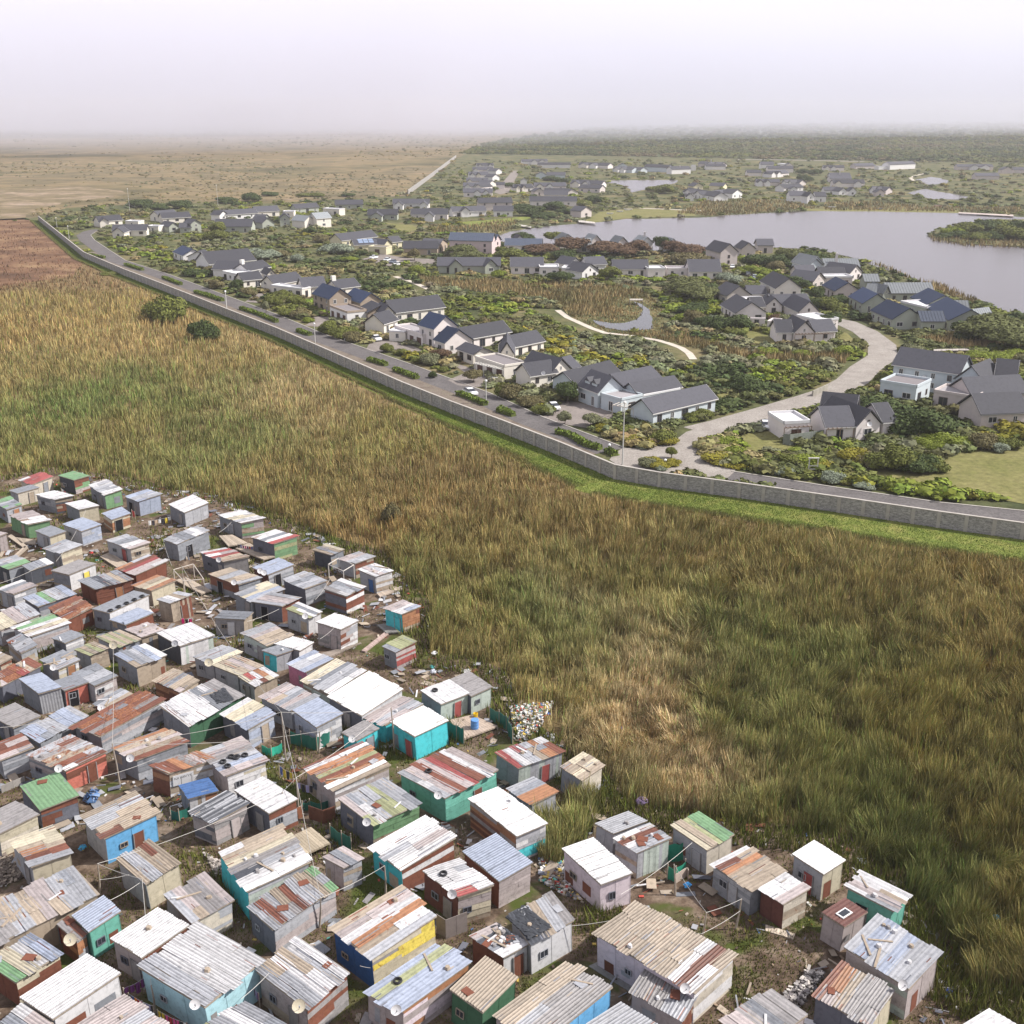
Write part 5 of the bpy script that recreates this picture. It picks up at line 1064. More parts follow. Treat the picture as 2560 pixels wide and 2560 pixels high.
SPEC = """
a|1290,1200|7.3|green|11|two storey wide green bush standing in golden reeds by the wall
a|1660,1410|5|dark|8.5|round dark green bush in the reeds right of the wide one
z|980,1292|1.7|brown|5.2|small dark dry tree alone in the open reed bed
h|650,265|7.6|grey|8|large grey green weeping bush left of the sandy road
h|470,330|6|green|4|
h|400,250|7|dark|4.5|
h|980,250|7|lime|4|wide lime green bush along the sandy road bend
h|1130,240|5|lime|3.2|
h|880,240|5|yellow|3|
h|1260,420|6|dark|5|
h|1380,450|7|dark|6|dark milkwood tree behind the cream bungalow
h|1540,480|7|dark|6|
h|1660,560|7|dark|6|
h|1800,570|8|dark|6.5|
h|1280,440|2.5|yellow|4|
h|1230,840|4|yellow|3.5|olive topped bush at left of the long dark hedge row
h|1340,840|4.5|brown|4|
h|1480,850|5|green|5|
h|1600,860|5|green|5.2|
h|1730,870|5|dark|5|
h|1840,870|4.6|green|4.6|
h|860,880|4.2|lime|2.8|
h|980,900|3.4|yellow|2.4|
h|740,880|3.6|green|2.6|
h|160,850|4.6|yellow|1.8|flat yellow green cushion bush right of the junction
h|280,890|3.6|yellow|1.6|
h|320,600|2.4|green|2.6|clipped round green ball bush beside the sandy road
h|180,720|4|lime|2.2|
h|280,790|3|lime|2.4|
h|570,800|3|grey|2|
h|680,950|2.6|silver|2|
h|760,950|2.2|silver|1.6|
h|1070,1010|2.8|silver|2.2|
h|1320,1060|2.6|silver|1.8|
h|1620,1090|2.2|silver|1.4|
h|1700,1100|2.2|grey|1.4|
h|900,400|3|green|3|
h|700,520|3|pine|2.2|
h|300,430|5|grey|3.4|
h|480,420|5.5|silver|3.6|
h|560,440|4|green|3|
h|120,500|4.6|green|3|
h|30,520|4|green|3|
h|1870,680|4.6|lime|3|
h|1910,760|3|lime|3|
g|560,950|2.4|green|2.6|first of two clipped green balls by the white garage
g|500,990|2.2|green|2.4|
g|1560,500|10|pine|8|broad pine at the lake bank right of the blue roofs
g|1800,560|10|pine|8|
g|1450,500|8|dark|6|
g|1640,440|9|pine|8|
g|870,660|4|grey|4|
g|620,600|3|green|2.6|
g|450,620|3.2|lime|2.8|
g|340,600|2.4|green|2|
g|300,760|4.6|grey|4|
g|1500,720|5|lime|3|
g|1700,720|5|lime|3|
g|1850,700|5|lime|3|
g|1030,1560|3.8|lime|3.2|
g|1160,1560|3.6|lime|3.4|
g|1300,1560|3.6|lime|3.2|
g|1420,1540|3.4|lime|3|
g|1540,1560|3.6|brown|3.6|
g|1680,1560|3.2|green|3|
g|1820,1570|3.2|green|2.8|
g|1700,1620|2.4|silver|2|
g|60,400|4.6|dark|5.5|tree
g|310,380|4.8|dark|6.5|tree
g|180,290|6|dark|7|tree
f|1100,240|9|pine|9|huge rounded milkwood on the lake bank above the pink gables
f|1250,250|10|dark|9|
f|960,270|8|dark|7|
f|1400,260|7|pine|6|
f|1480,290|6|dark|4|
f|720,270|7|dark|5|
f|310,200|5|dark|7|
f|180,260|9|brown|6.5|
f|60,270|9|brown|6.5|
f|170,590|9|pine|7|wide flat topped tree left of the black roofed cream gable
f|60,560|8|pine|6|
f|270,560|6|dark|5|
f|600,360|5|lime|4|
f|700,370|5|lime|4|
f|800,370|4.6|lime|4|
f|440,440|5|silver|4|
f|540,470|4.6|silver|4|
f|640,540|4.8|pine|4|
f|930,330|5|brown|4.5|
f|1000,440|5|dark|5|
f|1120,480|6|dark|6|
f|1200,510|4.6|dark|4|
f|1320,590|4|dark|5|
f|1180,620|3.4|silver|3|
f|1440,700|5|green|5|
f|1460,820|4.6|green|5.6|tree
f|1320,700|4|dark|4.4|
f|1540,640|5|dark|5|
f|920,820|3.2|red|3.4|dark red shrub between the two pale gables
f|1080,760|3|yellow|3.6|
f|560,880|6|dark|5|clipped dark hedge block left of the garden wall
f|400,870|6|dark|5|
f|250,860|5|dark|4.4|
f|140,830|4.6|brown|5|
f|20,820|4|lime|3.4|
f|80,740|6|dark|3.6|
f|180,720|5|dark|3.2|
f|860,1140|4.4|lime|3|
f|1190,1160|3.6|lime|2.4|
f|1580,1150|4|lime|2.8|
f|1730,1130|4.4|grey|3.6|
f|1830,1080|2.6|green|2.6|
f|710,1090|2.2|brown|2|
f|1560,1060|1.6|brown|1.4|
f|1860,1160|2.8|green|2.4|
d|1100,470|4|green|2.4|
d|540,920|3.6|dark|5|dark ivy arch tree in front of the dormer house
d|270,960|3|brown|3|
d|350,1030|3|green|3|
d|210,970|3|brown|3.4|
d|100,960|3.4|brown|3.4|
d|40,890|3.4|green|4|
d|1110,1290|3.2|yellow|1.8|
d|1200,1290|3.0|yellow|1.8|
d|1300,1250|3.8|green|3.6|
d|1230,1240|3.2|brown|3.4|
d|1340,1280|2.8|yellow|2.4|
d|740,1130|2.8|grey|3.4|tree
d|520,1120|2|grey|3|tree
d|840,1180|2.6|yellow|2.4|
d|930,1190|2.8|green|2.4|
d|620,1170|2.4|grey|1.8|
d|1000,1210|3|green|2.2|
d|1060,1200|2.6|grey|2.2|
d|800,1240|2.6|brown|2|
d|1480,1120|3|green|2.6|
d|1560,1090|3|green|2.6|
d|1640,1070|3|green|2.6|
d|1740,1050|3.2|green|3|
d|1830,1010|4|green|4|
d|1180,1470|2.2|grey|2|round junction bed bush left
d|1280,1480|2.6|yellow|1.9|
d|1380,1460|2.3|yellow|1.9|
d|1230,1440|2.3|yellow|1.8|
d|1380,1390|1.4|green|3|tree
d|1290,1510|1.6|silver|1.2|
d|1150,1340|1.6|silver|1|
c|1480,1470|3.2|brown|3.6|tree
c|1610,1600|3.6|green|4|
c|1720,1620|3|green|3.4|
c|1830,1620|3.4|brown|4|
c|1420,1580|2.4|green|2.4|
c|1170,1260|3.2|red|4|rust red tree in front of the blue slate gable
c|1060,1310|3.4|grey|3.6|
c|920,1310|3|green|3.4|
c|820,1320|2.4|green|2.4|
c|570,1220|2.4|yellow|3.6|
c|640,1190|2.6|green|3.4|
c|790,1240|2|green|2|
c|480,960|3.4|red|4.4|deep red creeper bush beside the tan white house
c|410,1120|4|brown|5|
c|270,1100|4|green|4.4|
c|300,1020|3.6|green|4|
c|200,1040|4|green|4.4|
c|80,1000|4|green|4.4|
c|60,1080|3.2|green|3.4|
c|1190,1400|2|green|1.8|
c|1090,1450|1.6|dark|2.4|
c|1010,1400|3|grey|1.6|
c|910,300|4|brown|6|tree
c|1350,290|6|pine|5|
c|1460,280|5|pine|4.6|
c|1770,270|6|green|5|
c|1890,290|6|green|5|
c|930,430|4.6|lime|4|
c|280,330|5|lime|3|
c|120,230|8|silver|6|
c|230,240|6|silver|5|
c|400,270|4|dark|3|
c|1850,1000|5|green|4|
c|1760,980|5|green|4|
b|1030,690|7|silver|6|silver leaved tree beside the very broad roof
b|900,640|6|silver|4|
b|1160,660|6|brown|5|
b|1330,720|4|silver|4|
b|1650,600|6|silver|5|
b|1750,630|7|silver|5|
b|1570,520|7|brown|5|
b|1450,450|5|dark|4|
b|560,440|6|green|7|rounded bright tree before the olive grey house
b|420,850|5|dark|4.4|
b|300,850|5|dark|4|
b|480,840|4|brown|4|
b|740,960|3.4|dark|5|
b|540,970|3.6|brown|4|
b|340,930|3.6|green|3.4|
b|400,990|3|grey|3|
b|640,1050|4|green|4|
b|720,1080|4.4|brown|5|
b|850,1030|3.6|brown|5|
b|1180,1060|4.4|green|5|
b|1310,1110|4.4|green|5.6|
b|1080,1130|4.6|green|5|
b|980,1160|3.6|green|4|
b|1230,1230|4|green|3.6|
b|1350,1240|4.2|brown|4.4|
b|1120,1260|2.6|yellow|3|
b|1430,1310|2.8|lime|2|
b|1020,1200|1.8|grey|4|tree
b|1530,1240|3.6|dark|2.4|
b|1620,1390|3.6|green|4|
b|1780,1420|3.6|green|4|
b|1850,1480|3.2|brown|3.6|
b|90,820|3.6|brown|3|
b|150,870|3|green|2|
a|1560,1010|3|dark|3|
a|1750,1000|3.6|green|4|
a|1200,800|3.6|brown|3|
a|1780,480|6|green|8|
a|740,860|4|green|1.6|small olive bush against the outer foot of the wall
a|250,380|6|green|4|
a|600,410|5|dark|4|
a|1050,190|9|dark|6|dark dune bush first in the row beyond the estate
a|1200,210|9|dark|6|
a|1430,200|9|dark|6|
a|1880,140|8|dark|5|
b|880,130|10|dark|7|
b|640,160|8|dark|5|
b|1060,90|8|dark|5|
b|1400,100|9|green|4|
b|1520,100|8|green|4|
b|1820,100|7|dark|4|
i|1200,1140|6|green|8|tree
i|870,1120|6|dark|6|
i|760,1280|8|green|6|
i|290,1260|7|pine|6|
i|400,1290|6|pine|5|
i|1050,1250|8|red|6|
i|1350,1220|9|red|7|
i|1280,1310|6|dark|5|
i|1680,1240|9|red|7|
i|1860,1270|8|red|6|
i|1240,1520|5|dark|6|silvery tree before the white courtyard wall
i|1730,1490|4.4|green|5|tree
i|1700,1570|3.6|green|3|
i|1600,1230|5|dark|5|
i|640,1480|3.6|lime|4|
j|370,1210|6|dark|7|tree
j|650,1270|10|red|7|
j|130,1250|9|red|7|
j|480,1240|7|red|6|
j|640,1600|9|pine|7|
i|950,880|10|dark|7|
i|860,830|9|dark|6|
i|1080,910|8|dark|5|
i|1180,830|8|dark|6|
i|1300,870|7|dark|5|
i|750,620|7|dark|6|
i|1150,560|9|dark|6|
i|1260,590|9|dark|6|
i|1560,770|8|dark|6|
i|1450,790|8|green|6|
j|400,670|12|green|8|
j|300,660|10|green|7|
j|1750,560|10|dark|8|
j|1850,500|10|dark|8|
j|1730,490|9|dark|8|
k|1250,1060|9|lime|6|lime topped bush at the left tip of the island
k|1400,1050|10|green|7|
k|1560,1010|11|dark|8|
k|1700,1010|11|green|8|
k|1480,1110|9|green|6|
k|1620,1110|9|dark|6|
k|1780,1090|11|green|8|
k|1880,1010|11|dark|9|
k|1900,1110|10|green|7|
k|1300,1100|8|dark|5|
k|1160,1110|7|dark|4|
"""
for line in SPEC.strip().splitlines():
    t, xy, r, kind, h, *lb = line.split('|'); x, y = map(float, xy.split(',')); r = float(r)*(.84 if t not in 'aiz' else 1); h = float(h)*.84; lb = lb[0].strip() if lb else ''
    istree = lb == 'tree' or 'tree' in lb or 'milkwood' in lb or (kind in ('pine', 'red') and h > 5)
    w = tp(t, x, y, h*.45)
    if min(segdist(np.array([w[0]]), np.array([w[1]]), SANDRD)[0]-4.0, segdist(np.array([w[0]]), np.array([w[1]]), offset_line(RD, -3.3))[0]-3.6+r*.45, segdist(np.array([w[0]]), np.array([w[1]]), offset_line(KERBR, -2.7))[0]-3.0) < r*.75 and r > 2.0: continue
    label = lb if lb not in ('', 'tree') else ({'dark': 'dark leafed small tree with open trunk', 'green': 'mid green small tree with open trunk', 'grey': 'thin grey green young tree', 'brown': 'brown leafed small tree in paved court', 'red': 'reddish brown broad crowned tree among the lakeside houses', 'pine': 'olive green flat crowned tree among the estate houses'}.get(kind) if istree else None)
    bush(w[0], w[1], r, kind, h, None, label, None if lb in ('', 'tree') else 'singled out estate and marsh bushes', istree)
# ---------------- hedges along the road
HEDGES = [('d', (455, 1215), (560, 1240), (700, 1320), (810, 1350)), ('d', (860, 1365), (930, 1400)), ('d', (0, 1030), (90, 1075)), ('c', (465, 1300), (640, 1355)), ('c', (720, 1400), (860, 1450), (940, 1480)), ('c', (1330, 1630), (1450, 1670), (1600, 1735)),
 ('c', (1720, 1790), (1870, 1840)), ('b', (780, 1195), (950, 1250), (1130, 1325)), ('b', (1330, 1410), (1450, 1450)), ('b', (340, 1040), (450, 1065), (600, 1120)), ('a', (1270, 900), (1440, 965)), ('a', (900, 775), (1070, 825)), ('a', (1580, 1040), (1840, 1120)), ('a', (560, 680), (700, 710))]
for hd in HEDGES:
    pts = [tp(hd[0], x, y, .5)[:2] for x, y in hd[1:]]; V = []; F = []; C = []; nv = 0; org = pts[0]
    mb = MB(); L = 0; wv = .75
    A1, B1 = offset_line(pts, wv*.8), offset_line(pts, -wv*.8); c0 = (.10, .125, .03)
    for i in range(len(pts)-1): mb.prism([(*A1[i], 0), (*B1[i], 0), (*B1[i+1], 0), (*A1[i+1], 0)], [(*A1[i], .75), (*B1[i], .75), (*B1[i+1], .75), (*A1[i+1], .75)], c0)
    for a, b_ in zip(pts[:-1], pts[1:]):
        ln_ = np.linalg.norm(b_-a); dr = (b_-a)/ln_; nr = np.array([-dr[1], dr[0]])
        for q in range(int(ln_*42)):
            s = random.uniform(0, ln_); o_ = random.uniform(-wv, wv); z = random.uniform(.1, .95) if abs(o_) > .6 else random.uniform(.72, 1.0); p = np.array([*(a+dr*s+nr*o_), z]); v1 = np.random.default_rng(q).normal(size=3)*.14; v2 = np.cross(v1, rng.normal(size=3)); v2 = v2/np.linalg.norm(v2)*.14
            mb.face([p-v1-v2, p+v1-v2, p+v1+v2, p-v1+v2], jit((.125, .17, .028), .3))
    o = mb.build('hedge', M_PLANT, None, org=(*org, 0)); tag(o, 'low bright green hedge strip on the verge between boundary wall and asphalt road', 'hedge', 'hedge strips along the boundary road')
# ---------------- the rest of the scrub: masses
def scatter_mass(name, n, urange, vrange, ok, rfun, kinds, weights, patch=25., dens=None):
    u = rng.uniform(*urange, n); v = vrange[0]+(vrange[1]-vrange[0])*rng.random(n); x_ = (u/2560-.5)/FOC; y_ = (.5-v/2560)/FOC; t_ = -H/(-SP+y_*CP); x = x_*t_; y = (CP+y_*SP)*t_
    m = ok(x, y, u, v); x, y = x[m], y[m]; n = len(x)
    tpl = []
    for s in range(5):
        V, F, C = dome(s+40, 46, .2, 2, .75); tpl.append((V, F, C))
    pn = np.stack([fbm(x/patch+11*k, y/patch+7*k, 2)+rng.normal(0, .05, n)+np.log(w)*.12 for k, w in enumerate(weights)]); kd = pn.argmax(0); base = np.array([VEG[k] for k in kinds])[kd]*rng.uniform(.82, 1.2, (n, 1))*np.clip(1+rng.normal(0, .05, (n, 3)), .8, 1.2)
    rr = rfun(x, y, n); hz = rr*rng.uniform(.4, .75, n); Vs, Fs, Cs, nv = [], [], [], 0; ti = rng.integers(0, 5, n); an = rng.uniform(0, 6.28, n)
    for k, (V, F, C) in enumerate(tpl):
        s = np.nonzero(ti == k)[0]
        if not len(s): continue
        ca, sa = np.cos(an[s])[:, None], np.sin(an[s])[:, None]
        P = np.stack([(V[None, :, 0]*ca-V[None, :, 1]*sa)*rr[s][:, None]+x[s][:, None], (V[None, :, 0]*sa+V[None, :, 1]*ca)*rr[s][:, None]+y[s][:, None], V[None, :, 2]*hz[s][:, None]], -1)
        Vs.append(P.reshape(-1, 3)); Fs.append((F[None]+(np.arange(len(s))*len(V))[:, None, None]+nv).reshape(-1, 4)); nv += len(s)*len(V); Cs.append((C[None]*base[s][:, None]).reshape(-1, 3))
    V = np.concatenate(Vs); F = np.concatenate(Fs); C = np.clip(np.concatenate(Cs), 0, 1); return big_mesh(name, V, F, np.concatenate([C, np.zeros((len(C), 1))], 1), M_PLANT)
# reed beds inside the estate
ER = [dl('e', [(0, 1010), (700, 1040), (1250, 1060), (1700, 1080), (1900, 1200), (1932, 1420), (1850, 1480), (1500, 1400), (1400, 1330), (1200, 1300), (1000, 1180), (500, 1130), (0, 1060)]), dl('d', [(1150, 170), (1300, 220), (1330, 400), (1500, 520), (1350, 500), (1250, 470), (820, 420), (560, 300), (450, 200), (740, 200), (1040, 160)]), dl('i', [(0, 1030), (300, 1030), (800, 960), (830, 1040), (700, 1080), (0, 1100)]), dl('f', [(0, 1000), (300, 1080), (700, 1180), (1000, 1180), (1650, 1190), (1600, 1270), (900, 1260), (300, 1160), (0, 1090)]), dl('j', [(800, 770), (1500, 780), (1900, 850), (1300, 905), (800, 930), (500, 900)]), dl('k', [(0, 800), (500, 790), (1000, 840), (1900, 850), (1932, 910), (1300, 890), (0, 870)]), dl('k', [(360, 1350), (650, 1440), (900, 1560), (1100, 1590), (1500, 1760), (1400, 1800), (1050, 1640), (700, 1480)]), dl('k', [(1000, 1120), (1932, 1180), (1932, 1240), (1400, 1220), (1050, 1170)]), dl('g', [(1500, 480), (1932, 560), (1932, 640), (1450, 700), (1200, 640), (900, 600)])]
NOGO = [LAKE, LAKE2, POND1, POND2, CHANNEL, LAWN, LAWN2, LAWN3, LAWN4, LAWN5, LAWN6, LAWN7, LAWN8, SHORE9, JUNC]+DRIVES+HFOOT
pathpts = [px(1250+a/3.22, 700+b/3.22)[:2] for a, b in [(440, 250), (620, 355), (830, 435), (1250, 492), (1430, 552), (1530, 640)]]
def estate_ok(x, y, u, v):
    m = ~inpoly(x, y, MARSH) & ~inpoly(x, y, HEATH) & ~inpoly(x, y, WOODP)
    m &= ~allfoot(x, y, NOGO) | inpoly(x, y, ISLE)
    m &= ~inpoly(x, y, RD[4:]+[px(1600, 1130)[:2], px(1700, 1150)[:2]]+WALLP[1:13][::-1])
    for q in ER: m &= ~inpoly(x, y, q) | (rng.random(len(x)) < .06)
    m &= segdist(x, y, offset_line(RD, -3.3)) > 5.8; m &= segdist(x, y, offset_line(KERBR, -2.5)) > 4.6; m &= segdist(x, y, SANDRD) > 5.4; m &= segdist(x, y, pathpts) > 5.2; m &= segdist(x, y, WALLP) > 1.6
    m &= (segdist(x, y, dl('c', [(700, 515), (860, 565), (1020, 637)])) > 2.5)
    return m
scatter_mass('undergrowth', 34000, (-250, 2800), (400, 1250), estate_ok, lambda x, y, n: (rng.random(n)**1.6*1.9+.6)*(1+np.hypot(x, y)/1400), ['green', 'grey', 'straw', 'lime', 'brown', 'yellow', 'dark', 'pine'], [1.4, .8, .6, .6, .35, .2, .8, 1.3])
n0 = 260000; u = rng.uniform(-100, 2700, n0); v = rng.uniform(500, 1000, n0); x_ = (u/2560-.5)/FOC; y_ = (.5-v/2560)/FOC; t_ = -H/(-SP+y_*CP); wx = x_*t_; wy = (CP+y_*SP)*t_
m = np.zeros(n0, bool)
for p in ER: m |= inpoly(wx, wy, p)
m &= ~allfoot(wx, wy, HFOOT+[CHANNEL, POND1, POND2]+([LAKE] if 0 else [])) & (segdist(wx, wy, pathpts) > 2.2); wx, wy = wx[m], wy[m]; n = len(wx)
f = fbm(wx/9, wy/9)[:, None]; grass_mass('waterside_reeds', wx, wy, rng.uniform(.9, 2.2, n)*np.clip((segdist(wx, wy, CHANNEL+CHANNEL[:1])-1)/12, .25, 1), np.clip((np.array([.24, .17, .085])*f*1.9+np.array([.09, .10, .035])*(1-f))*rng.uniform(.6, 1.2, (n, 1)), 0, 1), .08)
# far bush band and heath tussocks
scatter_mass('distant_bush', 26000, (1000, 3300), (300, 415), lambda x, y, u, v: inpoly(x, y, WOODP) & ~allfoot(x, y, HFOOT), lambda x, y, n: rng.uniform(2, 6.5, n)*np.clip(y/1800, 1, 2.2), ['dark', 'green', 'pine', 'brown'], [1, 1, .8, .35], 90.)
scatter_mass('heath_scrub', 22000, (-1500, 2900), (292, 540), lambda x, y, u, v: inpoly(x, y, HEATH) & ~inpoly(x, y, WOODP) & (fbm(x/120, y/200, 3)+rng.normal(0,.07,len(x)) > .47) & ~inpoly(x, y, SAND), lambda x, y, n: rng.uniform(.5, 1.7, n)*np.clip(y/900, 1, 3.), ['brown', 'straw', 'grey'], [1, 1.6, .8], 70.)
# ================================================================= CARS, LAMPS, YARD THINGS
def make_car(col, loc, rz, label, group='cars parked in the estate'):
    root = thing('parked_car', (0, 0, 0), label, 'car', group); b = MB(); L, W = 4.3, 1.75
    prof = [(-2.15, .35), (-2.15, .75), (-2.0, .92), (-1.1, 1.0), (1.35, .98), (2.05, .82), (2.15, .6), (2.12, .35)]
    roof = [(-1.75, .95), (-1.35, 1.42), (-.3, 1.48), (.45, 1.40), (1.25, .97)]
    def ext(pr, w1, w2, c, top=None):
        a = [(x, -w1/2 if z < 1.1 else -w2/2, z) for x, z in pr]; d = [(x, w1/2 if z < 1.1 else w2/2, z) for x, z in pr]; b.face(a, c); b.face(d[::-1], c)
        for i in range(len(pr)):
            j = (i+1) % len(pr); b.face([a[i], d[i], d[j], a[j]], c)
    ext(prof, W, W, col); ext([(-1.32, 1.40), (-.3, 1.50), (.42, 1.42), (.3, 1.36), (-1.2, 1.35)], W, 1.35, col); b.build('body', M_CAR, root)
    b2 = b; b.v, b.f, b.c = [], [], []; ext(roof, W*.96, 1.36, (.02, .022, .028)); b.build('window', M_GLASS, root)
    for x in (-1.3, 1.3):
        for y in (-.82, .82):
            w = MB(); w.lathe((x, y-.1 if y > 0 else y+.1, .32), [(.001, -.1), (.32, -.1), (.33, 0), (.32, .1), (.001, .1)], (0, 1, 0), (.02, .02, .02), 12); wo = w.build('wheel', M_THING, root)
            r = MB(); r.lathe((x, y*1.03, .32), [(.001, .02 if y > 0 else -.02), (.2, .02 if y > 0 else -.02), (.2, 0)], (0, 1, 0), (.5, .5, .52), 8); r.build('rim', M_THING, wo, org=(0, 0, 0))
    for y in (-.6, .6):
        w = MB(); w.cbox((2.1, y, .62), (.1, .34, .16), 0, (.8, .8, .8)); w.build('headlight', M_THING, root); w = MB(); w.cbox((-2.13, y, .7), (.08, .3, .16), 0, (.4, .02, .02)); w.build('tail_light', M_THING, root)
    root.location = (float(loc[0]), float(loc[1]), .066); root.rotation_euler = (0, 0, rz); return root
CW = (.80, .80, .80)
def heading(t, a, b): A, B = tp(t, *a), tp(t, *b); return math.atan2(B[1]-A[1], B[0]-A[0])
for t, c, fr, to, col, lb in [
 ('d', (432, 1020), (400, 985), (470, 1040), CW, 'white hatchback parked in front of the pale blue dormer house'),
 ('c', (1450, 1625), (1390, 1590), (1510, 1640), CW, 'white car driving on the boundary road beside the hedge'),
 ('c', (1690, 1520), (1640, 1500), (1740, 1540), CW, 'white car half hidden behind bushes below the garages'),
 ('c', (543, 1105), (505, 1080), (580, 1115), CW, 'white hatchback on the drive beside the red creeper bush'),
 ('c', (518, 322), (575, 310), (465, 332), CW, 'white car leftmost in the small car park'),
 ('c', (648, 345), (705, 328), (600, 362), (.62, .65, .66), 'silver car second from left in the small car park'),
 ('c', (703, 365), (755, 348), (655, 380), (.10, .12, .16), 'dark car between the silver and white car park cars'),
 ('c', (752, 388), (805, 375), (705, 395), CW, 'white car rightmost in the small car park'),
 ('f', (505, 335), (500, 300), (505, 360), CW, 'white car with red rear parked before the open garage'),
 ('f', (655, 405), (640, 385), (690, 425), (.03, .035, .04), 'black car parked left under the lime trees'),
 ('f', (720, 435), (700, 415), (760, 450), (.3, .34, .38), 'grey car parked right under the lime trees'),
 ('h', (528, 590), (510, 540), (545, 610), CW, 'white car behind the flat roofed garage on the sandy road')]:
    w = tp(t, *c, .6); make_car(col, w, heading(t, fr, to), lb)
def lamp(t, x, y, h, label):
    w = tp(t, x, y); root = thing('street_lamp', w, label, 'street lamp', 'street lamps and masts of the estate'); m = MB(); m.tube([w, w+up3*h], [.13, .08], (.5, .49, .47), 8); m.build('pole', M_THING, root)
    m = MB(); m.lathe(w+up3*h, [(.001, .3), (.24, .24), (.3, 0), (.2, -.2), (.001, -.22)], (0, 0, 1), (.75, .75, .75), 10); m.build('lamp_head', M_THING, root)
for a in [('d', 985, 1490, 11.5, 'tallest white lamp mast standing by the wall at the junction'), ('b', 1500, 1535, 5.2, 'short bent street lamp beside the asphalt road'), ('b', 645, 1195, 5.2, 'short street lamp on the verge above the dark marsh bush'), ('a', 1880, 1200, 5.2, 'short street lamp where the verge hedges end'), ('a', 950, 300, 15, 'thin tall mast behind the cream cottages'), ('a', 1798, 215, 13, 'thin mast on the heath edge behind the houses'), ('a', 360, 530, 6, 'small lamp at the curved road end'), ('a', 245, 440, 6, 'small lamp by the far end of the wall'), ('c', 1605, 1735, 5., 'slim young tree stake lamp on the verge right of the hedge')]: lamp(*a)
for t, x, y, lb in [('d', 880, 1365, 'small white bollard light at the hedge end'), ('d', 1330, 1490, 'small white bollard light in the round junction bed'), ('h', 82, 770, 'small white bollard light behind the flat yellow bush'), ('c', 238, 1130, 'small white bollard light left of the white hatchback')]:
    w = tp(t, x, y); root = thing('bollard_light', w, lb, 'bollard', 'bollard lights of the estate'); m = MB(); m.tube([w, w+up3*.75], .1, (.6, .6, .6), 8); m.build('post', M_THING, root); m = MB(); m.lathe(w+up3*.95, [(.001, .25), (.24, .12), (.26, -.1), (.12, -.24)], (0, 0, 1), (.85, .85, .85), 10); m.build('globe', M_THING, root)
def plank_fence(name, pts, z0, z1, th, col, label, cat, m=M_BOARD, group=None):
    o3 = np.array([*pts[0], 0]); mb = MB()
    for a, b_ in zip(pts[:-1], pts[1:]):
        d = (b_-a); L = np.linalg.norm(d); d /= L; n = np.array([-d[1], d[0]])*th; k = max(1, int(L/.9))
        for q in range(k):
            s, e = a+d*L*q/k, a+d*(L*(q+1)/k-.02); zt = z1+random.uniform(-.03, .03); mb.prism([(*s, z0), (*e, z0), (*(e+n), z0), (*(s+n), z0)], [(*s, zt), (*e, zt), (*(e+n), zt), (*(s+n), zt)], jit(col, .1))
    o = mb.build(name, m, None, org=o3); return tag(o, label, cat, group)
plank_fence('garden_fence', dl('h', [(665, 745), (720, 750), (990, 712)]), 0, 2.1, .08, (.22, .24, .21), 'grey green board fence in front of the flat roofed garage', 'fence')
plank_fence('garden_wall', dl('f', [(1285, 1590), (1430, 1525)]), 0, 1.3, .3, (.30, .28, .24), 'short stone garden wall beside the sandy road', 'wall', M_WALL)
plank_fence('garden_fence', dl('g', [(0, 1690), (500, 1650)]), 0, .8, .08, (.12, .1, .08), 'low dark fence behind the long bush row', 'fence')
# notice frame by the road
w = tp('h', 905, 985); root = thing('notice_frame', w, 'white timber notice frame standing beside the road before the lawn', 'frame'); m = MB()
for s in (-.75, .75): m.cbox((w[0]+s, w[1], 0), (.16, .16, 2.9), 0, (.6, .58, .55))
m.build('post', M_BOARD, root); m = MB(); m.cbox((w[0], w[1], 2.9), (1.9, .22, .14), 0, (.66, .64, .6)); m.cbox((w[0], w[1], 1.5), (1.4, .1, .12), 0, (.6, .58, .55)); m.cbox((w[0], w[1], .9), (1.4, .1, .12), 0, (.6, .58, .55)); m.build('crossbar', M_BOARD, root)
# pergolas
def pergola(t, a, b_, dep, h, label, col=(.30, .22, .17)):
    A, B = tp(t, *a, h), tp(t, *b_, h); d = B-A; L = np.linalg.norm(d); d /= L; n = np.array([d[1], -d[0], 0]); A0 = A-up3*h
    if n@A0 > 0: n = -n
    root = thing('pergola', A0, label, 'pergola'); k = max(2, int(L/2.6))
    for q in range(k+1): m = MB(); p = A0+d*L*q/k; m.cbox((p[0], p[1], 0), (.14, .14, h), 0, col); m.build('post', M_BOARD, root)
    m = MB(); m.box(A0+up3*h, d*L, n*.1, up3*.16, col); m.build('beam', M_BOARD, root)
    for q in range(int(L/.9)): m = MB(); p = A0+d*(.3+q*.9)+up3*(h+.17)+n*.3; m.box(p, d*.08, -n*(dep+.3), up3*.14, col); m.build('rafter', M_BOARD, root)
pergola('d', (905, 1010), (1075, 1040), 2.2, 2.5, 'pale timber pergola beside the brown garage doors', (.55, .5, .45))
pergola('h', (1020, 625), (1240, 612), 1.2, 2.5, 'dark timber pergola along the lit wall of the cream bungalow')
pergola('f', (1110, 992), (1480, 985), 1.2, 2.5, 'dark timber pergola on the pinkish white bungalow')
pergola('h', (680, 615), (900, 600), 1., 2.4, 'thin timber frame on the flat roofed garage wall')
pergola('c', (1490, 1350), (1770, 1412), 1.2, 2.6, 'white rafters above the row of dark garage doors', (.68, .66, .62))
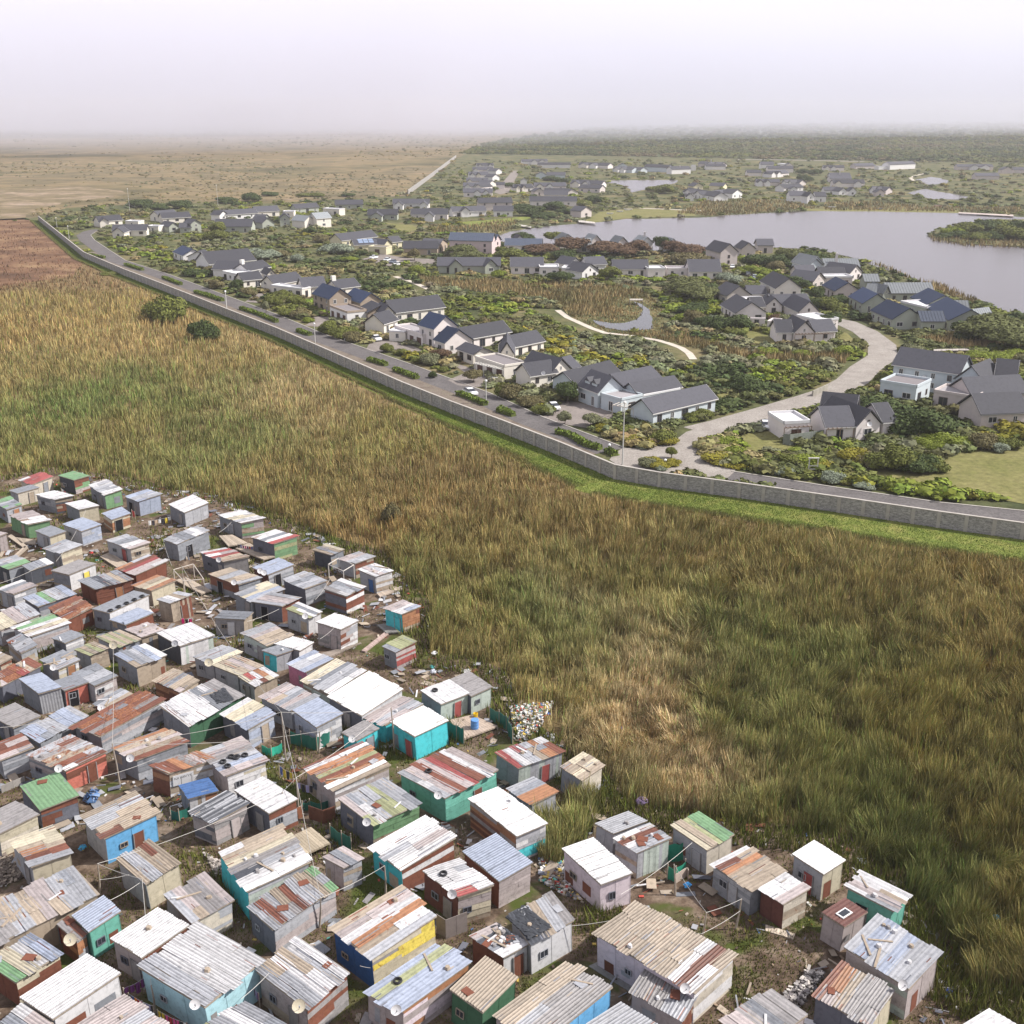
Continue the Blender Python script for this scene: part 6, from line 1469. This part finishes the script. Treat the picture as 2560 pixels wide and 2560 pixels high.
# bridge, jetties
def deck(name, t, pts, z, label, cat, col=(.36, .31, .27), th=.18, legs=True):
    P = [tp(t, x, y, z) for x, y in pts]; c = sum(P)/len(P); root = thing(name, (c[0], c[1], 0), label, cat); m = MB(); n = max(3, int(np.linalg.norm(P[1]-P[0])/.22)) if len(P) == 4 else 0
    if n and n < 120:
        for q in range(n):
            a, b_ = lerp(P[0], P[1], q/n), lerp(P[0], P[1], (q+.92)/n); c1, c2 = lerp(P[3], P[2], (q+.92)/n), lerp(P[3], P[2], q/n); m.prism([a-up3*th, b_-up3*th, c1-up3*th, c2-up3*th], [a, b_, c1, c2], jit(col, .18))
    else: m.prism([p-up3*th for p in P], P, col)
    m.build('deck', M_BOARD, root)
    if legs:
        for p in P: m = MB(); m.cbox((p[0]*.98+c[0]*.02, p[1]*.98+c[1]*.02, 0), (.12, .12, z-th), 0, col); m.build('leg', M_BOARD, root)
    return root
deck('footbridge', 'd', [(1045, 150), (1150, 150), (1150, 162), (1045, 162)], 1.6, 'small pale footbridge over the winding channel', 'bridge', (.4, .36, .32))
deck('footbridge', 'g', [(1060, 668), (1470, 660), (1470, 676), (1060, 684)], 1.2, 'long pale boardwalk bridge right of the sandy road', 'bridge', (.42, .38, .35))
deck('jetty', 'i', [(1410, 965), (1570, 985), (1580, 1000), (1420, 985)], 1., 'pale timber jetty in front of the boathouse', 'jetty', (.5, .46, .42))
deck('jetty', 'i', [(830, 1005), (960, 1025), (960, 1040), (830, 1020)], .8, 'small timber jetty at the narrow end of the lake', 'jetty', (.45, .42, .38))
deck('jetty', 'k', [(1300, 890), (1830, 915), (1830, 930), (1300, 900)], .8, 'long low jetty at the right end of the far shore', 'jetty', (.45, .38, .35))
for t, x, y, s, col, lb in [('i', 1720, 905, 4.5, CW, 'white rowing boat lying on the lawn by the jetty'), ('i', 1815, 885, 4.5, CW, 'white canoe pulled up on the far lawn'), ('j', 40, 866, 6, CW, 'long white boat at the left of the far shore lawn'), ('k', 70, 842, 6, (.7, .72, .75), 'white boat with blue cover on the far shore'), ('k', 1100, 832, 6, (.7, .4, .36), 'pinkish boat on the far shore grass'), ('k', 1235, 815, 5, (.75, .6, .08), 'yellow canoe on a white stand on the far shore'), ('k', 1290, 830, 5, CW, 'white upright boat at the far shore ramp'), ('k', 530, 860, 6, (.1, .1, .12), 'dark raft at the far shore bank'), ('i', 1890, 868, 4, CW, 'small white boat near the far lawn path')]:
    w = tp(t, x, y, .3); m = MB(); n = 9; hull = [(s*.5*math.cos(a), s*.16*math.sin(a)*(1 if abs(math.cos(a)) < .9 else .7)) for a in np.linspace(0, 2*math.pi, 13)[:-1]]
    m.prism([(w[0]+a*.7, w[1]+b_*.6, .1) for a, b_ in hull], [(w[0]+a, w[1]+b_, .8) for a, b_ in hull], col); m.prism([(w[0]+a*.8, w[1]+b_*.8, .8) for a, b_ in hull], [(w[0]+a*.8, w[1]+b_*.8, .84) for a, b_ in hull], (.3, .28, .26)); o = m.build('small_boat', M_THING, None, org=(w[0], w[1], 0)); tag(o, lb, 'boat')
# ---------------- settlement yard things
WOODC = (.36, .30, .24)
deck('boardwalk', 'A', [(75, 735), (110, 715), (265, 830), (235, 850)], .5, 'narrow plank walkway running down beside the small grey shack', 'walkway', WOODC)
deck('boardwalk', 'A', [(235, 830), (270, 845), (130, 970), (90, 960)], .5, 'plank walkway turning back towards the left edge', 'walkway', WOODC)
deck('boardwalk', 'A', [(150, 745), (345, 770), (345, 810), (200, 800)], .5, 'short wide plank landing below the dark green grey shack', 'walkway', WOODC)
deck('plank_platform', 'A', [(965, 930), (1060, 890), (1260, 1010), (1150, 1050)], .4, 'wooden porch deck below the shack with a red door', 'platform', WOODC)
deck('plank_platform', 'B', [(570, 730), (700, 720), (850, 800), (660, 830)], .8, 'wooden porch deck of the white roofed grey shack', 'platform', WOODC)
deck('plank_platform', 'B', [(730, 850), (860, 800), (1110, 930), (1000, 960)], .8, 'porch deck with washing of the red striped shack', 'platform', WOODC)
deck('boardwalk', 'E', [(400, 950), (640, 760), (660, 785), (440, 960)], .3, 'pink grey plank ramp leading to the lone turquoise shack', 'walkway', (.4, .3, .27))
deck('plank_platform', 'E', [(550, 700), (640, 690), (780, 770), (640, 780)], .4, 'dark plank porch of the lone turquoise shack', 'platform', (.2, .19, .18))
deck('plank_platform', 'E', [(1250, 1620), (1480, 1570), (1720, 1680), (1400, 1800)], .5, 'timber yard deck with the blue drum on it', 'platform', (.4, .32, .26))
deck('plank_platform', 'E', [(550, 400), (720, 330), (800, 350), (580, 430)], .4, 'scrap board platform behind the blue edged shack', 'platform', (.4, .33, .27))
deck('plank_platform', 'E', [(-10, 980), (200, 930), (400, 870), (100, 1010)], .3, 'grey board platform of the tall stilted shack', 'platform', (.25, .21, .18))
deck('boardwalk', 'O', [(440, 970), (730, 1060), (710, 1110), (440, 1030)], .15, 'short walkway of pale slabs like a ladder on the grass', 'walkway', (.5, .42, .34), .12, False)
deck('boardwalk', 'B', [(150, 1160), (250, 1130), (500, 1260), (400, 1290)], .5, 'rickety plank pier between the leaning poles', 'walkway', WOODC)
deck('scrap_deck', 'I', [(1250, 590), (1460, 490), (1640, 640), (1420, 750)], .9, 'yard floor patched from boards and yellow panels', 'platform', (.38, .32, .24))
# paving beside the pink shack
deck('paved_yard', 'N', [(470, 1370), (560, 1330), (960, 1560), (870, 1620)], .12, 'grey paving slabs along the biggest pink walled shack', 'paving', (.2, .2, .2), .1, False)
# green shade nets
def net(t, pts, h, label, col=(.02, .13, .10), z0=0.):
    P = [tp(t, x, y, z0) for x, y in pts]; c = P[0]; root = thing('shade_net_fence', (c[0], c[1], 0), label, 'net fence', 'green shade net fences between the shacks'); m = MB()
    for a, b_ in zip(P[:-1], P[1:]):
        L = np.linalg.norm(b_-a); n = max(3, int(L/.4)); pd = np.array([-(b_-a)[1], (b_-a)[0], 0])/L
        for q in range(n):
            s, e = lerp(a, b_, q/n), lerp(a, b_, (q+1)/n); w1, w2 = .08*math.sin(q*1.7), .08*math.sin((q+1)*1.7); sg = lambda k: h-.18*math.sin(math.pi*((k/n*2) % 1))
            m.prism([s+pd*w1, e+pd*w2, e+pd*(w2+.02), s+pd*(w1+.02)], [s+pd*w1+up3*sg(q), e+pd*w2+up3*sg(q+1), e+pd*(w2+.02)+up3*sg(q+1), s+pd*(w1+.02)+up3*sg(q)], jit(col, .15))
    m.build('net', M_THING, root)
    for p in P: m = MB(); m.tube([p, p+up3*(h+.25)], .05, WOODC, 5); m.build('post', M_BOARD, root)
net('E', [(1640, 1640), (1730, 1680), (1800, 1720), (1860, 1860)], 1.7, 'dark green net fence behind the yellow bucket and blue drum')
net('E', [(1230, 1790), (1320, 1830), (1390, 1860)], 1.9, 'dark green net fence beside the gleaming turquoise shack')
net('D', [(985, 1260), (1080, 1290), (1180, 1240)], 1.1, 'bright green net sagging over the small grass yard', (.03, .35, .24))
net('D', [(1260, 1170), (1370, 1190), (1520, 1230), (1660, 1150)], 1.6, 'dark green net fence round the smooth light blue roofed shack')
net('M', [(1290, 720), (1390, 770), (1580, 740)], 1.9, 'green net canopy beside the scrap covered white shack', (.02, .22, .14))
net('M', [(1420, 930), (1500, 950), (1590, 880)], 1.4, 'green net panel hanging below the canopy net', (.02, .22, .14))
net('I', [(110, 430), (190, 440), (290, 390)], 1.1, 'dark green net fence below the deep blue roofed hut')
net('I', [(1380, 350), (1450, 330), (1560, 350), (1700, 280)], 1.0, 'green net strip over the rusty gate beside the smooth white roof')
net('I', [(1650, 620), (1760, 690), (1850, 720)], 1.5, 'green net screen of the patched yard')
# rusty sheet fences
plank_fence('sheet_fence', dl('I', [(1440, 420), (1580, 470), (1700, 430)]), 0, 1.5, .04, (.17, .07, .045), 'rust brown sheet fence under the green net strip', 'fence', M_METAL)
plank_fence('sheet_fence', dl('I', [(1150, 510), (1380, 400)]), 0, 1.2, .05, (.22, .09, .05), 'rust red plank fence before the smooth white roofed shack', 'fence', M_METAL)
plank_fence('board_fence', dl('L', [(740, 1060), (830, 1120), (1040, 1040)]), 0, 1.9, .05, (.20, .17, .16), 'grey board yard fence with pale top rail near the peach wall', 'fence')
plank_fence('board_fence', dl('G', [(1290, 1180), (1250, 1040)]), 0, 1.6, .05, (.22, .17, .14), 'brown post fence left of the silver white roof', 'fence')
plank_fence('board_fence', dl('M', [(1500, 970), (1610, 900), (1620, 930)]), 0, 1., .05, (.4, .33, .28), 'pale board fence by the blue bag', 'fence')
plank_fence('board_fence', dl('C', [(20, 1640), (250, 1540)]), 0, .8, .05, (.3, .28, .26), 'low scrap fence at the left edge by the green roof', 'fence')
# drum, bucket, bags
def lathe_thing(name, t, x, y, prof, col, label, cat, z=0.):
    w = tp(t, x, y, z); m = MB(); m.lathe(w, prof, (0, 0, 1), col, 12); o = m.build(name, M_THING, None, org=w, smooth=False); return tag(o, label, cat)
lathe_thing('water_drum', 'E', 1495, 1700, [(.001, 0), (.4, 0), (.42, .3), (.40, .32), (.42, .6), (.4, .64), (.42, .95), (.38, 1.0), (.001, 1.0)], (.10, .25, .55), 'bright blue plastic drum on the timber yard deck', 'drum', .5)
lathe_thing('bucket', 'E', 1503, 1590, [(.001, 0), (.2, 0), (.26, .4), (.24, .42), (.18, .1), (.001, .08)], (.75, .5, .02), 'yellow bucket standing behind the blue drum', 'bucket', .5)
lathe_thing('bucket', 'K', 695, 1700, [(.001, 0), (.25, 0), (.3, .6), (.28, .62), (.2, .1), (.001, .08)], (.7, .45, .02), 'yellow bin beside the pale turquoise walled shack', 'bucket')
for t, x, y, s, col, lb in [('E', 1105, 985, .6, CW, 'white sack lying in the dry reeds'), ('E', 1080, 1115, .5, (.1, .45, .45), 'teal plastic bag on the straw heap'), ('E', 1095, 1160, .6, (.5, .52, .58), 'grey plastic bag beside the teal one'), ('M', 1620, 985, .5, (.05, .35, .75), 'bright blue bag beside the green net panel'), ('M', 1890, 215, .35, (.06, .1, .5), 'dark blue bag in the reeds above the cream green roof'), ('P', 1645, 820, .45, (.05, .45, .75), 'light blue plastic sheet out in the reeds'), ('P', 1145, 1585, .35, (.05, .12, .6), 'blue bottle bundle near the bottom right clearing'), ('G', 855, 20, .3, (.08, .2, .6), 'blue crate piece at the rubbish heap edge'), ('G', 1550, 155, .25, (.05, .1, .6), 'tiny blue bag out in the marsh'), ('H', 800, 465, .5, (.05, .35, .6), 'blue cloth on the grass left of the sky blue shack'), ('A', 885, 900, .4, (.6, .05, .04), 'red cloth lying in the grass channel'), ('G', 1760, 870, .9, (.28, .2, .36), 'mauve blanket caught in the reeds'), ('C', 900, 1680, 1.2, (.08, .16, .32), 'folded blue tarpaulin behind the green roof'), ('z', 1449, 1608, .9, (.5, .48, .46), 'grey board stuck upright in the open reeds')]:
    w = tp(t, x, y, .3); m = MB(); r = np.random.default_rng(int(x)); prof = [(.001, s*.5), (s*.4, s*.42), (s*.6, s*.2), (s*.5, 0)]; m.lathe(w, prof, (r.uniform(-.3, .3), r.uniform(-.3, .3), 1), col, 9)
    m.v = [(a+r.uniform(-.15, .15)*s, b_+r.uniform(-.15, .15)*s, max(.02, c_+r.uniform(-.1, .1)*s)) for a, b_, c_ in m.v]; o = m.build('board' if 'board' in lb else 'plastic_bag' if 'bag' in lb else 'sack' if 'sack' in lb else 'cloth', M_THING, None, org=w); tag(o, lb, 'board' if 'board' in lb else 'bag' if 'bag' in lb or 'sack' in lb else 'cloth')
# rubbish heap and litter
def litter(name, poly, n, cols, zmax):
    P = np.array([q for q in poly]); lo, hi = P.min(0), P.max(0); mb = MB(); k = 0
    while k < n:
        x, y = random.uniform(lo[0], hi[0]), random.uniform(lo[1], hi[1])
        if not inpoly(np.array([x]), np.array([y]), poly)[0]: continue
        if allfoot(np.array([x]), np.array([y]), FOOT)[0]: continue
        k += 1; s = random.uniform(.05, .22); z = random.uniform(.04, zmax); a = random.uniform(0, 3.1); mb.cbox((x, y, z), (s*random.uniform(1, 2.4), s, s*random.uniform(.2, .7)), a, jit(random.choice(cols), .2), random.uniform(-.5, .5))
    o = mb.build(name, M_BOARD); o['kind'] = 'stuff'; return o
LC = [(.7, .68, .66), (.6, .58, .55), (.3, .28, .26), (.5, .42, .34), (.12, .2, .4), (.45, .08, .06), (.12, .35, .3), (.1, .1, .1), (.55, .4, .1), (.25, .18, .13)]
litter('rubbish', dl('G', [(490, -30), (900, -60), (800, 110), (740, 210), (560, 290), (500, 100)]), 1500, [LC[0]]*5+LC, .5)
litter('rubbish', dl('G', [(760, 1420), (1040, 1400), (1060, 1700), (1200, 1850), (950, 1750), (780, 1650)]), 500, LC[2:4]+LC[9:]+LC, .2)
def boards(n):
    P = np.array(SETTLE); lo, hi = P.min(0), P.max(0); mb = MB(); k = 0
    while k < n:
        x, y = random.uniform(-75, 75), random.uniform(45, 200); X_ = np.array([x]); Y_ = np.array([y])
        if not inpoly(X_, Y_, SETTLE)[0] or allfoot(X_, Y_, FOOT)[0] or vn(x/6, y/6) < .45: continue
        k += 1; a = random.uniform(0, 3.1); L_ = random.uniform(.3, 1.6); mb.cbox((x, y, random.uniform(.03, .3)), (L_, random.choice((.12, .15, .5, .8))*min(1, L_), .05), a, jit(random.choice([PAL['g'], PAL['t'], PAL['x'], PAL['s'], PAL['r'], PAL['G'], PAL['w'], PAL['D'], PAL['x']]), .25), random.uniform(-.25, .25))
    o = mb.build('scrap_litter', M_BOARD); o['kind'] = 'stuff'
boards(2600)
litter('rubbish', SETTLE, 7500, LC+[LC[9]]*6+[LC[2]]*4+[(.1, .075, .05)]*6, .1)
litter('rubble', dl('O', [(580, 1720), (760, 1560), (830, 1440), (1000, 1480), (880, 1640), (780, 1780)]), 420, [(.3, .28, .27), (.5, .46, .42), (.2, .18, .18)], .6)
litter('rubble', dl('I', [(420, 750), (640, 880), (620, 980), (500, 960), (560, 1000)]), 220, [(.4, .36, .33), (.25, .22, .2)], .3)
litter('rubble', dl('H', [(0, 500), (230, 640), (240, 780), (0, 840)]), 260, [(.3, .25, .2), (.15, .12, .1)], .3)
# washing lines
def washing(t, a, b_, z, items, label):
    A, B = tp(t, *a, z), tp(t, *b_, z); c = (A+B)/2; root = thing('washing_line', (A[0], A[1], 0), label, 'washing line', 'washing lines of the settlement'); L = np.linalg.norm(B-A); d = (B-A)/L; n = np.array([-d[1], d[0], 0])
    m = MB(); m.tube([A, c-up3*.12, B], .012, (.5, .5, .5), 4); m.build('rope', M_THING, root)
    for p in (A, B): m = MB(); m.tube([np.array([p[0], p[1], 0]), p+up3*.1], .04, WOODC, 5); m.build('post', M_BOARD, root)
    k = len(items)
    for i, ccol in enumerate(items):
        s = (i+.15)/k; w = L/k*.75; h = random.uniform(.5, .95); m = MB(); p = A+d*L*s-up3*(.12*math.sin(math.pi*s)); q = 5
        for j in range(q):
            a1, a2 = p+d*w*j/q+n*.04*math.sin(j*2.), p+d*w*(j+1)/q+n*.04*math.sin((j+1)*2.); m.prism([a1-up3*h, a2-up3*h, a2-up3*h+n*.01, a1-up3*h+n*.01], [a1, a2, a2+n*.01, a1+n*.01], jit(ccol, .1))
        m.build('garment', M_THING, root)
CL = {'w': (.75, .75, .75), 'k': (.04, .04, .05), 'p': (.7, .1, .3), 'm': (.2, .05, .2), 'r': (.5, .04, .05), 'b': (.08, .12, .35), 'y': (.65, .5, .05), 't': (.55, .42, .3), 'l': (.45, .42, .65), 'P': (.95, .02, .25), 'g': (.1, .35, .25), 'o': (.8, .25, .03)}
for t, a, b_, z, it, lb in [('A', (1430, 590), (1650, 545), 1.3, 'wktwkyw', 'row of white, black and tan washing beside the bright white roofed shack'), ('B', (750, 815), (960, 840), 1.3, 'kbmpmrbmpm', 'purple and pink washing on the porch deck'), ('B', (200, 1530), (310, 1530), 1.3, 'PkP', 'vivid pink garment hanging by the crooked wooden shack'),
 ('J', (1190, 1590), (1400, 1480), 1.6, 'mmmm', 'dark maroon patterned blanket over a line'), ('J', (1240, 1640), (1480, 1760), 1.4, 'kborpwllk', 'mixed dark washing with a yellow orange shirt'), ('J', (1520, 1800), (1800, 1925), 1.4, 'yyprppkw', 'bright yellow and pink washing at the bottom edge'),
 ('D', (1150, 1370), (1280, 1440), 1.4, 'byky', 'yellow and navy washing in the small grass yard'), ('A', (1270, 480), (1300, 500), 1.4, 'r', 'single red cloth by the pale blue tin shack'), ('D', (1320, 1530), (1480, 1560), 1.2, 'lklk', 'lilac washing beside the mauve sloping wall'), ('A', (590, 275), (680, 330), 1.3, 'wrkb', 'small washing between the red and green roofed shacks'), ('K', (700, 1560), (760, 1640), 1.4, 'mlm', 'purple cloth beside the light ribbed roof shack')]:
    washing(t, a, b_, z, [CL[c] for c in it], lb)
# poles and cables
POLES = [('E', 718, 1930, 5.), ('D', 1215, 1330, 5.5), ('D', 1530, 1250, 2.6), ('C', 1160, 1560, 4.5), ('I', 1180, 420, 3.), ('M', 1500, 1080, 3.), ('M', 1750, 1480+60, 3.), ('J', 1500, 1830, 2.5), ('F', 180, 1000, 4.), ('B', 230, 1290, 4.), ('C', 1100, 380, 2.6), ('I', 1540, 1470, 3.), ('H', 965, 920, 3.2), ('H', 1410, 1060, 3.), ('O', 150, 1020, 3.), ('L', 250, 700, 3.)]
PW = []
for i, (t, x, y, h) in enumerate(POLES):
    w = tp(t, x, y); m = MB(); r = random.uniform(-.3, .3); top = w+up3*h+np.array([r, -r*.5, 0]); m.tube([w, lerp(w, top, .5)+np.array([.04, .03, 0]), top], [.09, .075, .05], (.34, .29, .24), 6); o = m.build('wooden_pole', M_BOARD, None, org=w); tag(o, 'thin crooked wooden pole carrying cables between shacks', 'pole', 'wooden poles of the settlement'); PW.append(top)
def cable(A, B, label='thin slack cable strung across the shack roofs', r=.022):
    m = MB(); L = np.linalg.norm(B-A); pts = [lerp(A, B, s)-up3*(4*s*(1-s)*L*.03) for s in np.linspace(0, 1, 9)]; m.tube(pts, r, (.42, .40, .37), 4); o = m.build('cable', M_THING, None, org=A); tag(o, label, 'cable', 'cables strung over the settlement')
for i, j in ((0, 1), (1, 3), (3, 2), (8, 1), (8, 4), (5, 6), (7, 13), (12, 13), (11, 8), (10, 3), (15, 11), (0, 8), (14, 6), (9, 1), (12, 4)): cable(PW[i], PW[j])
for t, a, b_ in [('A', (0, 1190), (430, 1000)), ('A', (540, 980), (830, 480)), ('A', (1660, 1020), (1580, 800)), ('B', (570, 700), (690, 600)), ('N', (-100, 1000), (700, 930)), ('N', (780, 680), (1470, 180)), ('N', (1560, 1060), (1932, 840)), ('N', (1000, 970), (1560, 1060)), ('H', (1060, 970), (1350, 800)), ('H', (960, 770), (1250, 720)), ('K', (590, 1690), (860, 1440)), ('L', (0, 1370), (100, 1390)), ('C', (0, 1000), (600, 900)), ('C', (960, 1480), (1500, 1300)), ('D', (0, 270), (300, 120)), ('B', (840, 1560), (1150, 1440)), ('B', (1500, 1350), (1640, 1150)), ('E', (0, 840), (150, 720))]:
    cable(tp(t, *a, 2.9), tp(t, *b_, 2.9))
# black plastic sheet crumpled over the white walled shack
def tarpaulin(t, c4, h, label, nm='tarpaulin', col=(.035, .038, .045)):
    P = [tp(t, x, y, h) for x, y in c4]; n = 15; m = MB(); rr = np.random.default_rng(5); g = {}
    for i in range(n+1):
        for j in range(n+1):
            u_, v_ = i/n, j/n; p = lerp(lerp(P[0], P[1], u_), lerp(P[3], P[2], u_), v_); e = min(u_, 1-u_, v_, 1-v_); g[i, j] = p+np.array([rr.normal(0, .06), rr.normal(0, .06), .06+.3*abs(fbm(u_*4+3, v_*5, 3)-.35)*min(1, e*6+.2)+rr.uniform(0, .05)])
    for i in range(n):
        for j in range(n): m.face([g[i, j], g[i+1, j], g[i+1, j+1]], jit(col, .25)); m.face([g[i, j], g[i+1, j+1], g[i, j+1]], jit(col, .25))
    for i in range(n): m.face([g[i, 0], g[i+1, 0], g[i+1, 0]-up3*.12, g[i, 0]-up3*.12], col); m.face([g[0, i], g[0, i+1], g[0, i+1]-up3*.12, g[0, i]-up3*.12], col)
    o = m.build(nm, M_THING, None, org=P[0]); tag(o, label, 'tarpaulin')
tarpaulin('L', [(1410, 900), (1640, 1120), (1860, 1010), (1590, 790)], 3.0, 'crumpled black plastic sheet draped over the white walled shack roof')
tarpaulin('L', [(1180, 1020), (1370, 1190), (1520, 1130), (1330, 960)], 2.55, 'smaller torn black sheet on the scrap covered roof beside the big one')
tarpaulin('D', [(480, 690), (560, 770), (720, 740), (620, 620)], 2.85, 'crumpled black cloth lying on the white and dark grey roofed shack')
# bare timber frame at the marsh edge
P = [tp('E', x, y, 2.2) for x, y in [(80, 120), (225, 185), (325, 125), (180, 60)]]; root = thing('timber_frame', (P[0][0], P[0][1], 0), 'bare grey timber frame of an unfinished shack', 'frame')
for i in range(4):
    a, b_ = P[i], P[(i+1) % 4]; m = MB(); m.tube([a, b_], .07, (.5, .47, .44), 5); m.build('beam', M_BOARD, root); m = MB(); m.tube([a-up3*2.2, a], .07, (.5, .47, .44), 5); m.build('post', M_BOARD, root)
a = tp('B', 150, 1060, 2.); 
P = [tp('B', x, y, 2.) for x, y in [(130, 1060), (320, 1005), (420, 1150), (230, 1170)]]; root = thing('timber_frame', (P[0][0], P[0][1], 0), 'open porch frame of leaning pale poles beside the tall silver shack', 'frame')
for i in range(4):
    m = MB(); m.tube([P[i], P[(i+1) % 4]], .06, (.5, .45, .4), 5); m.build('beam', M_BOARD, root); m = MB(); m.tube([P[i]-up3*2, P[i]], .06, (.5, .45, .4), 5); m.build('post', M_BOARD, root)

# ================================================================= AIR, SKY, SUN
mb = MB(); mb.prism([(-9500, -120, -16), (9500, -120, -16), (9500, 13500, -16), (-9500, 13500, -16)], [(-9500, -120, 72), (9500, -120, 72), (9500, 13500, 72), (-9500, 13500, 72)], (1, 1, 1))
hm = bpy.data.materials.new('haze_air'); hm.use_nodes = True; nt = hm.node_tree; nt.nodes.clear(); pv = nt.nodes.new('ShaderNodeVolumePrincipled'); ou = nt.nodes.new('ShaderNodeOutputMaterial')
pv.inputs['Color'].default_value = (.90, .88, .93, 1); pv.inputs['Density'].default_value = HAZE; pv.inputs['Anisotropy'].default_value = .2; nt.links.new(pv.outputs[0], ou.inputs['Volume'])
hz = mb.build('haze', hm); hz['kind'] = 'stuff'
# low fog bank that has swallowed the far plain
fr_pts = [(-3200, 338), (-1200, 336), (0, 333), (450, 344), (900, 334), (1150, 338), (1320, 330), (1600, 320), (2000, 313), (2600, 310), (5000, 310)]
fx = np.array([px(u, v)[:2] for u, v in fr_pts]); fx = fx[fx[:, 0].argsort()]
def fog_bank(name, dens, near, drop, top, inset, lift):
    import bmesh
    gx = np.linspace(-9300+inset, 9300-inset, 80); gt = np.concatenate([[0], np.geomspace(150, 7000, 14)])
    fy = np.interp(gx, fx[:, 0], fx[:, 1]); fy = np.maximum(900+inset, fy*near)+(fbm(gx/500+inset, gx*0+3, 3)-.5)*600
    X = gx[None]+gt[:, None]*0; Y = fy[None]+gt[:, None]; Y[-1] = 13300-inset
    zb = np.clip(70-(gt[:, None]/drop)*(.3+1.4*fbm(X/260+inset, Y/700, 3)), -14+lift, 66); zt = top+X*0
    nx_, ny_ = len(gx), len(gt); M_ = nx_*ny_; V = np.concatenate([np.stack([X, Y, zb], -1).reshape(-1, 3), np.stack([X, Y, zt], -1).reshape(-1, 3)])
    ii = np.arange(ny_-1)[:, None]*nx_+np.arange(nx_-1)[None]; q = np.stack([ii, ii+1, ii+nx_+1, ii+nx_], -1).reshape(-1, 4); sd_ = []
    for j in range(nx_-1): sd_ += [[j, M_+j, M_+j+1, j+1], [(ny_-1)*nx_+j, (ny_-1)*nx_+j+1, M_+(ny_-1)*nx_+j+1, M_+(ny_-1)*nx_+j]]
    for i in range(ny_-1): sd_ += [[i*nx_, (i+1)*nx_, M_+(i+1)*nx_, M_+i*nx_], [i*nx_+nx_-1, M_+i*nx_+nx_-1, M_+(i+1)*nx_+nx_-1, (i+1)*nx_+nx_-1]]
    fm = bpy.data.materials.new('fog_air'); fm.use_nodes = True; nt = fm.node_tree; nt.nodes.clear(); pv = nt.nodes.new('ShaderNodeVolumePrincipled'); ou = nt.nodes.new('ShaderNodeOutputMaterial')
    pv.inputs['Color'].default_value = FOGC; pv.inputs['Density'].default_value = dens; nt.links.new(pv.outputs[0], ou.inputs['Volume'])
    o = big_mesh(name, V, np.concatenate([q[:, ::-1], q+M_, np.array(sd_)]), np.ones((2*len(q)+len(sd_), 4)), fm)
    bm = bmesh.new(); bm.from_mesh(o.data); bmesh.ops.recalc_face_normals(bm, faces=bm.faces); bm.to_mesh(o.data); bm.free()
fog_bank('fog', FOG, .92, 1.2, 430, 0, 0)
fog_bank('thin_fog', FOG*.6, .52, 3., 440, 40, 2)
w = bpy.data.worlds.new('World'); S.world = w; w.use_nodes = True; nt = w.node_tree; bg = nt.nodes['Background']; bg.inputs['Strength'].default_value = .1
sky = N(nt, 'ShaderNodeTexSky', sky_type='NISHITA'); sky.sun_disc = False; SUN_EL, SUN_AZ = R(44), R(88)
sky.sun_elevation = SUN_EL; sky.sun_rotation = SUN_AZ; sky.dust_density = 3
tc = N(nt, 'ShaderNodeTexCoord'); n1 = noise(nt, 1.6, 5, .55, mapping(nt, tc.outputs['Generated'], (1, 1, 3.5)), .3)
cl = ramp(nt, n1, [(.3, CLOUD_LO), (.7, CLOUD_HI)]); cl = mix(nt, 1., cl, (CLOUD_K,)*3, 'MULTIPLY')
nt.links.new(mix(nt, .88, sky.outputs[0], cl), bg.inputs['Color'])
for nd in nt.nodes:
    if nd.type == 'MIX': nd.clamp_result = False
sl = bpy.data.lights.new('sun', 'SUN'); sl.energy = SUN_E; sl.angle = R(1.5); sl.color = (1, .96, .90); so = bpy.data.objects.new('sun', sl); COL.objects.link(so)
import mathutils
sd = mathutils.Vector((math.sin(SUN_AZ)*math.cos(SUN_EL), math.cos(SUN_AZ)*math.cos(SUN_EL), math.sin(SUN_EL))); so.rotation_euler = sd.to_track_quat('Z', 'Y').to_euler()
S.view_settings.view_transform = 'Standard'; S.view_settings.look = 'None'; S.view_settings.exposure = EXPO; S.view_settings.gamma = 1
S.cycles.max_bounces = 5; S.cycles.diffuse_bounces = 2; S.cycles.glossy_bounces = 2; S.cycles.transparent_max_bounces = 4; S.cycles.volume_bounces = 3; S.cycles.use_denoising = True
print('shacks', n_shack, 'houses', nh, 'bushes', sum(nbush.values()), 'scrap', scrap_count[0], 'objects', len(COL.objects))
